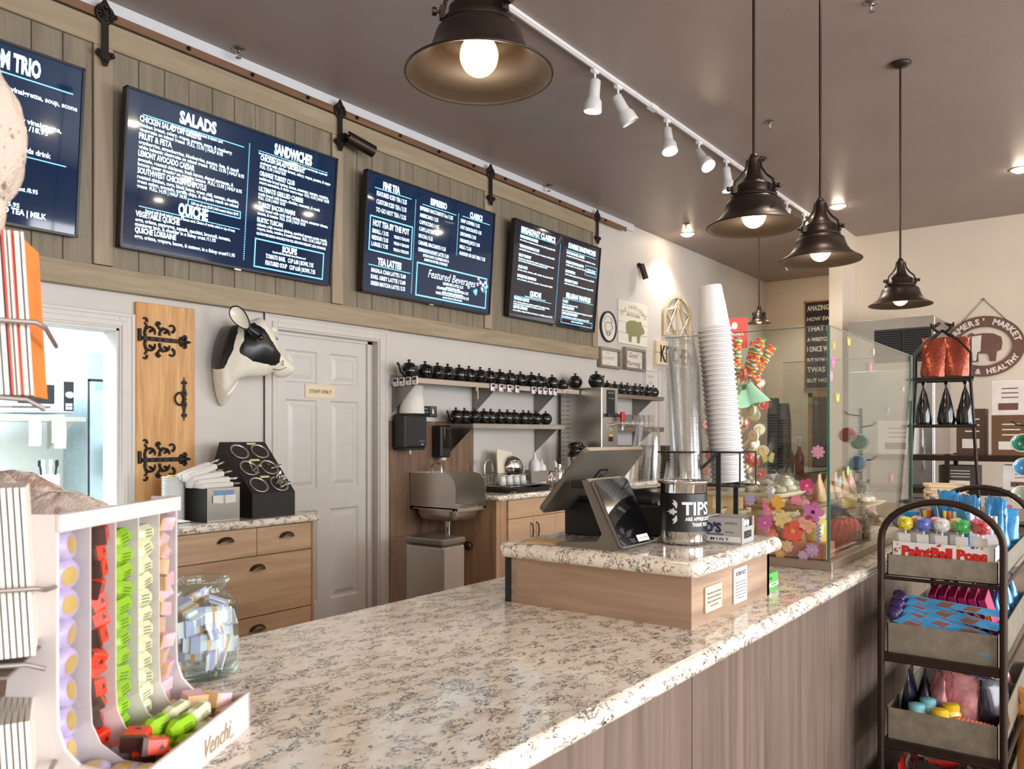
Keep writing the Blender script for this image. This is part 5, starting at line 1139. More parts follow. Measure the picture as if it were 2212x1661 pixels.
for px, zz, s_ in ((1228, 1.802, .95), (1249, 1.802, 1.15), (1285, 1.802, 1.3)):
    x = U(px, 820, Y=4.05 if px < 1260 else 3.95).x
    M = T(min(max(x, 6.47), 6.66) if px > 1260 else x, (4.10, 4.08, 3.92)[(1228, 1249, 1285).index(px)], zz) @ RZ(15) @ S(s_)
    if px == 1228: M = T(6.3, 4.15, 1.776) @ RZ(200) @ S(.9); 
    if px == 1249: M = T(6.50, 4.14, 1.801) @ RZ(10) @ S(1.15)
    if px == 1285: M = T(6.55, 3.94, 1.801) @ RZ(0) @ S(1.25)
    tt = teapot({1228: 'black teapot at the right end of the upper shelf touching the boiler', 1249: 'black teapot at the back of the boiler top', 1285: 'largest black teapot, at the front of the boiler top'}[px], 'teapots on and beside the boiler'); tt.matrix_basis = M
mb = MB(); mb.b2(6.15, 4.03, 1.737, 6.40, 4.29, 1.775, bev=.002); o = obj('shelf_extension', mb, M_['steel']); tag(o, 'short steel shelf piece between the upper shelf and the boiler', 'shelf')
# ---- glasses
mb = MB(); mb.lathe([(.0, .004), (.026, .003), (.028, .0), (.030, .004), (.037, .13), (.0365, .13), (.0285, .010), (.0, .010)], 20, cap=False)
src_ = None
for r_ in range(2):
    for i in range(11):
        M = T(6.86 + .108 * i + .03 * r_, 4.09 + .12 * r_, 1.446)
        if src_ is None: src_ = obj('drinking_glass', mb, M_['clearcup'], M=M, recalc=False); tag(src_, 'clear drinking glasses standing on the lower shelf right of the boiler', 'glass', 'glasses on the lower shelf')
        else: c = src_.copy(); COL.objects.link(c); c.matrix_basis = M
# ---- airpot, faucet, dish rack etc on the back counter
def onc(px, Y): return U(px, 1040, Y=Y).x
ax = onc(1243, 3.98); t = thing('airpot', 'steel airpot with black pump lid behind the register screen', 'airpot', (ax, 3.98, CZ))
mb = MB(); mb.lathe([(0, 0), (.075, 0), (.078, .01), (.078, .26), (.07, .28)], 28); obj('body', mb, M_['steel'], t); mb = MB(); mb.lathe([(.079, .255), (.079, .285), (.06, .30), (.06, .33), (.07, .335), (.072, .36), (.06, .385), (0, .39)], 28, cap=False); mb.box(-.02, -.075, .345, .05, .06, .035, bev=.01); mb.tube([(-.08, 0, .27), (-.1, -.02, .22), (-.085, -.03, .18)], .006, 6); mb.ball((.03, -.05, .365), .014); obj('pump_lid', mb, M_['blackgl'], t)
fx = onc(1043, 4.16); t = thing('gooseneck_faucet', 'tall chrome gooseneck faucet on the back counter', 'faucet', (fx + .02, 4.16, CZ))
mb = MB(); mb.tube([(0, 0, 0), (0, 0, .16)] + [(.05 - .05 * math.cos(a), 0, .2 + .05 * math.sin(a)) for a in [R(20 * k) for k in range(9)]] + [(.11, -.0, .16)], .0085, 10); mb.cyl((0, 0, 0), (0, 0, .03), .02, n=14); obj('spout', mb, M_['chrome'], t); mb = MB(); mb.cyl((.1, 0, .2), (.113, 0, .15), .011, n=10); obj('spray_tip', mb, M_['chrome'], t)
x0 = onc(1060, 4.0); x1 = onc(1140, 4.0)
mb = MB(); mb.prism(rrect(.56, .36, .08), 0, .012, T(x0 + .30, 3.98, CZ + .001)); mb.loft([[(x, y, .0125) for x, y in rrect(.56, .36, .08)], [(x * 1.06, y * 1.1, .035) for x, y in rrect(.56, .36, .08)]], M=T(x0 + .30, 3.98, CZ), cap=False); o = obj('drain_tray', mb, M_['black']); tag(o, 'black drain tray under the dish rack on the back counter', 'tray')
t = thing('dish_rack', 'wire dish rack with a steel side panel on the black tray', 'dish rack', (x0 + .02, 3.86, CZ + .036))
mb = MB()
for z in (.01, .10): mb.tube([(0, 0, z), (.56, 0, z), (.56, .24, z), (0, .24, z)], .003, 6, closed=True)
for k in range(15): mb.tube([(.04 * k, 0, .10 if k % 14 == 0 else .04), (.04 * k, 0, .01), (.04 * k, .24, .01), (.04 * k, .24, .10)], .002, 5)
obj('wire_frame', mb, M_['chrome'], t); mb = MB(); mb.b2(.34, -.004, .03, .58, .0, .12, bev=.001); mb.b2(.578, -.004, .03, .582, .24, .12); obj('side_panel', mb, M_['steel'], t)
src_ = None
mb = MB(); mb.lathe([(.0, .0), (.024, .001), (.034, .075), (.032, .075), (.022, .005), (0, .005)], 18, cap=False)
for k in range(7):
    M = T(x0 + .06 + .045 * k, 3.93 + .06 * (k % 2), CZ + .05 + .08) @ RX(180)
    if src_ is None: src_ = obj('tea_cup', mb, M_['white'], M=M); tag(src_, 'small white cups drying upside down in the dish rack', 'cup', 'cups in the dish rack')
    else: c = src_.copy(); COL.objects.link(c); c.matrix_basis = M
mb = MB(); mb.prism(rrect(.21, .27, .012), 0, .01, T(onc(1098, 4.1), 4.14, CZ + .19) @ FW @ RX(-10) @ RZ(-8)); o = obj('cutting_board', mb, pm('cream_board', (228, 218, 200), .5)); tag(o, 'cream cutting board leaning upright behind the dish rack', 'cutting board')
mb = MB(); mb.lathe([(.0, 0), (.05, .0), (.085, .02), (.105, .06), (.11, .1), (.108, .1), (.1, .06), (.08, .024), (.0, .006)], 36, T(onc(1128, 3.98), 4.06, CZ + .16) @ RX(-80) @ RY(30), cap=False); o = obj('mixing_bowl', mb, M_['chrome']); tag(o, 'shiny steel mixing bowl drying on its side in the dish rack', 'bowl')
for k, (px, s_, lb) in enumerate(((1157, 1.0, 'tall white plastic squeeze bottle behind the rack panel'), (1172, .8, 'shorter white plastic bottle right of the tall squeeze bottle'))):
    mb = MB(); mb.lathe([(0, 0), (.036, 0), (.038, .01), (.038, .13), (.03, .15), (.016, .158), (.012, .17), (.005, .20), (0, .2)], 20, T(onc(px, 3.98), 3.99, CZ + .037) @ S(1.35 * s_)); o = obj('squeeze_bottle', mb, M_['white']); tag(o, lb, 'bottle')
t = thing('cream_whipper', 'slim steel cream whipper bottle at the end of the dish rack', 'bottle', (onc(1208, 3.88), 3.88, CZ))
mb = MB(); mb.lathe([(0, 0), (.032, 0), (.034, .01), (.034, .13), (.026, .155), (.018, .165), (.018, .18)], 20); obj('body', mb, M_['chrome'], t); mb = MB(); mb.cyl((0, 0, .18), (0, 0, .205), .02, n=12); mb.tube([(0, 0, .2), (.06, 0, .185), (.07, 0, .10)], .005, 6); obj('valve_head', mb, M_['steel'], t)
mb = MB(); mb.loft([[(x * s_, y * s_, z) for x, y in rrect(.05, .05, .01)] for s_, z in ((1, 0), (.7, .03), (.1, .06))]); o = obj('folded_cloth', mb, M_['paper'], M=T(onc(1203, 4.0), 4.02, CZ + .17)); tag(o, 'small folded white paper standing among the metal jugs', 'paper')
for k in range(3):
    mb = MB(); mb.lathe([(0, 0), (.04, 0), (.042, .09), (.04, .09), (.038, .004), (0, .004)], 20, T(onc(1186 + 8 * k, 4.02), 4.03 + .03 * (k % 2), CZ + .001) @ S(1.3 + .2 * (k == 1))); o = obj('milk_jug', mb, M_['chrome']); tag(o, 'small steel milk jugs beside the dish rack', 'jug', 'milk jugs by the dish rack')
# right of the boiler
t = thing('espresso_grinder', 'white coffee machine housing on the counter right of the boiler', 'coffee machine', (6.95, 3.95, CZ))
mb = MB(); mb.box(.05, .05, .12, .22, .3, .24, bev=.03); obj('housing', mb, M_['white'], t); mb = MB(); mb.box(.05, -.102, .16, .12, .006, .06); obj('front_panel', mb, M_['mblack'], t)
t = thing('toaster_oven', 'dark oven on the back counter below the glasses', 'oven', (7.75, 3.92, CZ)); mb = MB(); mb.box(0, .1, .17, .62, .42, .34, bev=.01); obj('body', mb, M_['mblack'], t); mb = MB(); mb.box(-.06, -.112, .17, .4, .006, .22); obj('door_glass', mb, M_['blackgl'], t)
mb = MB(); mb.b2(7.15, 3.95, CZ, 7.4, 4.2, CZ + .22, bev=.01); o = obj('wicker_box', mb, pm('wicker_tan', (166, 134, 102), .7, bump=.4)); tag(o, 'tan woven box on the back counter under the glass shelf', 'box')
# ---- cutlery holder
t = thing('cutlery_holder', 'black slanted holder with six round steel cutlery wells', 'cutlery holder', (2.70, 3.80, CZ))
a_, b_ = Vector((0, .0, .132)), Vector((0, .28, .415)); sl = (b_ - a_); ln_ = sl.length
mb = MB(); mb.prism([(0, 0), (0, .132), (.28, .415), (.31, .415), (.40, .22), (.40, 0)], 0, .285, MX); obj('body', mb, M_['mblack'], t)
sv = sl.normalized(); nv = Vector((1, 0, 0)).cross(sv); 
Ms = Matrix(((1, 0, 0, 0), (0, sv.y, nv.y, a_.y), (0, sv.z, nv.z, a_.z), (0, 0, 0, 1)))
M_['spoonm'] = M_['chrome']
for r_ in range(3):
    mb = MB(); mb.box(.1425 + (.0 if r_ < 2 else .04), .06 + .13 * r_ + .062, .0015, .06, .014, .002, M=Ms); obj('paper_label', mb, pm('yellow_label', (222, 220, 150), .6), t)
    for c in range(2):
        q = (.075 + .135 * c, .065 + .128 * r_); B = Ms @ T(q[0], q[1], 0)
        mb = MB(); mb.lathe([(.042, .001), (.056, .001), (.058, .004), (.054, .006), (.047, .004), (.046, .001)], 32, B, cap=False); o = obj('steel_rim', mb, M_['steel'], t)
        mb = MB(); mb.lathe([(.0, .0012), (.046, .0014)], 28, B, cap=False); obj('well', mb, pm('well_dark_steel', (70, 64, 56), .5, .6), o)
        mb = MB()
        for k in range(6): mb.lathe([(0, .002), (.005, .002)], 10, B @ T(.026 * math.cos(k * 1.05), .026 * math.sin(k * 1.05), 0), cap=False)
        mb.lathe([(0, .002), (.005, .002)], 10, B, cap=False); obj('well_hole', mb, M_['ink'], o)
def spoon(M, lb, gp, n=1, first={}):
    if gp not in first:
        mb = MB(); mb.tube([(0, 0, -.002), (0, 0, .012), (.003, 0, .03)], .0022, 5); mb.ball((.004, 0, .042), (.003, .010, .016), 10, 6); o = obj('spoon', mb, M_['chrome']); tag(o, lb, 'cutlery', gp); first[gp] = o
    else: o = first[gp].copy(); COL.objects.link(o)
    o.matrix_basis = M
rn = random.Random(5); TL = T(2.70, 3.80, CZ)
for (c, r_, n, gp, lb) in ((0, 1, 6, 'spoons in the middle left well', 'steel spoons lying in the middle left well'), (1, 1, 3, 'spoons in the middle right well', 'steel spoons in the middle right well of the cutlery holder'), (1, 0, 16, 'spoons in the lower right well', 'many steel spoons in the lower right well of the cutlery holder')):
    for k in range(n):
        a = rn.uniform(0, 6.28); rr_ = rn.uniform(0, .03 if n > 8 else .014)
        spoon(TL @ Ms @ T(.075 + .135 * c + rr_ * math.cos(a) + (.012 if n < 8 else 0), .065 + .128 * r_ + rr_ * math.sin(a) - (.01 if n < 8 else 0), .002) @ RZ(rn.uniform(0, 360)) @ RY(rn.uniform(10, 60)), lb, gp)
# ---- napkin dispenser + wrapped cutlery
t = thing('napkin_dispenser', 'steel fronted napkin dispenser with a napkin hanging out', 'napkin dispenser', (2.425, 3.80, CZ))
mb = MB(); mb.b2(0, .002, 0, .195, .23, .18, bev=.004); obj('body', mb, M_['mblack'], t); mb = MB(); mb.b2(0, -.003, 0, .195, .002, .18, bev=.002); obj('face_plate', mb, M_['steel'], t)
mb = MB(); mb.b2(.04, -.006, .140, .155, -.002, .165); obj('blue_slot', mb, pm('blue_slot', (110, 150, 196), .4), t); mb = MB(); mb.sheet(lambda u, v_: (.03 + .135 * u, -.008 - .006 * math.sin(u * 9), .14 - .045 * v_ * (1 - .3 * abs(u - .5))), 10, 4); obj('napkin', mb, M_['paper'], t)
def cutroll(M, first=[]):
    if not first:
        t = thing('wrapped_cutlery', 'white napkin rolls of cutlery piled on the napkin dispenser', 'cutlery roll', group='wrapped cutlery on the dispenser')
        mb = MB(); mb.loft([[(x, y * s_ * 1.0, z * s_) for y, z in rrect(.062, .032, .013)] for x, s_ in ((-.1, .9), (-.06, 1), (.04, 1.05), (.08, .9))]); obj('napkin', mb, M_['paper'], t)
        mb = MB(); mb.box(.075, 0, .004, .09, .008, .002); mb.ball((.128, 0, .004), (.022, .013, .004), 12, 6); mb.box(.07, .01, -.002, .09, .012, .002); mb.box(.125, .01, -.002, .03, .02, .0015); obj('cutlery', mb, M_['chrome'], t); first.append(t)
    else: t = dup(first[0])
    t.matrix_basis = M
for i, (dx, dy, dz, a, b) in enumerate(((.06, .03, .0, 3, 0), (.07, .08, .0, -4, 0), (.05, .13, .0, 5, 0), (.07, .19, 0, 0, 0), (.05, .05, .023, -2, -3), (.04, .1, .024, 4, -4), (.05, .16, .024, -3, -3), (.03, .07, .048, 0, -7), (.02, .12, .05, 6, -9), (.005, .09, .074, 3, -16), (.0, .14, .078, -4, -20))):
    cutroll(T(2.425 + dx + .02, 3.80 + dy, CZ + .192 + dz) @ RZ(a) @ RY(b))
src_ = None
for k in range(22):
    mb = MB(); mb.lathe([(.0, 0), (.05, 0), (.054, .003), (.056, .008), (.058, .008), (.058, .010), (.0, .0095)], 28, cap=False)
    M = T(2.355, 4.0, CZ + .001 + .0108 * k)
    if src_ is None: src_ = obj('plastic_dome', mb, M_['white'], M=M); tag(src_, 'white plastic lids stacked between the white display and the napkin dispenser', 'cup lid', 'stack of white lids')
    else: c = src_.copy(); COL.objects.link(c); c.matrix_basis = M
mb = MB(); mb.lathe([(0, 0), (.03, 0), (.03, .006), (0, .006)], 20, T(2.355, 4.0, CZ + .2395)); o = obj('yellow_cap', mb, pm('yellow_plastic', (236, 214, 70), .4)); tag(o, 'small yellow cap on top of the white lid stack', 'lid')
mb = MB(); mb.prism([(0, 0), (.15, 0), (.13, .1), (-.02, .1)], 0, .003, T(2.2, 3.83, CZ + .012) @ RX(4)); mb.prism([(0, 0), (.15, 0), (.13, .1), (-.02, .1)], 0, .003, T(2.2, 3.83, CZ + .001)); o = obj('menu_booklet', mb, M_['paper']); tag(o, 'open white booklet lying left of the napkin dispenser', 'booklet')

# ================================================================ kitchen through the hatch
t = thing('microwave', 'pale steel microwave on a wall shelf seen through the hatch', 'microwave', (2.49, 6.35, 1.515))
mb = MB(); mb.b2(0, 0, .01, .45, .42, .29, bev=.01); obj('body', mb, pm('pale_steel', (206, 212, 214), .35, .5), t); mb = MB(); mb.b2(.02, -.006, .03, .33, 0, .27, bev=.002); obj('door', mb, pm('mw_door', (190, 198, 202), .3, .4), t)
mb = MB(); mb.b2(.37, -.005, .03, .44, 0, .25); obj('control_panel', mb, M_['black'], t); mb = MB(); mb.cyl((.405, -.005, .15), (.405, -.03, .15), .024, n=18); obj('dial', mb, M_['white'], t)
mb = MB()
for i in range(2):
    for j in range(2): mb.box(.392 + .026 * i, -.007, .05 + .026 * j, .02, .004, .02)
obj('button', mb, M_['white'], t); mb = MB(); mb.b2(.05, -.008, .08, .30, -.006, .22); obj('door_window', mb, M_['black'], t)
t = thing('wall_shelf', 'pale steel wall shelf carrying the microwave in the kitchen', 'shelf', (2.4, 6.3, 1.50)); mb = MB(); mb.b2(0, 0, -.035, .6, .6, 0, bev=.002); obj('shelf_tray', mb, M_['steel'], t); mb = MB(); mb.prism([(.6, 0), (.05, 0), (.6, -.25)], .58, .585, MX); obj('bracket', mb, M_['steel'], t)
for i, (px, lb, l_) in enumerate(((75, 'white order ticket hanging left under the kitchen shelf', .19), (124, 'white order ticket hanging under the shelf below the microwave dial', .17), (130, 'longer white ticket behind the right hanging order ticket', .21))):
    x = U(px, 930, Y=6.29).x; mb = MB(); mb.sheet(lambda u, v_: (-.042 + .084 * u, -.006 * math.sin(v_ * 3), -l_ * v_), 2, 6); o = obj('order_ticket', mb, M_['paper'], M=T(x, 6.288 + .004 * (i == 2), 1.475)); tag(o, lb, 'ticket')
t = thing('kitchen_fridge', 'tall pale steel refrigerator at the right of the hatch view', 'fridge', (3.14, 6.55, 0)); M_['fr'] = pm('fridge_steel', (170, 186, 194), .35, .6)
mb = MB(); mb.b2(0, .02, 0, .8, .42, 2.02, bev=.004); obj('cabinet', mb, M_['fr'], t); mb = MB(); mb.b2(.01, 0, .1, .79, .02, 1.79, bev=.004); obj('fridge_door', mb, M_['fr'], t); mb = MB(); mb.b2(.0, .004, 1.79, .8, .02, 1.81); mb.b2(0, .004, .1, .012, .018, 1.8); obj('gasket', mb, M_['black'], t)
mb = MB(); mb.b2(.05, -.004, 1.73, .11, .0, 1.78); obj('energy_sticker', mb, pm('sky_sticker', (120, 190, 220), .5), t); mb = MB(); mb.b2(.13, -.006, 1.93, .35, .02, 1.99); obj('readout', mb, pm('readout_blue', (140, 196, 214), .4), t)
mb = MB(); mb.box(.2, -.1, 1.15, .12, .2, .28, bev=.02); obj('door_bin', mb, pm('grey_bin', (110, 124, 124), .5), t)
t = thing('utensil_crock', 'white crock of utensils in the kitchen', 'utensil pot', (2.255, 5.2, .925)); mb = MB(); mb.lathe([(0, 0), (.055, 0), (.059, .2), (.055, .2), (.052, .01), (0, .01)], 24, cap=False); obj('pot', mb, M_['white'], t)
for k in range(7):
    a = k * .9; mb = MB(); mb.tube([(.02 * math.cos(a), .02 * math.sin(a), .02), (.045 * math.cos(a), .045 * math.sin(a), .25)], .006, 6); mb.box(.048 * math.cos(a), .048 * math.sin(a), .27, .02, .008, .04, bev=.003); obj('utensil', mb, M_['white'] if k % 3 else M_['black'], t)
t = thing('prep_table', 'steel prep table behind the kitchen hatch', 'table', (.3, 4.6, 0)); mb = MB(); mb.b2(0, 0, .885, 2.6, .8, .925, bev=.003); obj('table_top', mb, M_['steel'], t)
for x in (.05, 2.55):
    for y in (.05, .75): mb = MB(); mb.cyl((x, y, 0), (x, y, .885), .02, n=10); obj('leg', mb, M_['steel'], t)
# ================================================================ wall decor right of the screens
def onwall(px, py, d=0): return U(px, py, Y=WALL - d)
def decor(name, label, cat, px, py, d=0): p = onwall(px, py, d); return thing(name, label, cat, M=T(p.x, WALL - d, p.z) @ FW)
M_['wframe'] = wood('weathered_frame', (120, 108, 98), (158, 146, 136), 'X', 8, 8, .7); M_['wpanel'] = pm('white_painted_board', (228, 222, 208), .6, var=.04)
t = decor('round_sign', "round white LET'S EAT sign with black rim beside the last screen", 'sign', 1312, 706)
mb = MB(); mb.cyl((0, 0, 0), (0, 0, .012), .148, n=48); obj('face', mb, M_['wpanel'], t); mb = MB(); mb.lathe([(.145, 0), (.162, 0), (.162, .022), (.145, .022), (.145, .0)], 48, cap=False); obj('rim', mb, M_['mblack'], t)
mb = MB()
for i, ch in enumerate("LET'S EAT"):
    a = R(150 - 120 * i / 8); mb.text(ch, 0, -.012, .026, M=T(.105 * math.cos(a), .105 * math.sin(a), .0125) @ RZ(math.degrees(a) - 90), al='c', bold=.02)
def pigpoly(s_=1.0):
    return [(x * s_, y * s_) for x, y in ((-.17, .03), (-.16, .09), (-.09, .13), (.0, .14), (.08, .13), (.11, .15), (.14, .13), (.15, .09), (.18, .06), (.205, .02), (.19, -.02), (.15, -.03), (.12, -.05), (.10, -.16), (.05, -.16), (.05, -.07), (-.05, -.08), (-.06, -.16), (-.11, -.16), (-.12, -.06), (-.16, -.04))]
P = pigpoly(.42); mb.tube([(x, y - .01, .0135) for x, y in P], .003, 5, closed=True); mb.tube([(x * .4, y * .3 - .075, .0135) for x, y in P], .002, 5, closed=True); obj('drawing', mb, M_['ink'], t)
t = decor('pig_sign', 'square white plank sign with a green pig and OLD FASHIONED lettering', 'sign', 1365, 700)
mb = MB()
for k in range(4): mb.box(0, -.174 + .116 * k, .010, .66, .113, .02, bev=.002)
obj('plank_board', mb, M_['wpanel'], t); og = pm('olive_print_green', (136, 138, 96), .6)
mb = MB(); mb.prism(pigpoly(1.0), .0204, .0215, T(.02, -.075, 0) @ S(1.15, .8, 1)); obj('pig_picture', mb, og, t); mb = MB(); tx = 'OLD FASHIONED'
for i, ch in enumerate(tx):
    a = R(128 - 76 * i / 12); mb.text(ch, 0, 0, .04, M=T(.42 * math.cos(a), -.24 + .40 * math.sin(a), .0208) @ RZ(math.degrees(a) - 90), al='c', bold=.03)
mb.text('BUTCHER', 0, .075, .03, .3, 'c', z=.0208, bold=.03); obj('lettering', mb, pm('mustard_print', (150, 138, 88), .6), t)
t = decor('arched_window_frame', 'cream arched wooden window frame ornament high on the menu wall', 'wall ornament', 1461, 686)
M_['arch'] = wood('cream_distressed', (176, 152, 120), (224, 210, 186), 'Y', 6, 8, .6)
W_, H_ = .40, .24
out = [(-W_, -.25), (W_, -.25), (W_, .0)] + [(W_ * math.cos(a), H_ * 1.1 * math.sin(a)) for a in [R(k * 10) for k in range(1, 18)]] + [(-W_, .0)]
mb = MB(); inn = [(x * .82, y * .86) for x, y in out]; n = len(out)
for k in range(n):
    a, b, c, d = out[k], out[(k + 1) % n], inn[(k + 1) % n], inn[k]; mb.prism([a, b, c, d], 0, .035)
obj('frame', mb, M_['arch'], t)
mb = MB(); mb.box(0, .0, .02, .035, .48, .022)
for s_ in (-1, 1):
    mb.tube([(0, .2, .02), (s_ * .12, .09, .02), (s_ * .32, .05, .02)], .014, 5); mb.tube([(s_ * .32, .05, .02), (s_ * .06, -.22, .02)], .014, 5); mb.tube([(s_ * .03, .14, .02), (s_ * .3, -.22, .02)], .010, 5)
obj('tracery', mb, M_['arch'], t)
def framed(px, py, w, h, label, lines, f=.028, mat=None):
    t = decor('framed_sign', label, 'sign', px, py); mb = MB()
    for a in ((-w / 2, -h / 2, w / 2, -h / 2 + f), (-w / 2, h / 2 - f, w / 2, h / 2), (-w / 2, -h / 2 + f, -w / 2 + f, h / 2 - f), (w / 2 - f, -h / 2 + f, w / 2, h / 2 - f)): mb.b2(a[0], a[1], 0, a[2], a[3], .05, bev=.002)
    obj('frame', mb, mat or M_['wframe'], t); mb = MB(); mb.b2(-w / 2 + f, -h / 2 + f, 0, w / 2 - f, h / 2 - f, .012); obj('face', mb, M_['wpanel'], t)
    mb = MB()
    for s_, y, hh, ww, sh in lines: mb.text(s_, 0, y, hh, ww, 'c', z=.0125, shear=sh)
    obj('lettering', mb, M_['ink'] if hh > .05 else pm('pale_ink', (150, 146, 140), .6), t); return t
framed(1312, 774, .43, .21, 'small grey framed sign reading GOURMET under the round sign', [('the', .045, .018, .06, .2), ('GOURMET', -.015, .035, .28, 0), ('life', -.06, .018, .06, .2)])
framed(1366, 777, .46, .24, 'grey framed Good Morning sign in black script', [('Good', .02, .055, .2, .3), ('Morning', -.07, .06, .32, .3)])
framed(1403, 828, .34, .30, 'white paper poster in a thin white frame above the right shelf', [('FRESH', .06, .03, .14, 0), ('TEA', -.01, .03, .1, 0), ('COFFEE', -.07, .03, .16, 0)], .012, M_['white'])
t = decor('kitchen_sign', 'cream plank sign with bold black letters starting KI, cut off by cups', 'sign', 1448, 767)
mb = MB(); mb.box(.08, .07, .02, 1.02, .135, .04, bev=.003); mb.box(.08, -.07, .02, 1.02, .135, .04, bev=.003); obj('plank_board', mb, M_['cream'], t)
mb = MB(); mb.text('KITCHEN', -.34, -.095, .19, .86, 'l', z=.0415, bold=.03); obj('lettering', mb, M_['ink'], t)
# door beyond the shelves
d = bpy.data.objects.new('door_2', None); COL.objects.link(d); d['kind'] = 'structure'
mb = MB(); mb.b2(8.52, WALL - .02, 0, 8.62, WALL, 2.12); mb.b2(9.48, WALL - .02, 0, 9.58, WALL, 2.12); mb.b2(8.62, WALL - .02, 2.03, 9.48, WALL, 2.12); obj('door_frame', mb, M_['trimw'], d)
mb = MB(); mb.b2(8.63, WALL - .012, 0, 9.47, WALL, 2.025)
for a, b in ((.24, .86), (1.0, 1.6), (1.71, 1.925)):
    for c0 in (8.72, 9.10): mb.b2(c0, WALL - .02, a, c0 + .28, WALL - .012, b, bev=.008)
obj('door_panel', mb, M_['door'], d)

# ================================================================ far end of the shop
t = thing('letter_board', 'tall dark letter board of white words on the far alcove wall', 'sign', M=T(FARX, 3.42, 2.66) @ FF)
lw, lh = .62, 1.28
mb = MB()
for a in ((-lw / 2, -lh / 2, lw / 2, -lh / 2 + .02), (-lw / 2, lh / 2 - .02, lw / 2, lh / 2), (-lw / 2, -lh / 2, -lw / 2 + .02, lh / 2), (lw / 2 - .02, -lh / 2, lw / 2, lh / 2)): mb.b2(a[0], a[1], 0, a[2], a[3], .03)
obj('frame', mb, wood('oak_frame', (160, 118, 70), (196, 152, 98), 'Y', 6, 8), t); mb = MB(); mb.b2(-lw / 2 + .02, -lh / 2 + .02, 0, lw / 2 - .02, lh / 2 - .02, .015); obj('face', mb, pm('felt_plum', (62, 52, 58), .9), t)
mb = MB()
for i, s_ in enumerate(('AMAZING GRACE', 'HOW SWEET', 'THAT SAVED', 'A WRETCH LIKE ME', 'I ONCE WAS LOST', 'BUT NOW AM FOUND', 'TWAS BLIND', 'BUT NOW I SEE')): mb.text(s_, -.27, .50 - .148 * i, .075 if i % 2 == 0 else .055, None, 'l', z=.016, bold=.03, wmax=.54)
obj('lettering', mb, M_['wpanel'], t)
t = thing('doorway_mirror', 'brown framed tall mirror panel by the far alcove wall', 'mirror', (11.7, 3.15, 0)); mb = MB()
for a, b in ((-.42, -.36), (.36, .42)): mb.b2(0, a, .02, .05, b, 1.95)
mb.b2(0, -.42, 1.89, .05, .42, 1.95); mb.b2(0, -.42, 0, .05, .42, .08); obj('frame', mb, wood('oak_frame', (160, 118, 70), (196, 152, 98), 'Y', 6, 8), t)
mb = MB(); mb.b2(.02, -.36, .05, .035, .36, 1.92); obj('glass', mb, pm('dark_mirror', (92, 80, 70), .12, .6), t)
# big refrigerator with louvred head
t = thing('refrigerator', 'tall stainless refrigerator with a black louvred grille near the far wall', 'fridge', (8.95, 1.50, 0))
mb = MB(); mb.b2(.01, 0, .0, .9, .82, 2.55, bev=.006); obj('cabinet', mb, M_['steel'], t)
mb = MB(); mb.b2(-.005, .03, 2.10, .012, .56, 2.44); obj('grille_panel', mb, M_['ink'], t); mb = MB()
for k in range(14): mb.b2(-.018, .035, 2.112 + .0235 * k, -.004, .285, 2.122 + .0235 * k); mb.b2(-.018, .305, 2.112 + .0235 * k, -.004, .555, 2.122 + .0235 * k)
obj('grille_slats', mb, pm('grille_grey', (60, 60, 62), .4, .5), t)
mb = MB(); mb.b2(-.02, .01, .15, .012, .81, 2.02, bev=.004); obj('fridge_door', mb, pm('bright_steel', (176, 178, 176), .25, .7), t); mb = MB(); mb.tube([(-.02, .1, 1.0), (-.06, .1, 1.05), (-.06, .1, 1.5), (-.02, .1, 1.55)], .012, 8); obj('handle', mb, M_['chrome'], t)
# farmers market sign
t = thing('oval_market_sign', "oval brown FARMERS' MARKET sign with a pig, hung by a chain", 'sign', M=T(PX, 1.19, 2.30) @ FF)
def ell(a, b, n=56): return [(a * math.cos(2 * math.pi * k / n), b * math.sin(2 * math.pi * k / n)) for k in range(n)]
M_['brownp'] = pm('brown_sign', (112, 76, 66), .6, var=.12); o_, i_ = ell(.375, .32), ell(.262, .205)
mb = MB()
for k in range(56): mb.prism([o_[k], o_[(k + 1) % 56], i_[(k + 1) % 56], i_[k]], 0, .02)
mb.prism(pigpoly(1.0), 0, .018, T(.0, .0, 0) @ S(-1, 1, 1)); obj('sign_ring', mb, M_['brownp'], t)
mb = MB(); mb.prism([(-.11, -.05), (-.11, .11), (-.02, .12), (-.03, -.05), (-.06, -.06), (-.07, -.15), (-.10, -.15)], .0185, .02, T(.0, .0, 0)); 
for i, ch in enumerate("FARMERS' MARKET"):
    a = R(165 - 150 * i / 14); mb.text(ch, 0, -.028, .062, M=T(.317 * math.cos(a), .262 * math.sin(a), .0205) @ RZ(math.degrees(math.atan2(math.sin(a) / .32, math.cos(a) / .375)) - 90), al='c', bold=.04)
for i, ch in enumerate('FRESH & HEALTHY'):
    a = R(207 + 126 * i / 14); mb.text(ch, 0, -.028, .055, M=T(.32 * math.cos(a), .265 * math.sin(a), .0205) @ RZ(math.degrees(math.atan2(math.sin(a) / .32, math.cos(a) / .375)) + 90), al='c', bold=.04)
obj('lettering', mb, M_['wpanel'], t); mb = MB(); mb.tube([(-.22, .25, .01), (0, .50, .012), (.22, .25, .01)], .004, 5); mb.ball((0, .5, .01), .012, 8, 6); obj('chain', mb, M_['steeld'], t)
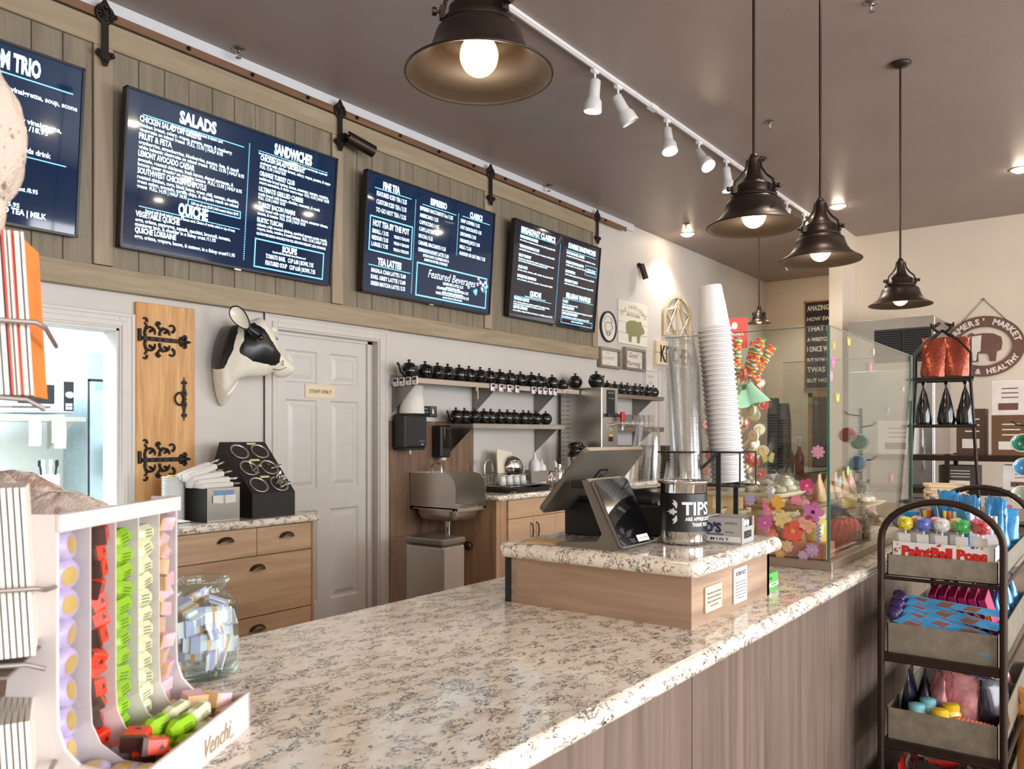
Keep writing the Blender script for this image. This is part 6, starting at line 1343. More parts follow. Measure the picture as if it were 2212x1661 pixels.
# dark shop shelving with boxes
t = thing('shop_shelf', 'dark metal shop shelf in front of the far wall', 'shelf', (7.9, .45, 0))
mb = MB()
for z in (.45, .90, 1.19): mb.b2(0, 0, z - .05, .5, 1.55, z, bev=.003)
obj('shelf_boards', mb, M_['irondk'], t)
for x in (.02, .48):
    for y in (.02, .78, 1.53): mb = MB(); mb.box(x, y, .6, .035, .035, 1.2); obj('post', mb, M_['irondk'], t)
bxs = [((7.95, .64, 1.19), (.22, .26, .34), (110, 78, 50), 'brown coffee box standing on the dark shop shelf'), ((7.97, .66, 1.53), (.22, .24, .29), (236, 228, 222), 'white and brown box stacked on the brown coffee box'), ((7.95, .47, 1.19), (.2, .14, .32), (222, 216, 210), 'narrow white box at the right end of the shop shelf'),
       ((8.0, .95, 1.19), (.2, .22, .40), (86, 62, 46), 'dark brown box behind the iron bottle stand'), ((7.95, .52, .90), (.25, .3, .21), (226, 222, 218), 'white box with a black tree print under the shelf'), ((7.95, 1.0, .90), (.25, .3, .2), (70, 62, 58), 'dark box low on the shop shelf'), ((7.95, 1.5, 1.19), (.25, .3, .3), (200, 196, 190), 'pale box at the left end of the shop shelf')]
for loc, sz, c, lb in bxs:
    t = thing('product_box', lb, 'box', loc); mb = MB(); mb.b2(0, 0, 0, sz[0], sz[1], sz[2], bev=.002); obj('carton', mb, pm('carton_%d_%d' % (c[0], c[1]), c, .55), t)
    mb = MB(); mb.b2(-.001, sz[1] * .2, sz[2] * .15, 0, sz[1] * .8, sz[2] * .35)
    for k in range(3): mb.b2(-.001, sz[1] * .2, sz[2] * (.5 + .13 * k), 0, sz[1] * .7, sz[2] * (.53 + .13 * k))
    obj('print', mb, M_['brownp'] if c[0] > 150 else M_['wpanel'], t)

# ---- display table with the iron stand, beyond the counter
t = thing('display_table', 'dark wood display table beyond the service counter', 'table', (4.85, .1, 0)); mb = MB(); mb.b2(0, 0, .86, 1.2, 1.3, .9, bev=.004); obj('table_top', mb, M_['tilewood'], t)
for x in (.05, 1.15):
    for y in (.05, 1.25): mb = MB(); mb.box(x, y, .43, .06, .06, .86); obj('leg', mb, M_['tilewood'], t)
t = thing('tiered_iron_stand', 'black wrought iron tiered stand holding bagged sweets', 'display stand', (5.0, .80, .9)); MI = RZ(8)
def p3(x, y, z): return MI @ Vector((x, y, z))
w = .15
mb = MB()
for z, k in ((.10, 1.15), (.515, 1.05), (.77, .95)):
    mb = MB()
    for a in range(4):
        c_ = [(-w * k, -w * k), (w * k, -w * k), (w * k, w * k), (-w * k, w * k)]; mb.tube([p3(*c_[a], z), p3(*c_[(a + 1) % 4], z)], .008, 6)
    mb.box(0, 0, z, 2 * w * k, 2 * w * k, .006, MI); obj('shelf', mb, M_['iron'], t)
mb = MB()
for sx in (-1, 1):
    for sy in (-1, 1):
        mb.tube([p3(sx * w * 1.2, sy * w * 1.2, 0), p3(sx * w * 1.0, sy * w * 1.0, .515), p3(sx * w * .9, sy * w * .9, .77), p3(sx * w * .9, sy * w * .9, .90), p3(sx * w * .5, sy * w * .5, .98), p3(0, 0, 1.04)], .007, 6)
        mb.tube([p3(sx * (.012 + .03 * math.sin(q_)), sy * (.012 + .03 * math.sin(q_)), 1.03 + .05 * (q_ / 3.1)) for q_ in [k * .31 for k in range(11)]] + [p3(sx * .05, sy * .05, 1.06), p3(sx * .055, sy * .055, 1.075)], .006, 6)
obj('legs_and_scrolls', mb, M_['iron'], t)
def bag(M, w, h, d, mat, name, label, cat, group=None, tie=True):
    mb = MB(); n = 20; rings = []
    for k, (z, s_, f_) in enumerate(((0, .9, .9), (.12, 1.0, 1.0), (.45, .8 if tie else .97, .8), (.70, .42 if tie else .93, .45), (.84, .16 if tie else .92, .2), (.88, .15 if tie else .93, .15), (1.0, .32 if tie else .95, .06))):
        rings.append([(w / 2 * s_ * math.cos(2 * math.pi * q / n) * (1 + .10 * math.sin(5 * q + 2.3 * k)), d / 2 * f_ * math.sin(2 * math.pi * q / n) * (1 + .22 * math.sin(3 * q + 2.9 * k)), h * z + (.03 * h * math.sin(2 * q + 1) if z == 1 else 0)) for q in range(n)])
    mb.loft(rings); o = obj(name, mb, mat, M=M); return tag(o, label, cat, group)
M_['bagk'] = pm('black_shiny_bag', (14, 14, 18), .12, var=.4, vs=40, coat=.6); M_['bagc'] = pm('copper_foil_bag', (150, 70, 52), .25, .6, var=.3, vs=14, bump=.4, bs=30)
SB = T(5.0, .80, .9) @ MI
for y in (.09, -.02, -.11): bag(SB @ T(-.06, y, .52) @ RZ(90), .085, .235, .07, M_['bagk'], 'black_gift_bag', 'black shiny tied bags on the middle tier of the iron stand', 'bag', 'black tied bags on the iron stand')
for y, lb in ((.04, 'left copper foil bag on the top tier of the iron stand'), (-.07, 'right copper foil bag on the top tier of the iron stand')): bag(SB @ T(-.03, y, .775) @ RZ(90), .13, .22, .06, M_['bagc'], 'foil_bag', lb, 'bag', tie=False)
for k in range(6):
    mb = MB(); mb.loft([[(x, y, z) for x, y in rrect(.26 - .02 * (k % 2), .2, .03)] for z in (0, .014)], smooth=False); mb.lathe([(.0, .014), (.1, .012)], 12, cap=False)
    o = obj('wafer_pack', mb, pm('wafer_tan', (214, 190, 156), .6, var=.15, vs=30, bump=.3), M=SB @ T(-.02 + .006 * (k % 3), .01 * (k % 2) - .02, .106 + .0155 * k) @ RZ(3 * (k % 3))); tag(o, 'stacked tan flat wafer packs on the lowest tier of the iron stand', 'snack pack', 'wafer packs on the iron stand')
# colourful cup tree
t = thing('cup_tree', 'black metal stand hung with colourful bowls at the right edge of the photo', 'cup stand', (4.95, .38, .9))
mb = MB(); mb.cyl((0, 0, 0), (0, 0, .012), .1, n=24); mb.cyl((0, 0, 0), (0, 0, .62), .008, n=8)
for k in range(8):
    a = 2.4 * k; z = .12 + .065 * k; mb.tube([(0, 0, z), (.07 * math.cos(a), .07 * math.sin(a), z + .01), (.09 * math.cos(a), .09 * math.sin(a), z + .03)], .004, 6)
obj('metal_tree', mb, M_['iron'], t)
bowls = [(-.10, .03, .40, (64, 140, 112), 'green bowl hanging on the metal cup stand'), (-.08, -.04, .44, (196, 40, 44), 'red cup hanging on the metal cup stand'), (-.11, .02, .28, (84, 150, 190), 'blue and yellow teapot shaped bowl on the cup stand'), (-.1, -.05, .22, (226, 200, 160), 'cream patterned cup on the cup stand'), (-.12, .03, .14, (190, 196, 180), 'glass lidded pot low on the cup stand'), (-.1, -.03, .05, (232, 192, 60), 'yellow gourd shaped pot at the foot of the cup stand'), (-.16, -.08, .0, (120, 180, 160), 'striped green bowl on the display table')]
for x, y, z, c, lb in bowls:
    t = thing('ceramic_bowl', lb, 'bowl', M=T(4.95 + x, .38 + y, .9 + z) @ (RY(-60) if z > .1 else RY(0))); mb = MB(); mb.lathe([(.0, 0), (.02, .0), (.024, .004), (.044, .035), (.05, .055), (.047, .055), (.038, .033), (.02, .008), (0, .007)], 28, cap=False); obj('bowl_body', mb, pm('glaze_%d%d' % (c[0], c[1]), c, .15, coat=.5), t)
    mb = MB(); mb.tube([(.05 * math.cos(a), .05 * math.sin(a), .055) for a in [k * math.pi / 12 for k in range(24)]], .003, 6, closed=True); obj('rim', mb, M_['wpanel'], t)
t = thing('jewellery_stand', 'small black wall stand with a gold knob above the colourful bowls', 'stand', (7.95, .05, 1.55)); mb = MB(); mb.b2(0, 0, 0, .2, .32, .12, bev=.004); mb.cyl((.1, .06, .12), (.1, .06, .26), .035, n=14); mb.cyl((.1, .24, .12), (.1, .24, .24), .03, n=14); mb.b2(0, 0, -1.55, .2, .32, 0); obj('body', mb, M_['mblack'], t); mb = MB(); mb.ball((-.005, .12, .06), .018); obj('gold_knob', mb, pm('gold_print', (196, 172, 128), .35, .4), t)

# ================================================================ glass display case on the counter
GX0, GX1, GY0, GY1, GZ1 = 2.84, 4.18, .795, 1.40, 1.737
t = thing('glass_display_case', 'open glass display case with flower stickers on a metal base', 'display case', (0, 0, CZ)); gh = GZ1 - CZ
mb = MB(); mb.b2(GX0 - .012, GY0 - .012, 0, GX1 + .012, GY1 + .012, .03, bev=.002); obj('metal_base', mb, pm('champagne_metal', (170, 152, 134), .35, .6), t)
M_['edge'] = pm('glass_edge_green', (60, 110, 96), .15, var=.1, coat=.5)
def pane(nm, x0, y0, x1, y1):
    mb = MB(); mb.b2(x0, y0, .03, x1, y1, gh); o = obj(nm, mb, M_['pane'], t, recalc=True); return o
TH_ = .006
pane('front_glass', GX0 + TH_, GY0, GX1, GY0 + TH_); pane('side_glass', GX0, GY0, GX0 + TH_, GY1); pane('side_glass', GX1 - TH_, GY0 + TH_, GX1, GY1)
mb = MB()
for x, y in ((GX0, GY0), (GX1 - .003, GY0)): mb.b2(x - .0006, y - .0006, .03, x + .0085, y + .0085, gh)
for a in ((GX0, GY0, GX1, GY0), (GX0, GY0, GX0, GY1), (GX1, GY0, GX1, GY1)): mb.b2(a[0], a[1], gh - .0015, a[2] + .003, a[3] + .003, gh + .0015)
obj('glass_edges', mb, M_['edge'], t)
stk = {}
def sticker(px, py, r_, c, kind='flower', c2=(240, 200, 90), side=True):
    p = U(px, py, X=GX0 - .001) if side else U(px, py, Y=GY0 - .001); r_ = r_ / 640.0
    M = (T(GX0 - .0008, p.y, p.z - CZ) @ FF) if side else (T(p.x, GY0 - .0008, p.z - CZ) @ FW)
    mb = MB(); mb2 = MB(); P = []; n = 5 if kind != 'daisy' else 8
    if kind == 'fly':
        for sx in (-1, 1): mb.prism([(0, 0), (sx * .5 * r_, .9 * r_), (sx * r_, .8 * r_), (sx * .9 * r_, .1 * r_), (sx * .7 * r_, -.7 * r_), (sx * .2 * r_, -.5 * r_)][::sx], 0, .0003, M)
        mb2.prism([(-.06 * r_, -.5 * r_), (.06 * r_, -.5 * r_), (.06 * r_, .5 * r_), (-.06 * r_, .5 * r_)], .0003, .0005, M)
    elif kind == 'spike':
        for k in range(16): mb.ball(((k % 3 - 1) * .22 * r_, (k / 8 - 1) * 1.5 * r_, .0006), (.2 * r_, .2 * r_, .0004), 6, 4, M)
        mb2.prism([(-.05 * r_, -1.9 * r_), (.05 * r_, -1.9 * r_), (0, 1.4 * r_)], .0, .0003, M)
    else:
        N_ = n * 8
        for k in range(N_):
            a = 2 * math.pi * k / N_; q = r_ * (.62 + .38 * abs(math.cos(a * n / 2)) ** .6); P.append((q * math.cos(a), q * math.sin(a)))
        mb.prism(P, 0, .0003, M); mb2.prism([(.2 * r_ * math.cos(a), .2 * r_ * math.sin(a)) for a in [k * math.pi / 5 for k in range(10)]], .0003, .0006, M)
    def sm(c): return pm('sticker_%d_%d_%d' % c, c, .5, var=.12, vs=60, alpha=.72)
    o = obj('flower_sticker' if kind != 'fly' else 'butterfly_sticker', mb, sm(c), t); obj('sticker_centre', mb2, sm(c2), o)
for a in ((1743, 1049, 17, (214, 70, 140)), (1676, 1088, 20, (240, 190, 80)), (1756, 1106, 24, (210, 120, 180), 'flower', (90, 40, 90)), (1713, 1147, 24, (236, 96, 80)), (1660, 1099, 16, (236, 130, 170)), (1652, 1129, 17, (214, 100, 180)), (1690, 1121, 21, (240, 214, 150), 'daisy'), (1743, 1132, 21, (244, 176, 160)),
          (1668, 1155, 14, (240, 130, 120)), (1754, 1188, 15, (190, 160, 210), 'daisy'), (1768, 1151, 14, (150, 140, 210), 'spike', (120, 150, 110)), (1720, 1080, 12, (240, 140, 170)), (1767, 976, 15, (226, 160, 200), 'daisy'), (1659, 990, 15, (230, 220, 120), 'fly', (120, 160, 210)), (1700, 1180, 14, (226, 190, 150), 'daisy'), (1735, 1200, 12, (200, 170, 200), 'daisy'), (1620, 1080, 13, (180, 170, 220), 'daisy'), (1685, 1195, 12, (214, 170, 110), 'daisy'), (1664, 1062, 12, (190, 180, 226), 'spike', (120, 150, 110))): sticker(*a)
for a in ((1800, 782, 16, (220, 110, 170), 'daisy'), (1796, 812, 12, (230, 150, 190), 'daisy'), (1802, 747, 12, (236, 170, 90), 'fly'), (1834, 739, 13, (232, 204, 90), 'fly'), (1881, 793, 14, (222, 120, 170)), (1888, 760, 10, (200, 210, 180), 'daisy'), (1810, 860, 13, (232, 206, 90), 'fly'), (1920, 886, 11, (110, 160, 190), 'fly'), (1952, 841, 9, (236, 190, 120), 'fly'), (1927, 1032, 15, (176, 110, 150), 'daisy'), (1815, 1040, 13, (130, 180, 220), 'daisy'), (1832, 1017, 12, (170, 200, 150), 'daisy'), (1838, 1040, 12, (220, 150, 190), 'daisy')): sticker(*a, **dict(side=False))
# contents: tiered trays of wrapped sweets
def tray(x, y, z, w, d, mat, label):
    mb = MB(); rr_ = rrect(w, d, .03); mb.loft([[(a * .9, b * .9, 0) for a, b in rr_], [(a, b, .018) for a, b in rr_], [(a * .98, b * .98, .018) for a, b in rr_], [(a * .89, b * .89, .004) for a, b in rr_]]); o = obj('serving_tray', mb, mat, M=T(x, y, z)); tag(o, label, 'tray')
def riser(x, y, z0, z1, w, d, mat, label):
    mb = MB(); mb.b2(-w / 2, -d / 2, 0, w / 2, d / 2, z1 - z0, bev=.002); o = obj('display_riser', mb, mat, M=T(x, y, z0)); tag(o, label, 'stand')
gold = pm('pale_gold', (214, 186, 130), .3, .5); kraft = pm('kraft_box', (222, 178, 130), .6, var=.06); B0 = CZ + .031
riser(3.04, 1.30, B0, B0 + .20, .30, .14, kraft, 'tan cardboard riser at the left of the glass case')
tray(3.02, 1.16, B0 + .201, .32, .40, M_['cream'], 'cream tray of wrapped pastries raised at the left of the glass case')
riser(3.55, 1.18, B0, B0 + .12, .34, .28, kraft, 'tan riser in the middle of the glass case'); tray(3.55, 1.18, B0 + .121, .5, .36, gold, 'gold tray of clear wrapped sweets in the middle of the glass case')
tray(3.72, .93, B0 + .02, .46, .2, gold, 'low gold tray of wrapped chocolates at the front of the case'); riser(3.72, .93, B0, B0 + .02, .3, .14, kraft, 'low tan riser under the front gold tray')
tray(3.95, 1.1, B0 + .101, .36, .42, M_['cream'], 'cream tray of wrapped sweets at the right of the glass case')
riser(3.95, 1.1, B0, B0 + .10, .26, .34, pm('rose_card', (232, 150, 130), .5), 'tan riser at the right of the glass case')
def treat(M, c, lb, gp, first={}):
    if gp not in first:
        t_ = thing('wrapped_treat', lb, 'sweet', group=gp); mb = MB(); mb.lathe([(0, 0), (.024, .001), (.027, .01), (.022, .02), (.0, .022)], 12, cap=False); mb.ball((.006, .004, .02), (.015, .012, .008), 8, 6); obj('filling', mb, pm('treat_%d_%d_%d' % c, c, .5, var=.25, vs=40), t_)
        mb = MB(); mb.lathe([(.034, -.001), (.038, .016), (.022, .032), (.006, .04), (.02, .062), (.024, .066)], 9, cap=False, smooth=False); obj('clear_wrap', mb, M_['clearwrap'], t_, recalc=False); first[gp] = t_
    else: t_ = dup(first[gp])
    t_.matrix_basis = M
rn = random.Random(9)
for i in range(26): treat(T(3.02 + rn.uniform(-.12, .12), 1.16 + rn.uniform(-.16, .16), B0 + .216 + (.02 if i > 16 else 0)) @ RZ(rn.uniform(0, 360)) @ RY(rn.uniform(-25, 25)), (232, 216, 190), 'clear wrapped pale pastries heaped on the cream tray', 'wrapped pastries on the cream tray')
for i in range(34): treat(T(3.55 + rn.uniform(-.2, .2), 1.18 + rn.uniform(-.14, .14), B0 + .137 + (.022 if i > 22 else 0)) @ RZ(rn.uniform(0, 360)) @ RY(rn.uniform(-25, 25)), (222, 150, 146), 'clear wrapped pink sweets heaped on the middle gold tray', 'wrapped pink sweets in the case')
for i in range(24): treat(T(3.95 + rn.uniform(-.13, .13), 1.1 + rn.uniform(-.17, .17), B0 + .117 + (.02 if i > 15 else 0)) @ RZ(rn.uniform(0, 360)) @ RY(rn.uniform(-25, 25)), (214, 190, 150), 'clear wrapped golden sweets on the right tray', 'wrapped golden sweets in the case')
for i in range(22): treat(T(3.72 + rn.uniform(-.18, .18), .93 + rn.uniform(-.06, .06), B0 + .036 + (.02 if i > 14 else 0)) @ RZ(rn.uniform(0, 360)) @ RY(rn.uniform(-25, 25)), (150, 110, 84), 'clear wrapped brown sweets on the low front tray', 'wrapped brown sweets in the case')
for k in range(5):
    bag(T(3.5 + .12 * k, 1.02, B0 + .15 + .0 * k) @ RZ(10), .1, .11, .05, pm('peach_pack', (226, 178, 140), .5, var=.15, vs=20), 'peach_pack', 'peach paper packets standing in a row in the glass case', 'packet', 'peach packets in the case', tie=False)
def ribbed(x, y, s_, lb, gp=None):
    mb = MB()
    def f(u, v_):
        z = .11 * v_; r_ = .052 * math.sin(math.pi * (.18 + .74 * v_)) ** .5 * (1 + .10 * math.cos(10 * (2 * math.pi * u) + 3 * v_)); a = 2 * math.pi * u + v_ * .9; return (r_ * math.cos(a), r_ * math.sin(a), z)
    mb.sheet(f, 80, 14, close_u=True, M=S(s_)); mb.lathe([(0, .104), (.03, .108)], 20, S(s_), cap=False); o = obj('ribbed_candle', mb, pm('coral_wax', (238, 118, 104), .4, var=.05), M=T(x, y, B0)); tag(o, lb, 'candle', gp)
ribbed(3.22, .868, .95, 'coral ribbed candle just inside the front corner of the glass case'); ribbed(3.37, .872, .9, 'second coral ribbed candle right of the corner candle')
for k in range(5): ribbed(2.905, .90 + .105 * k, .5, 'low coral ribbed candles in a row along the left glass', 'low ribbed candles'); 
for k in range(6):
    t_ = thing('jam_jar', 'small jars of yellow and pink sweets lined up behind the left glass', 'jar', (2.915, .86 + .09 * k, B0 + .056), group='jars behind the left glass'); mb = MB(); mb.lathe([(0, 0), (.034, .0), (.036, .01), (.036, .07), (.028, .08)], 16, cap=False); obj('glass', mb, pm(('jar_yellow', 'jar_peach', 'jar_rose')[k % 3], ((244, 214, 120), (246, 190, 150), (240, 160, 170))[k % 3], .25, coat=.5), t_); mb = MB(); mb.cyl((0, 0, .08), (0, 0, .095), .032, n=16); obj('lid', mb, M_['cream'], t_)
riser(2.912, 1.09, B0 - 0, B0 + .055, .1, .56, pm('rose_card', (232, 150, 130), .5), 'narrow tan ledge under the jars behind the left glass')
for k in range(11):
    bag(T(2.99 + .10 * (k % 2), .95 + .045 * k, B0) @ RZ(40 * k), .09, .15, .06, pm('packet_%d' % (k % 4), ((240, 196, 120), (240, 150, 130), (236, 216, 170), (226, 130, 160))[k % 4], .35, var=.3, vs=30, coat=.3), 'sweet_packet', 'pink, orange and yellow packets crowded behind the flower stickers', 'packet', 'colourful packets behind the stickers')
for k, (x, y, z, lb) in enumerate(((3.2, 1.05, B0 + .02, 'white price card at the left of the case'), (3.33, .84, B0 + .0, 'white price card by the front gold tray'), (3.62, .86, B0, 'white price card further right at the case front'), (3.15, 1.33, B0 + .23, 'white price card behind the cream tray'))):
    mb = MB(); mb.box(0, 0, .03 + .06 * 0, .002, .06, .06, RY(-12)); mb.box(.012, 0, .012, .03, .03, .024); o = obj('price_card', mb, M_['paper'], M=T(x, y, z if k == 3 else B0)); tag(o, lb, 'price card')

# ================================================================ lollipop tower
t = thing('lollipop_tower', 'tall wooden lollipop display post behind the glass case', 'display stand', (3.84, 1.525, CZ))
mb = MB(); mb.cyl((0, 0, 0), (0, 0, .02), .1, n=28); mb.box(0, 0, .42, .05, .05, .84); obj('post', mb, kraft, t)
t = thing('candy_sign', 'red candy sign on a wooden stick above the lollipops', 'sign', M=T(3.84, 1.525, CZ + .955) @ RZ(-60) @ RX(90))
RS = pm('sign_red', (214, 66, 56), .5, var=.03); mb = MB(); mb.box(0, 0, .0, .125, .145, .006, bev=.001); obj('board', mb, RS, t); mb = MB(); mb.box(0, -.12, -.006, .014, .14, .006); obj('stick', mb, kraft, t)
mb = MB(); mb.prism(ell(.014, .018, 24), .003, .0036, T(0, .035, 0)); mb.text("HAMMOND'S", 0, -.012, .015, .085, 'c', z=.0036, bold=.03); mb.text('CANDIES', 0, -.032, .008, .035, 'c', z=.0036); mb.box(0, -.045, .0034, .07, .001, .0004); obj('lettering', mb, M_['white'], t)
cols_ = [pm('pop_%d' % i, c, .3, coat=.3) for i, c in enumerate(((236, 84, 84), (250, 196, 60), (60, 150, 150), (248, 232, 200), (236, 130, 60)))]
def twist(M, lb, first=[]):
    if not first:
        t_ = thing('twist_lollipop', lb, 'lollipop', group='rainbow twist lollipops'); mb = MB()
        for k in range(26):
            a = k * .62; z = .0075 * k
            for q, s_ in ((0, 1), (math.pi, 1)): mb.ball((.011 * math.cos(a + q), .011 * math.sin(a + q), .12 + z), (.0145, .0145, .0065), 10, 6, mi=(k + (2 if q else 0)) % 5)
        obj('candy_twist', mb, cols_, t_); mb = MB(); mb.cyl((0, 0, 0), (0, 0, .12), .003, n=6); obj('stick', mb, M_['paper'], t_); first.append(t_)
    else: t_ = dup(first[0])
    t_.matrix_basis = M
for i, (a, b, r_) in enumerate(((22, -62, .0), (30, -55, .03), (16, -90, .05), (12, -150, .03), (26, 140, .02), (18, -20, .05))):
    twist(T(3.84 + r_ * math.cos(R(b)), 1.525 + r_ * math.sin(R(b)), CZ + .62) @ RZ(b) @ RY(a), 'rainbow striped twist lollipops fanning out of the tower top')
def pop(M, c, first={}):
    if c not in first:
        t_ = thing('wrapped_lollipop', 'clear wrapped round lollipops sticking out all round the tower', 'lollipop', group='wrapped round lollipops on the tower'); mb = MB(); mb.cyl((0, 0, .0), (0, 0, .13), .003, n=6); obj('stick', mb, kraft, t_)
        mb = MB(); mb.cyl((0, -.006, .15), (0, .006, .15), .028, n=20); o = obj('candy_disc', mb, cols_[c], t_); mb = MB(); mb.tube([(.004 * q * math.cos(q * .9), -.007, .15 + .004 * q * math.sin(q * .9)) for q in [k * .4 for k in range(17)]], .002, 5); mb.tube([(.004 * q * math.cos(q * .9), .007, .15 + .004 * q * math.sin(q * .9)) for q in [k * .4 for k in range(17)]], .002, 5); obj('swirl', mb, cols_[(c + 3) % 5], t_)
        mb = MB(); mb.lathe([(.008, .115), (.03, .13), (.036, .15), (.032, .175), (.01, .19)], 8, S(1, .5, 1), cap=False, smooth=False); obj('clear_wrap', mb, M_['clearwrap'], t_, recalc=False); first[c] = t_
    else: t_ = dup(first[c])
    t_.matrix_basis = M
for i in range(58):
    a = i * 137.5; z = .03 + .62 * i / 58; pop(T(3.84, 1.525, CZ + z) @ RZ(a) @ RY(36 + 8 * (i % 3)) @ T(0, 0, .02), (0, 3, 4, 3, 0)[i % 5])
t = thing('mint_cloth', 'mint green tissue bundle tied near the top of the lollipop tower', 'tissue', (3.79, 1.45, CZ + .63)); mb = MB(); mb.sheet(lambda u, v_: ((.02 + .075 * v_) * math.cos(2 * math.pi * u) * (1 + .3 * math.sin(6 * math.pi * u)), (.02 + .075 * v_) * math.sin(2 * math.pi * u) * (1 + .3 * math.cos(8 * math.pi * u)), -.09 * v_ + .02 * math.sin(10 * u) + .06), 40, 8, close_u=True); obj('tissue', mb, pm('mint_tissue', (170, 226, 200), .6), t)
# dark cup stacks and syrup pumps on the rear table seen through the glass
t = thing('rear_counter', 'far drinks counter at the end of the menu wall', 'counter', (9.0, 3.0, 0)); mb = MB(); mb.b2(0, 0, 0, 2.4, .9, .88); obj('cabinet', mb, M_['cabwoodz'], t); mb = MB(); slab(mb, -.03, -.03, 2.43, .9, .88, .92); obj('top', mb, M_['granite'], t)
blk = [(.0455, .003), (.05, 0), (.05, .006), (.0455, .01), (.034, .12), (0, .121)]
for px, n, lb, gp in ((1672, 22, 'black paper cups in the left stack seen through the glass case', 'left stack of black cups'), (1694, 20, 'black paper cups in the right stack seen through the glass case', 'right stack of black cups')):
    x = 9.3; y = U(px, 900, X=x).y; stack('black_cup', lb, 'cup', gp, [(a * 1.6, b * 1.6) for a, b in blk], M_['mblack'], x, y, .921, n, .032, 0, 0, 20)
for px, lb in ((1706, 'left white pump bottle of syrup beside the black cups'), (1727, 'right white pump bottle of syrup beside the black cups')):
    x = 9.5; y = U(px, 950, X=x).y; t = thing('syrup_bottle', lb, 'bottle', (x, y, .921)); mb = MB(); mb.lathe([(0, 0), (.05, .0), (.052, .2), (.02, .27), (.018, .31)], 20); obj('bottle_body', mb, pm('syrup_red', (120, 60, 56), .2), t); mb = MB(); mb.cyl((0, 0, .31), (0, 0, .40), .012, n=8); mb.box(-.03, 0, .41, .12, .035, .025, bev=.004); obj('pump', mb, M_['white'], t)
# ================================================================ sweets rack at the right
RX0, RY0, RY1, RX1 = 2.94, .30, .655, 3.88
t = thing('sweets_rack', 'bronze tube rack with galvanised bins of sweets before the counter', 'rack', (0, 0, 0))
yc, hw = (RY0 + RY1) / 2, (RY1 - RY0) / 2; ztop = 1.15
def archpts(x): return [(x, RY1, .0), (x, RY1, ztop - hw * .75)] + [(x, yc + hw * math.cos(a), ztop - hw * .75 + hw * .75 * math.sin(a)) for a in [R(k * 12) for k in range(1, 15)]] + [(x, RY0, ztop - hw * .75), (x, RY0, 0)]
for x in (RX0, RX1): mb = MB(); mb.tube(archpts(x), .0115, 12); obj('end_arch', mb, M_['irondk'], t)
mb = MB()
for z in (.89, .615, .325, .06):
    for y in (RY0, RY1): mb.cyl((RX0, y, z), (RX1, y, z), .006, n=8)
    for x in (RX0, RX1): mb.cyl((x, RY0, z), (x, RY1, z), .006, n=8)
obj('cross_rails', mb, M_['irondk'], t)
M_['galv'] = pm('galvanised_steel', (150, 146, 132), .42, .55, var=.16, vs=26, bump=.12, bs=50)
def bin_(z, h, hb, nm):
    mb = MB(); a, b, c, d = RX0 + .014, RY0 + .016, RX1 - .014, RY1 - .016; th = .003
    mb.b2(a, b, z, c, d, z + th); mb.b2(a, b, z, a + th, d, z + h); mb.b2(c - th, b, z, c, d, z + h); mb.b2(a, d - th, z, c, d, z + hb); mb.b2(a, b, z, c, b + th, z + h)
    for q in (0.33, .66): mb.b2(a + (c - a) * q, b, z, a + (c - a) * q + th, d, z + h * .9)
    for k in range(4): mb.ball((a - .001, b + .03 + .085 * k, z + .012), .003, 6, 4)
    return obj(nm, mb, M_['galv'], t)
bin_(.897, .07, .07, 'top_tray'); bin_(.622, .115, .12, 'middle_bin'); bin_(.332, .12, .125, 'lower_bin'); bin_(.067, .12, .12, 'bottom_bin')
for z in (.615, .325): mb = MB(); mb.b2(RX0 - .004, RY0 + .01, z, RX0 + .02, RY1 - .01, z + .024); obj('edge_strip', mb, M_['irondk'], t)
# paint ball pops box on the top tray
PB = (RX0 + .02, RY0 + .025)
mb = MB(); mb.b2(0, .01, 0, .12, .29, .04); o = obj('filler_tray', mb, M_['galv'], M=T(PB[0], PB[1], .902)); tag(o, 'grey filler tray under the white lollipop box', 'tray')
t = thing('pop_box', 'white confetti-printed lollipop box with red lettering on the top tray', 'candy box', (PB[0], PB[1], .943))
bw, bl, bh = .12, .30, .068
mb = MB(); mb.b2(0, 0, 0, .002, bl, bh); mb.b2(0, 0, 0, bw, bl, .002); mb.b2(0, 0, 0, bw, .002, bh); mb.b2(0, bl - .002, 0, bw, bl, bh); mb.b2(bw - .002, 0, 0, bw, bl, bh + .03); mb.b2(0.03, 0.002, 0.055, bw - .002, bl - .002, .057); obj('carton', mb, M_['white'], t)
Mf = T(-.0006, bl, 0) @ FF
mb = MB(); mb.text('PaintBall Pops', .030, .024, .032, .25, M=Mf, bold=.07, z=.0004); obj('red_lettering', mb, M_['red'], t)
mb = MB(); rn = random.Random(2); cs = [pm('dot_%d' % i, c, .5, var=0) for i, c in enumerate(((240, 200, 60), (230, 110, 60), (60, 90, 170), (220, 60, 60)))]
for k in range(26): q = rn.uniform(.0015, .005); u_, v_ = rn.uniform(.01, .29), rn.choice((rn.uniform(.004, .024), rn.uniform(.058, .066))) if k > 6 else rn.uniform(.01, .06); u_ = u_ if k > 6 else rn.uniform(.006, .024); mb.prism([(u_ + q * math.cos(a), v_ + q * math.sin(a)) for a in [j * math.pi / 5 for j in range(10)]], .0003, .0006, Mf, mi=k % 4)
obj('confetti_print', mb, cs, t)
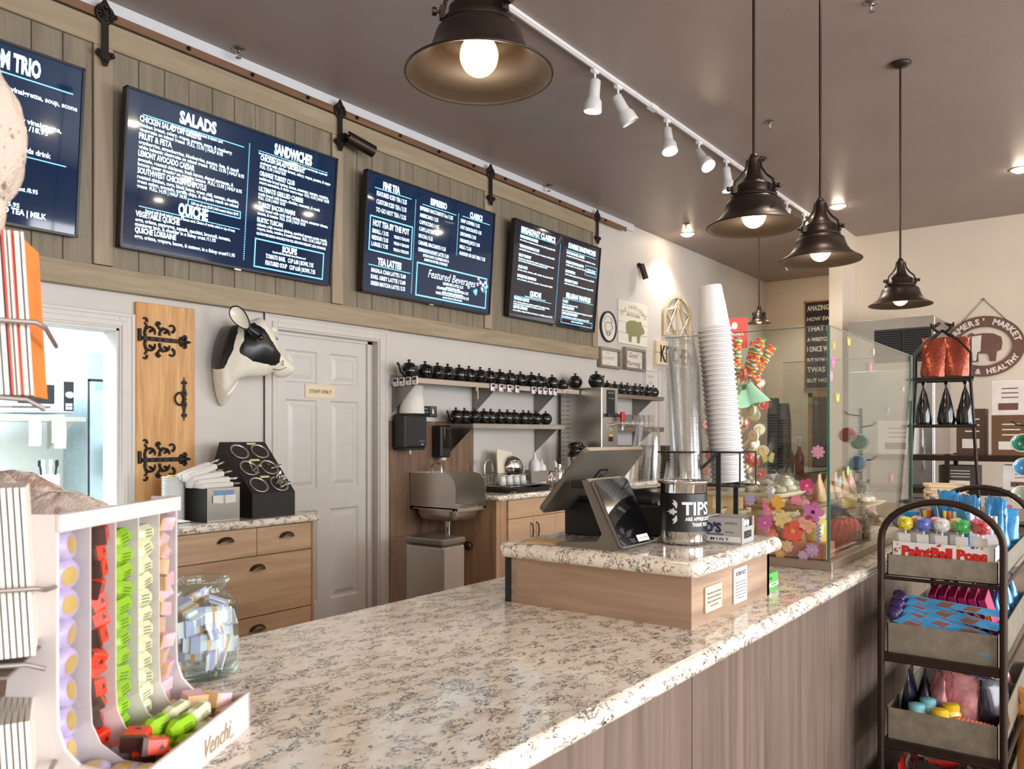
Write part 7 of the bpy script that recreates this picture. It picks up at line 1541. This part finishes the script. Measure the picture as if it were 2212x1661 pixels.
for i, (y, x, c, lb) in enumerate(((.265, .02, (240, 206, 50), 'yellow'), (.21, .022, (90, 110, 190), 'blue'), (.155, .024, (240, 236, 230), 'white'), (.095, .022, (70, 180, 90), 'green'), (.04, .02, (222, 84, 90), 'red'), (.29, .07, (110, 130, 200), 'pale blue'), (.24, .075, (240, 150, 130), 'salmon'), (.18, .075, (226, 170, 190), 'pink'), (.12, .078, (230, 190, 80), 'amber'), (.06, .075, (210, 90, 140), 'magenta'))):
    t_ = thing('ball_lollipop', '%s speckled ball lollipop standing in the white lollipop box, %s row' % (lb, 'front' if i < 5 else 'back'), 'lollipop', (PB[0] + x + .01, PB[1] + y, 1.028)); mb = MB(); mb.ball((0, 0, .042), (.0265, .0265, .024), 20, 14); obj('candy_ball', mb, pm('ball_%s' % lb, c, .2, var=.5, vs=110, coat=.6), t_)
    mb = MB(); mb.cyl((0, 0, -.02), (0, 0, .02), .004, n=8); obj('stick', mb, M_['white'], t_); mb = MB(); mb.box(-.014, 0, -.004, .002, .036, .034, RY(-10)); obj('tag_card', mb, M_['paper'], t_)
# blue bagged sweets behind
M_['bagb'] = pm('blue_shiny_bag', (70, 160, 214), .2, var=.35, vs=22, coat=.5); mcol = [pm('marker_%d' % i, c, .35) for i, c in enumerate(((30, 26, 40), (240, 200, 40), (230, 120, 50), (96, 60, 130)))]
t_ = thing('snowflake_box', 'bright blue snowflake box at the left corner of the top tray', 'box', (RX0 + .155, RY1 - .08, .901)); mb = MB(); mb.b2(0, 0, 0, .05, .055, .20, bev=.001); obj('carton', mb, pm('bright_blue', (40, 160, 214), .4), t_); mb = MB()
for k in range(3): mb.box(-.001, .028, .165, .0008, .004, .03, T(0, 0, 0) @ T(0, .028, .165) @ RX(60 * k) @ T(0, -.028, -.165))
obj('snowflake_print', mb, M_['white'], t_)
rn = random.Random(11)
for i in range(14):
    x = RX0 + .17 + .045 * (i % 4) + rn.uniform(-.01, .01); y = RY0 + .06 + .068 * (i // 4) + rn.uniform(-.01, .01)
    bag(T(x, y, .901) @ RZ(rn.uniform(0, 90)) @ RX(rn.uniform(-10, 10)), .07, rn.uniform(.20, .27), .05, M_['bagb'], 'blue_candy_bag', 'blue shiny candy bags crowded on the top tray', 'bag', 'blue candy bags on the top tray', tie=i % 3 == 0)
for i in range(10):
    t_ = None; mb = MB(); x = RX0 + .152; y = RY1 - .105 - .0155 * i; mb.cyl((0, 0, 0), (0, 0, .12 + .01 * (i % 3)), .0055, n=10, mi=0); mb.cyl((0, 0, .12), (0, 0, .155), .0065, n=10, mi=1)
    o = obj('candy_tube', mb, [mcol[i % 4], mcol[(i + 1) % 4] if i < 6 else M_['white']], M=T(x, y, .955)); tag(o, 'slim dark and yellow candy tubes in a row behind the ball lollipops', 'candy tube', 'candy tubes on the top tray')
for i in range(10):
    mb = MB(); x = RX0 + .165; y = RY0 + .04 + .013 * i; mb.cyl((0, 0, 0), (0, 0, .10), .0055, n=10, mi=0); mb.cyl((0, 0, .10), (0, 0, .135), .006, n=10, mi=1); o = obj('candy_stick', mb, [M_['red'], M_['white']], M=T(x, y, .965)); tag(o, 'red and white candy sticks standing behind the ball lollipops', 'candy stick', 'red and white candy sticks')
for i in range(16):
    x = RX0 + .40 + .06 * (i % 8); y = RY0 + .07 + .09 * (i // 8) + rn.uniform(-.02, .1)
    bag(T(x, y, .901) @ RZ(rn.uniform(0, 90)), .075, rn.uniform(.16, .24), .06, (M_['bagb'], pm('pink_bag', (236, 150, 160), .25, var=.3, vs=22, coat=.4), M_['clearwrap'])[i % 3 if i % 3 < 2 else 0], 'candy_bag', 'pink and blue candy bags at the far half of the top tray', 'bag', 'candy bags at the far end of the tray', tie=i % 4 == 0)
# middle bin
for i in range(10):
    t_ = None; mb = MB(); mb.prism([(0, 0), (.30, .0), (.30, .022), (.03, .026)], 0, .007, mi=0)
    for k in range(3): mb.prism([(.03 + .08 * k, .004), (.07 + .08 * k, .004), (.09 + .08 * k, .021), (.05 + .08 * k, .021)], -.0006, .0076, mi=1)
    mb.ball((-.005, .02, .003), (.02, .018, .008), 8, 6, mi=2)
    B = T(RX0 + .028 + .0125 * i, RY1 - .03 - .004 * (i % 3), .742 + .0055 * i) @ RZ(-90 + 3 * (i % 2)) @ RX(84) @ RZ(-15 - 2.6 * (i % 3) + 1.2 * i)
    o = obj('straw_pack', mb, [M_['bagb'], pm('rust_stripe', (150, 90, 70), .4), pm('purple_twist', (60, 40, 90), .3)], M=B); tag(o, 'blue striped candy straw packs fanned across the middle bin', 'candy pack', 'straw packs in the middle bin')
for i in range(6):
    t_ = thing('magenta_candy_box', 'magenta candy boxes with yellow lettering standing in the middle bin', 'candy box', M=T(RX0 + .22, RY0 + .030 + .030 * i, .66) @ RY(-16) @ RX(-14), group='magenta candy boxes in the middle bin'); mb = MB(); mb.b2(0, 0, 0, .09, .024, .17, bev=.001); obj('carton', mb, pm('magenta_card', (170, 36, 92), .4, var=.1), t_); mb = MB(); mb.text('BOTTLE CAPS', 0, 0, .012, .12, M=T(-.0006, .006, .02) @ FF @ RZ(90), bold=.05); obj('lettering', mb, mcol[1], t_)
for i in range(6):
    mb = MB(); mb.box(0, 0, 0, .03, .06, .014, bev=.003); o = obj('red_sweet', mb, M_['red'], M=T(RX0 + .05, RY1 - .07 - .03 * i, .725 - .002 * i) @ RZ(20 * i)); tag(o, 'small red wrapped sweets at the front of the middle bin', 'candy', 'red sweets in the middle bin')
for i in range(10):
    bag(T(RX0 + .36 + .055 * i, RY0 + .06 + .04 * (i % 3), .626) @ RZ(rn.uniform(0, 90)), .085, .19, .06, (M_['bagb'], mcol[3], pm('pink_bag', (236, 150, 160), .25))[i % 3], 'assorted_bag', 'assorted candy bags at the far half of the middle bin', 'bag', 'candy bags in the middle bin', tie=i % 3 == 0)
# lower bin
def lidjar(x, y, z, c, lb):
    t_ = thing('lidded_jar', lb, 'jar', (x, y, z)); mb = MB(); mb.lathe([(0, 0), (.026, .0), (.030, .01), (.030, .04), (.022, .052)], 20, cap=False); obj('jar_body', mb, pm('candy_fill_%d' % c[0], tuple(min(255, int(q * .6 + 90)) for q in c), .2, var=.3, vs=70, coat=.5), t_); mb = MB(); mb.cyl((0, 0, .052), (0, 0, .068), .026, n=20); mb.ball((0, 0, .068), (.024, .024, .004), 16, 6); obj('lid', mb, pm('lid_%d' % c[0], c, .3), t_)
lidjar(RX0 + .05, RY1 - .10, .40, (130, 190, 200), 'front blue lidded candy jar in the lower bin'); lidjar(RX0 + .10, RY1 - .125, .41, (120, 180, 190), 'rear blue lidded candy jar in the lower bin'); lidjar(RX0 + .05, RY1 - .17, .395, (232, 196, 40), 'front yellow lidded candy jar in the lower bin'); lidjar(RX0 + .10, RY1 - .195, .405, (226, 190, 36), 'rear yellow lidded candy jar in the lower bin')
for i in range(9):
    mb = MB(); mb.box(0, 0, 0, .05, .011, .05, bev=.003); mb.box(0, 0, .02, .052, .012, .012, mi=1); o = obj('gum_pack', mb, [M_['paper'], pm('salmon_print', (236, 130, 110), .4)], M=T(RX0 + .05, RY0 + .13 - .012 * i, .42 - .001 * i) @ RX(-12)); tag(o, 'white and salmon gum packs lined up at the right of the lower bin', 'gum pack', 'gum packs in the lower bin')
for i, c in enumerate(((40, 34, 60), (30, 26, 44), (236, 160, 170), (240, 180, 186), (236, 160, 170), (70, 60, 90), (30, 26, 44))):
    bag(T(RX0 + .16 + .02 * (i % 2), RY1 - .06 - .042 * i, .40) @ RZ(20 * i), .09, .16, .05, pm('lowbag_%d_%d' % (c[0], i % 2), c, .22, var=.35, vs=24, coat=.5), 'sweets_bag', 'dark and pink sweets bags behind the jars in the lower bin', 'bag', 'sweets bags in the lower bin', tie=i == 1)
for i in range(9):
    bag(T(RX0 + .34 + .058 * i, RY0 + .07 + .05 * (i % 3), .337) @ RZ(30 * i), .09, .18, .06, (pm('pink_bag', (236, 150, 160), .25), M_['bagb'], mcol[1])[i % 3], 'mixed_bag', 'mixed bright candy bags at the far half of the lower bin', 'bag', 'candy bags far in the lower bin', tie=i % 3 == 0)
mb = MB(); mb.b2(RX0 + .02, RY0 + .02, .336, RX0 + .13, RY1 - .02, .398); o = obj('filler_box', mb, M_['galv']); tag(o, 'grey filler box lifting the jars in the lower bin', 'box')
for i in range(8):
    bag(T(RX0 + .07 + .05 * (i % 2), RY1 - .05 - .04 * i, .072) @ RZ(40 * i), .11, .20, .07, (pm('red_bag', (190, 40, 36), .25, var=.3, vs=20, coat=.5), pm('dark_bag', (30, 26, 30), .25, coat=.4), pm('silver_bag', (190, 190, 196), .25, .3))[(0, 0, 1, 0, 1, 2, 0, 1)[i]], 'snack_bag', 'red and dark snack bags in the lowest bin', 'bag', 'snack bags in the lowest bin', tie=False)
bag(T(RX0 + .62, RY0 - .115, .0) @ RZ(90), .3, .42, .16, pm('orange_sack', (206, 140, 70), .6, var=.12), 'orange_sack', 'orange paper sack at the lower right edge of the photo', 'sack', tie=False)

# ================================================================ card spinner, plush toys at the left
def cam_pt(px, py, depth): r_ = (px - CX) / FPX * depth; return Vector((math.cos(HD) * depth + math.sin(HD) * r_, math.sin(HD) * depth - math.cos(HD) * r_, CH + (CY - py) / FPX * depth))
SROT = math.degrees(HD) - 90 + 31
SP = cam_pt(-70, 900, .93); MS = T(SP.x, SP.y, 0) @ RZ(math.degrees(HD) - 90)
t = thing('card_spinner', 'wire greeting card spinner close to the camera at the left edge', 'card rack', M=T(SP.x, SP.y, CZ) @ RZ(SROT))
mb = MB(); mb.cyl((-.12, .03, 0), (-.12, .03, .9), .012, n=12); mb.cyl((-.12, .03, 0), (-.12, .03, .015), .08, n=32); obj('centre_pole', mb, M_['irondk'], t)
px_m = FPX / .93
def lx(px): return (px + 70) / 2240
def lz(py): return CH + (CY - py) / px_m - CZ
M_['ledge'] = pm('ledge_grey', (150, 140, 134), .35, .5)
for k, (yt, yl, yb) in enumerate(((505, 700, 862), (1045, 1258, 1415), (1540, 1660, 1800))):
    mb = MB(); z = max(lz(yb) - .012, .02); x1 = lx(108 if k else 118)
    mb.add([(-.10, -.06, z), (x1 - .04, -.085, z - .0), (x1, .05, z + .004), (-.1, .06, z + .004), (-.10, -.06, z + .003), (x1 - .04, -.085, z + .003), (x1, .05, z + .007), (-.1, .06, z + .007)], [(0, 1, 2, 3), (4, 5, 6, 7), (0, 1, 5, 4), (1, 2, 6, 5), (2, 3, 7, 6), (3, 0, 4, 7)])
    mb.tube([(-.1, -.068, lz(yl)), (lx(80), -.072, lz(yl) - .002), (lx(100), -.06, lz(yl) - .006), (lx(130), .03, lz(yl) - .018)], .003, 6); mb.tube([(-.1, -.068, z + .02), (lx(60), -.072, z + .01), (lx(98), -.06, z + .0)], .003, 6); mb.tube([(-.12, .03, z + .1), (-.1, -.068, lz(yl))], .003, 6); mb.tube([(-.12, .03, z + .02), (-.1, .0, z + .002)], .004, 6)
    obj('card_pocket', mb, M_['ledge'], t)
cardm = [M_['paper'], pm('card_cream', (232, 222, 208), .7), pm('card_orange', (238, 132, 52), .6, var=.2, vs=18), pm('card_red', (190, 70, 60), .6), pm('card_blue', (70, 130, 190), .6)]
first = {}
for k, (yt, yb) in enumerate(((510, 855), (1050, 1408), (1545, 1790))):
    n = 19; zt, zb = lz(yt), max(lz(yb), .03); h_ = zt - zb
    for i in range(n):
        x = lx(-34 + 6.9 * i); mi = 0 if i % 3 else 1
        if k == 0: mi = 2 if i == n - 1 else 3 if i in (11, 14) else mi
        if k == 1 and i == 2: mi = 4
        key = (k, mi)
        if key not in first:
            mb = MB(); mb.box(0, 0, h_ / 2, .0027, .115, h_); o = obj('greeting_card', mb, cardm[mi]); first[key] = o
            nm = ('top', 'middle', 'bottom')[k]; tag(o, {0: 'white greeting cards standing edge-on in the %s spinner pocket', 1: 'cream greeting card envelopes standing edge-on in the %s spinner pocket', 2: 'orange greeting card at the right end of the %s spinner pocket', 3: 'red edged greeting cards among the white ones in the %s pocket', 4: 'blue greeting card in the %s spinner pocket'}[mi] % nm, 'card', 'greeting cards in the %s pocket' % nm)
        else: o = first[key].copy(); COL.objects.link(o)
        o.matrix_basis = T(SP.x, SP.y, CZ) @ RZ(SROT) @ T(x - .004, 0, zb) @ RZ((-12 if mi == 2 else -2.5 + 1.2 * (i % 2))) @ RY(-3.5 + .02 * i)
# plush toys
def plush(cpts, mat, seed=0):
    mb = MB()
    for (c, r_) in cpts:
        def f(u, v_, c=c, r_=r_):
            a = 2 * math.pi * u; b = math.pi * (min(max(v_, .005), .995) - .5); k = 1 + .04 * math.sin(7 * a + seed) * math.cos(5 * b) + .02 * math.sin(17 * a + 9 * b)
            return (c[0] + r_[0] * k * math.cos(b) * math.cos(a), c[1] + r_[1] * k * math.cos(b) * math.sin(a), c[2] + r_[2] * k * math.sin(b))
        mb.sheet(f, 48, 30, close_u=True)
    return mb
def spotted(name, c1, c2, sc=60, th=.62):
    m = pm(name, c1, .85, var=0, bump=.5, bs=220); nt = m.node_tree; N = nt.nodes; L = nt.links; tc = N.new('ShaderNodeTexCoord'); no = N.new('ShaderNodeTexNoise'); no.inputs['Scale'].default_value = sc; no.inputs['Detail'].default_value = 4; L.new(tc.outputs['Object'], no.inputs['Vector'])
    rp = N.new('ShaderNodeValToRGB'); rp.color_ramp.elements[0].position = th; rp.color_ramp.elements[1].position = th + .05; rp.color_ramp.elements[0].color = lin(c1); rp.color_ramp.elements[1].color = lin(c2); L.new(no.outputs['Fac'], rp.inputs['Fac']); L.new(rp.outputs['Color'], N['Principled BSDF'].inputs['Base Color']); return m
q = cam_pt(-52, 300, .93); mb = plush([((0, 0, 0), (.05, .05, .085)), ((-.012, 0, -.075), (.04, .04, .06)), ((-.01, 0, .06), (.035, .04, .05)), ((-.035, .01, -.12), (.045, .04, .05))], None)
o = obj('plush_toy', mb, spotted('beige_spotted_plush', (206, 188, 172), (140, 116, 100)), M=T(*q) @ RZ(math.degrees(HD) - 90)); tag(o, 'beige spotted plush toy perched on the card spinner at the left edge', 'plush toy')
mb = plush([((0, 0, 0), (.175, .13, .20)), ((-.07, .02, .12), (.12, .1, .085)), ((.1, -.02, .10), (.085, .08, .07)), ((.13, -.06, .0), (.06, .07, .08))], None, 2)
o = obj('plush_cushion', mb, spotted('beige_marbled_plush', (222, 206, 196), (176, 150, 136), 14, .56), M=T(.565, 1.485, CZ + .195) @ RZ(math.degrees(HD) - 90) @ S(1.12, 1, 1)); tag(o, 'large beige marbled plush lump behind the white display', 'plush toy')
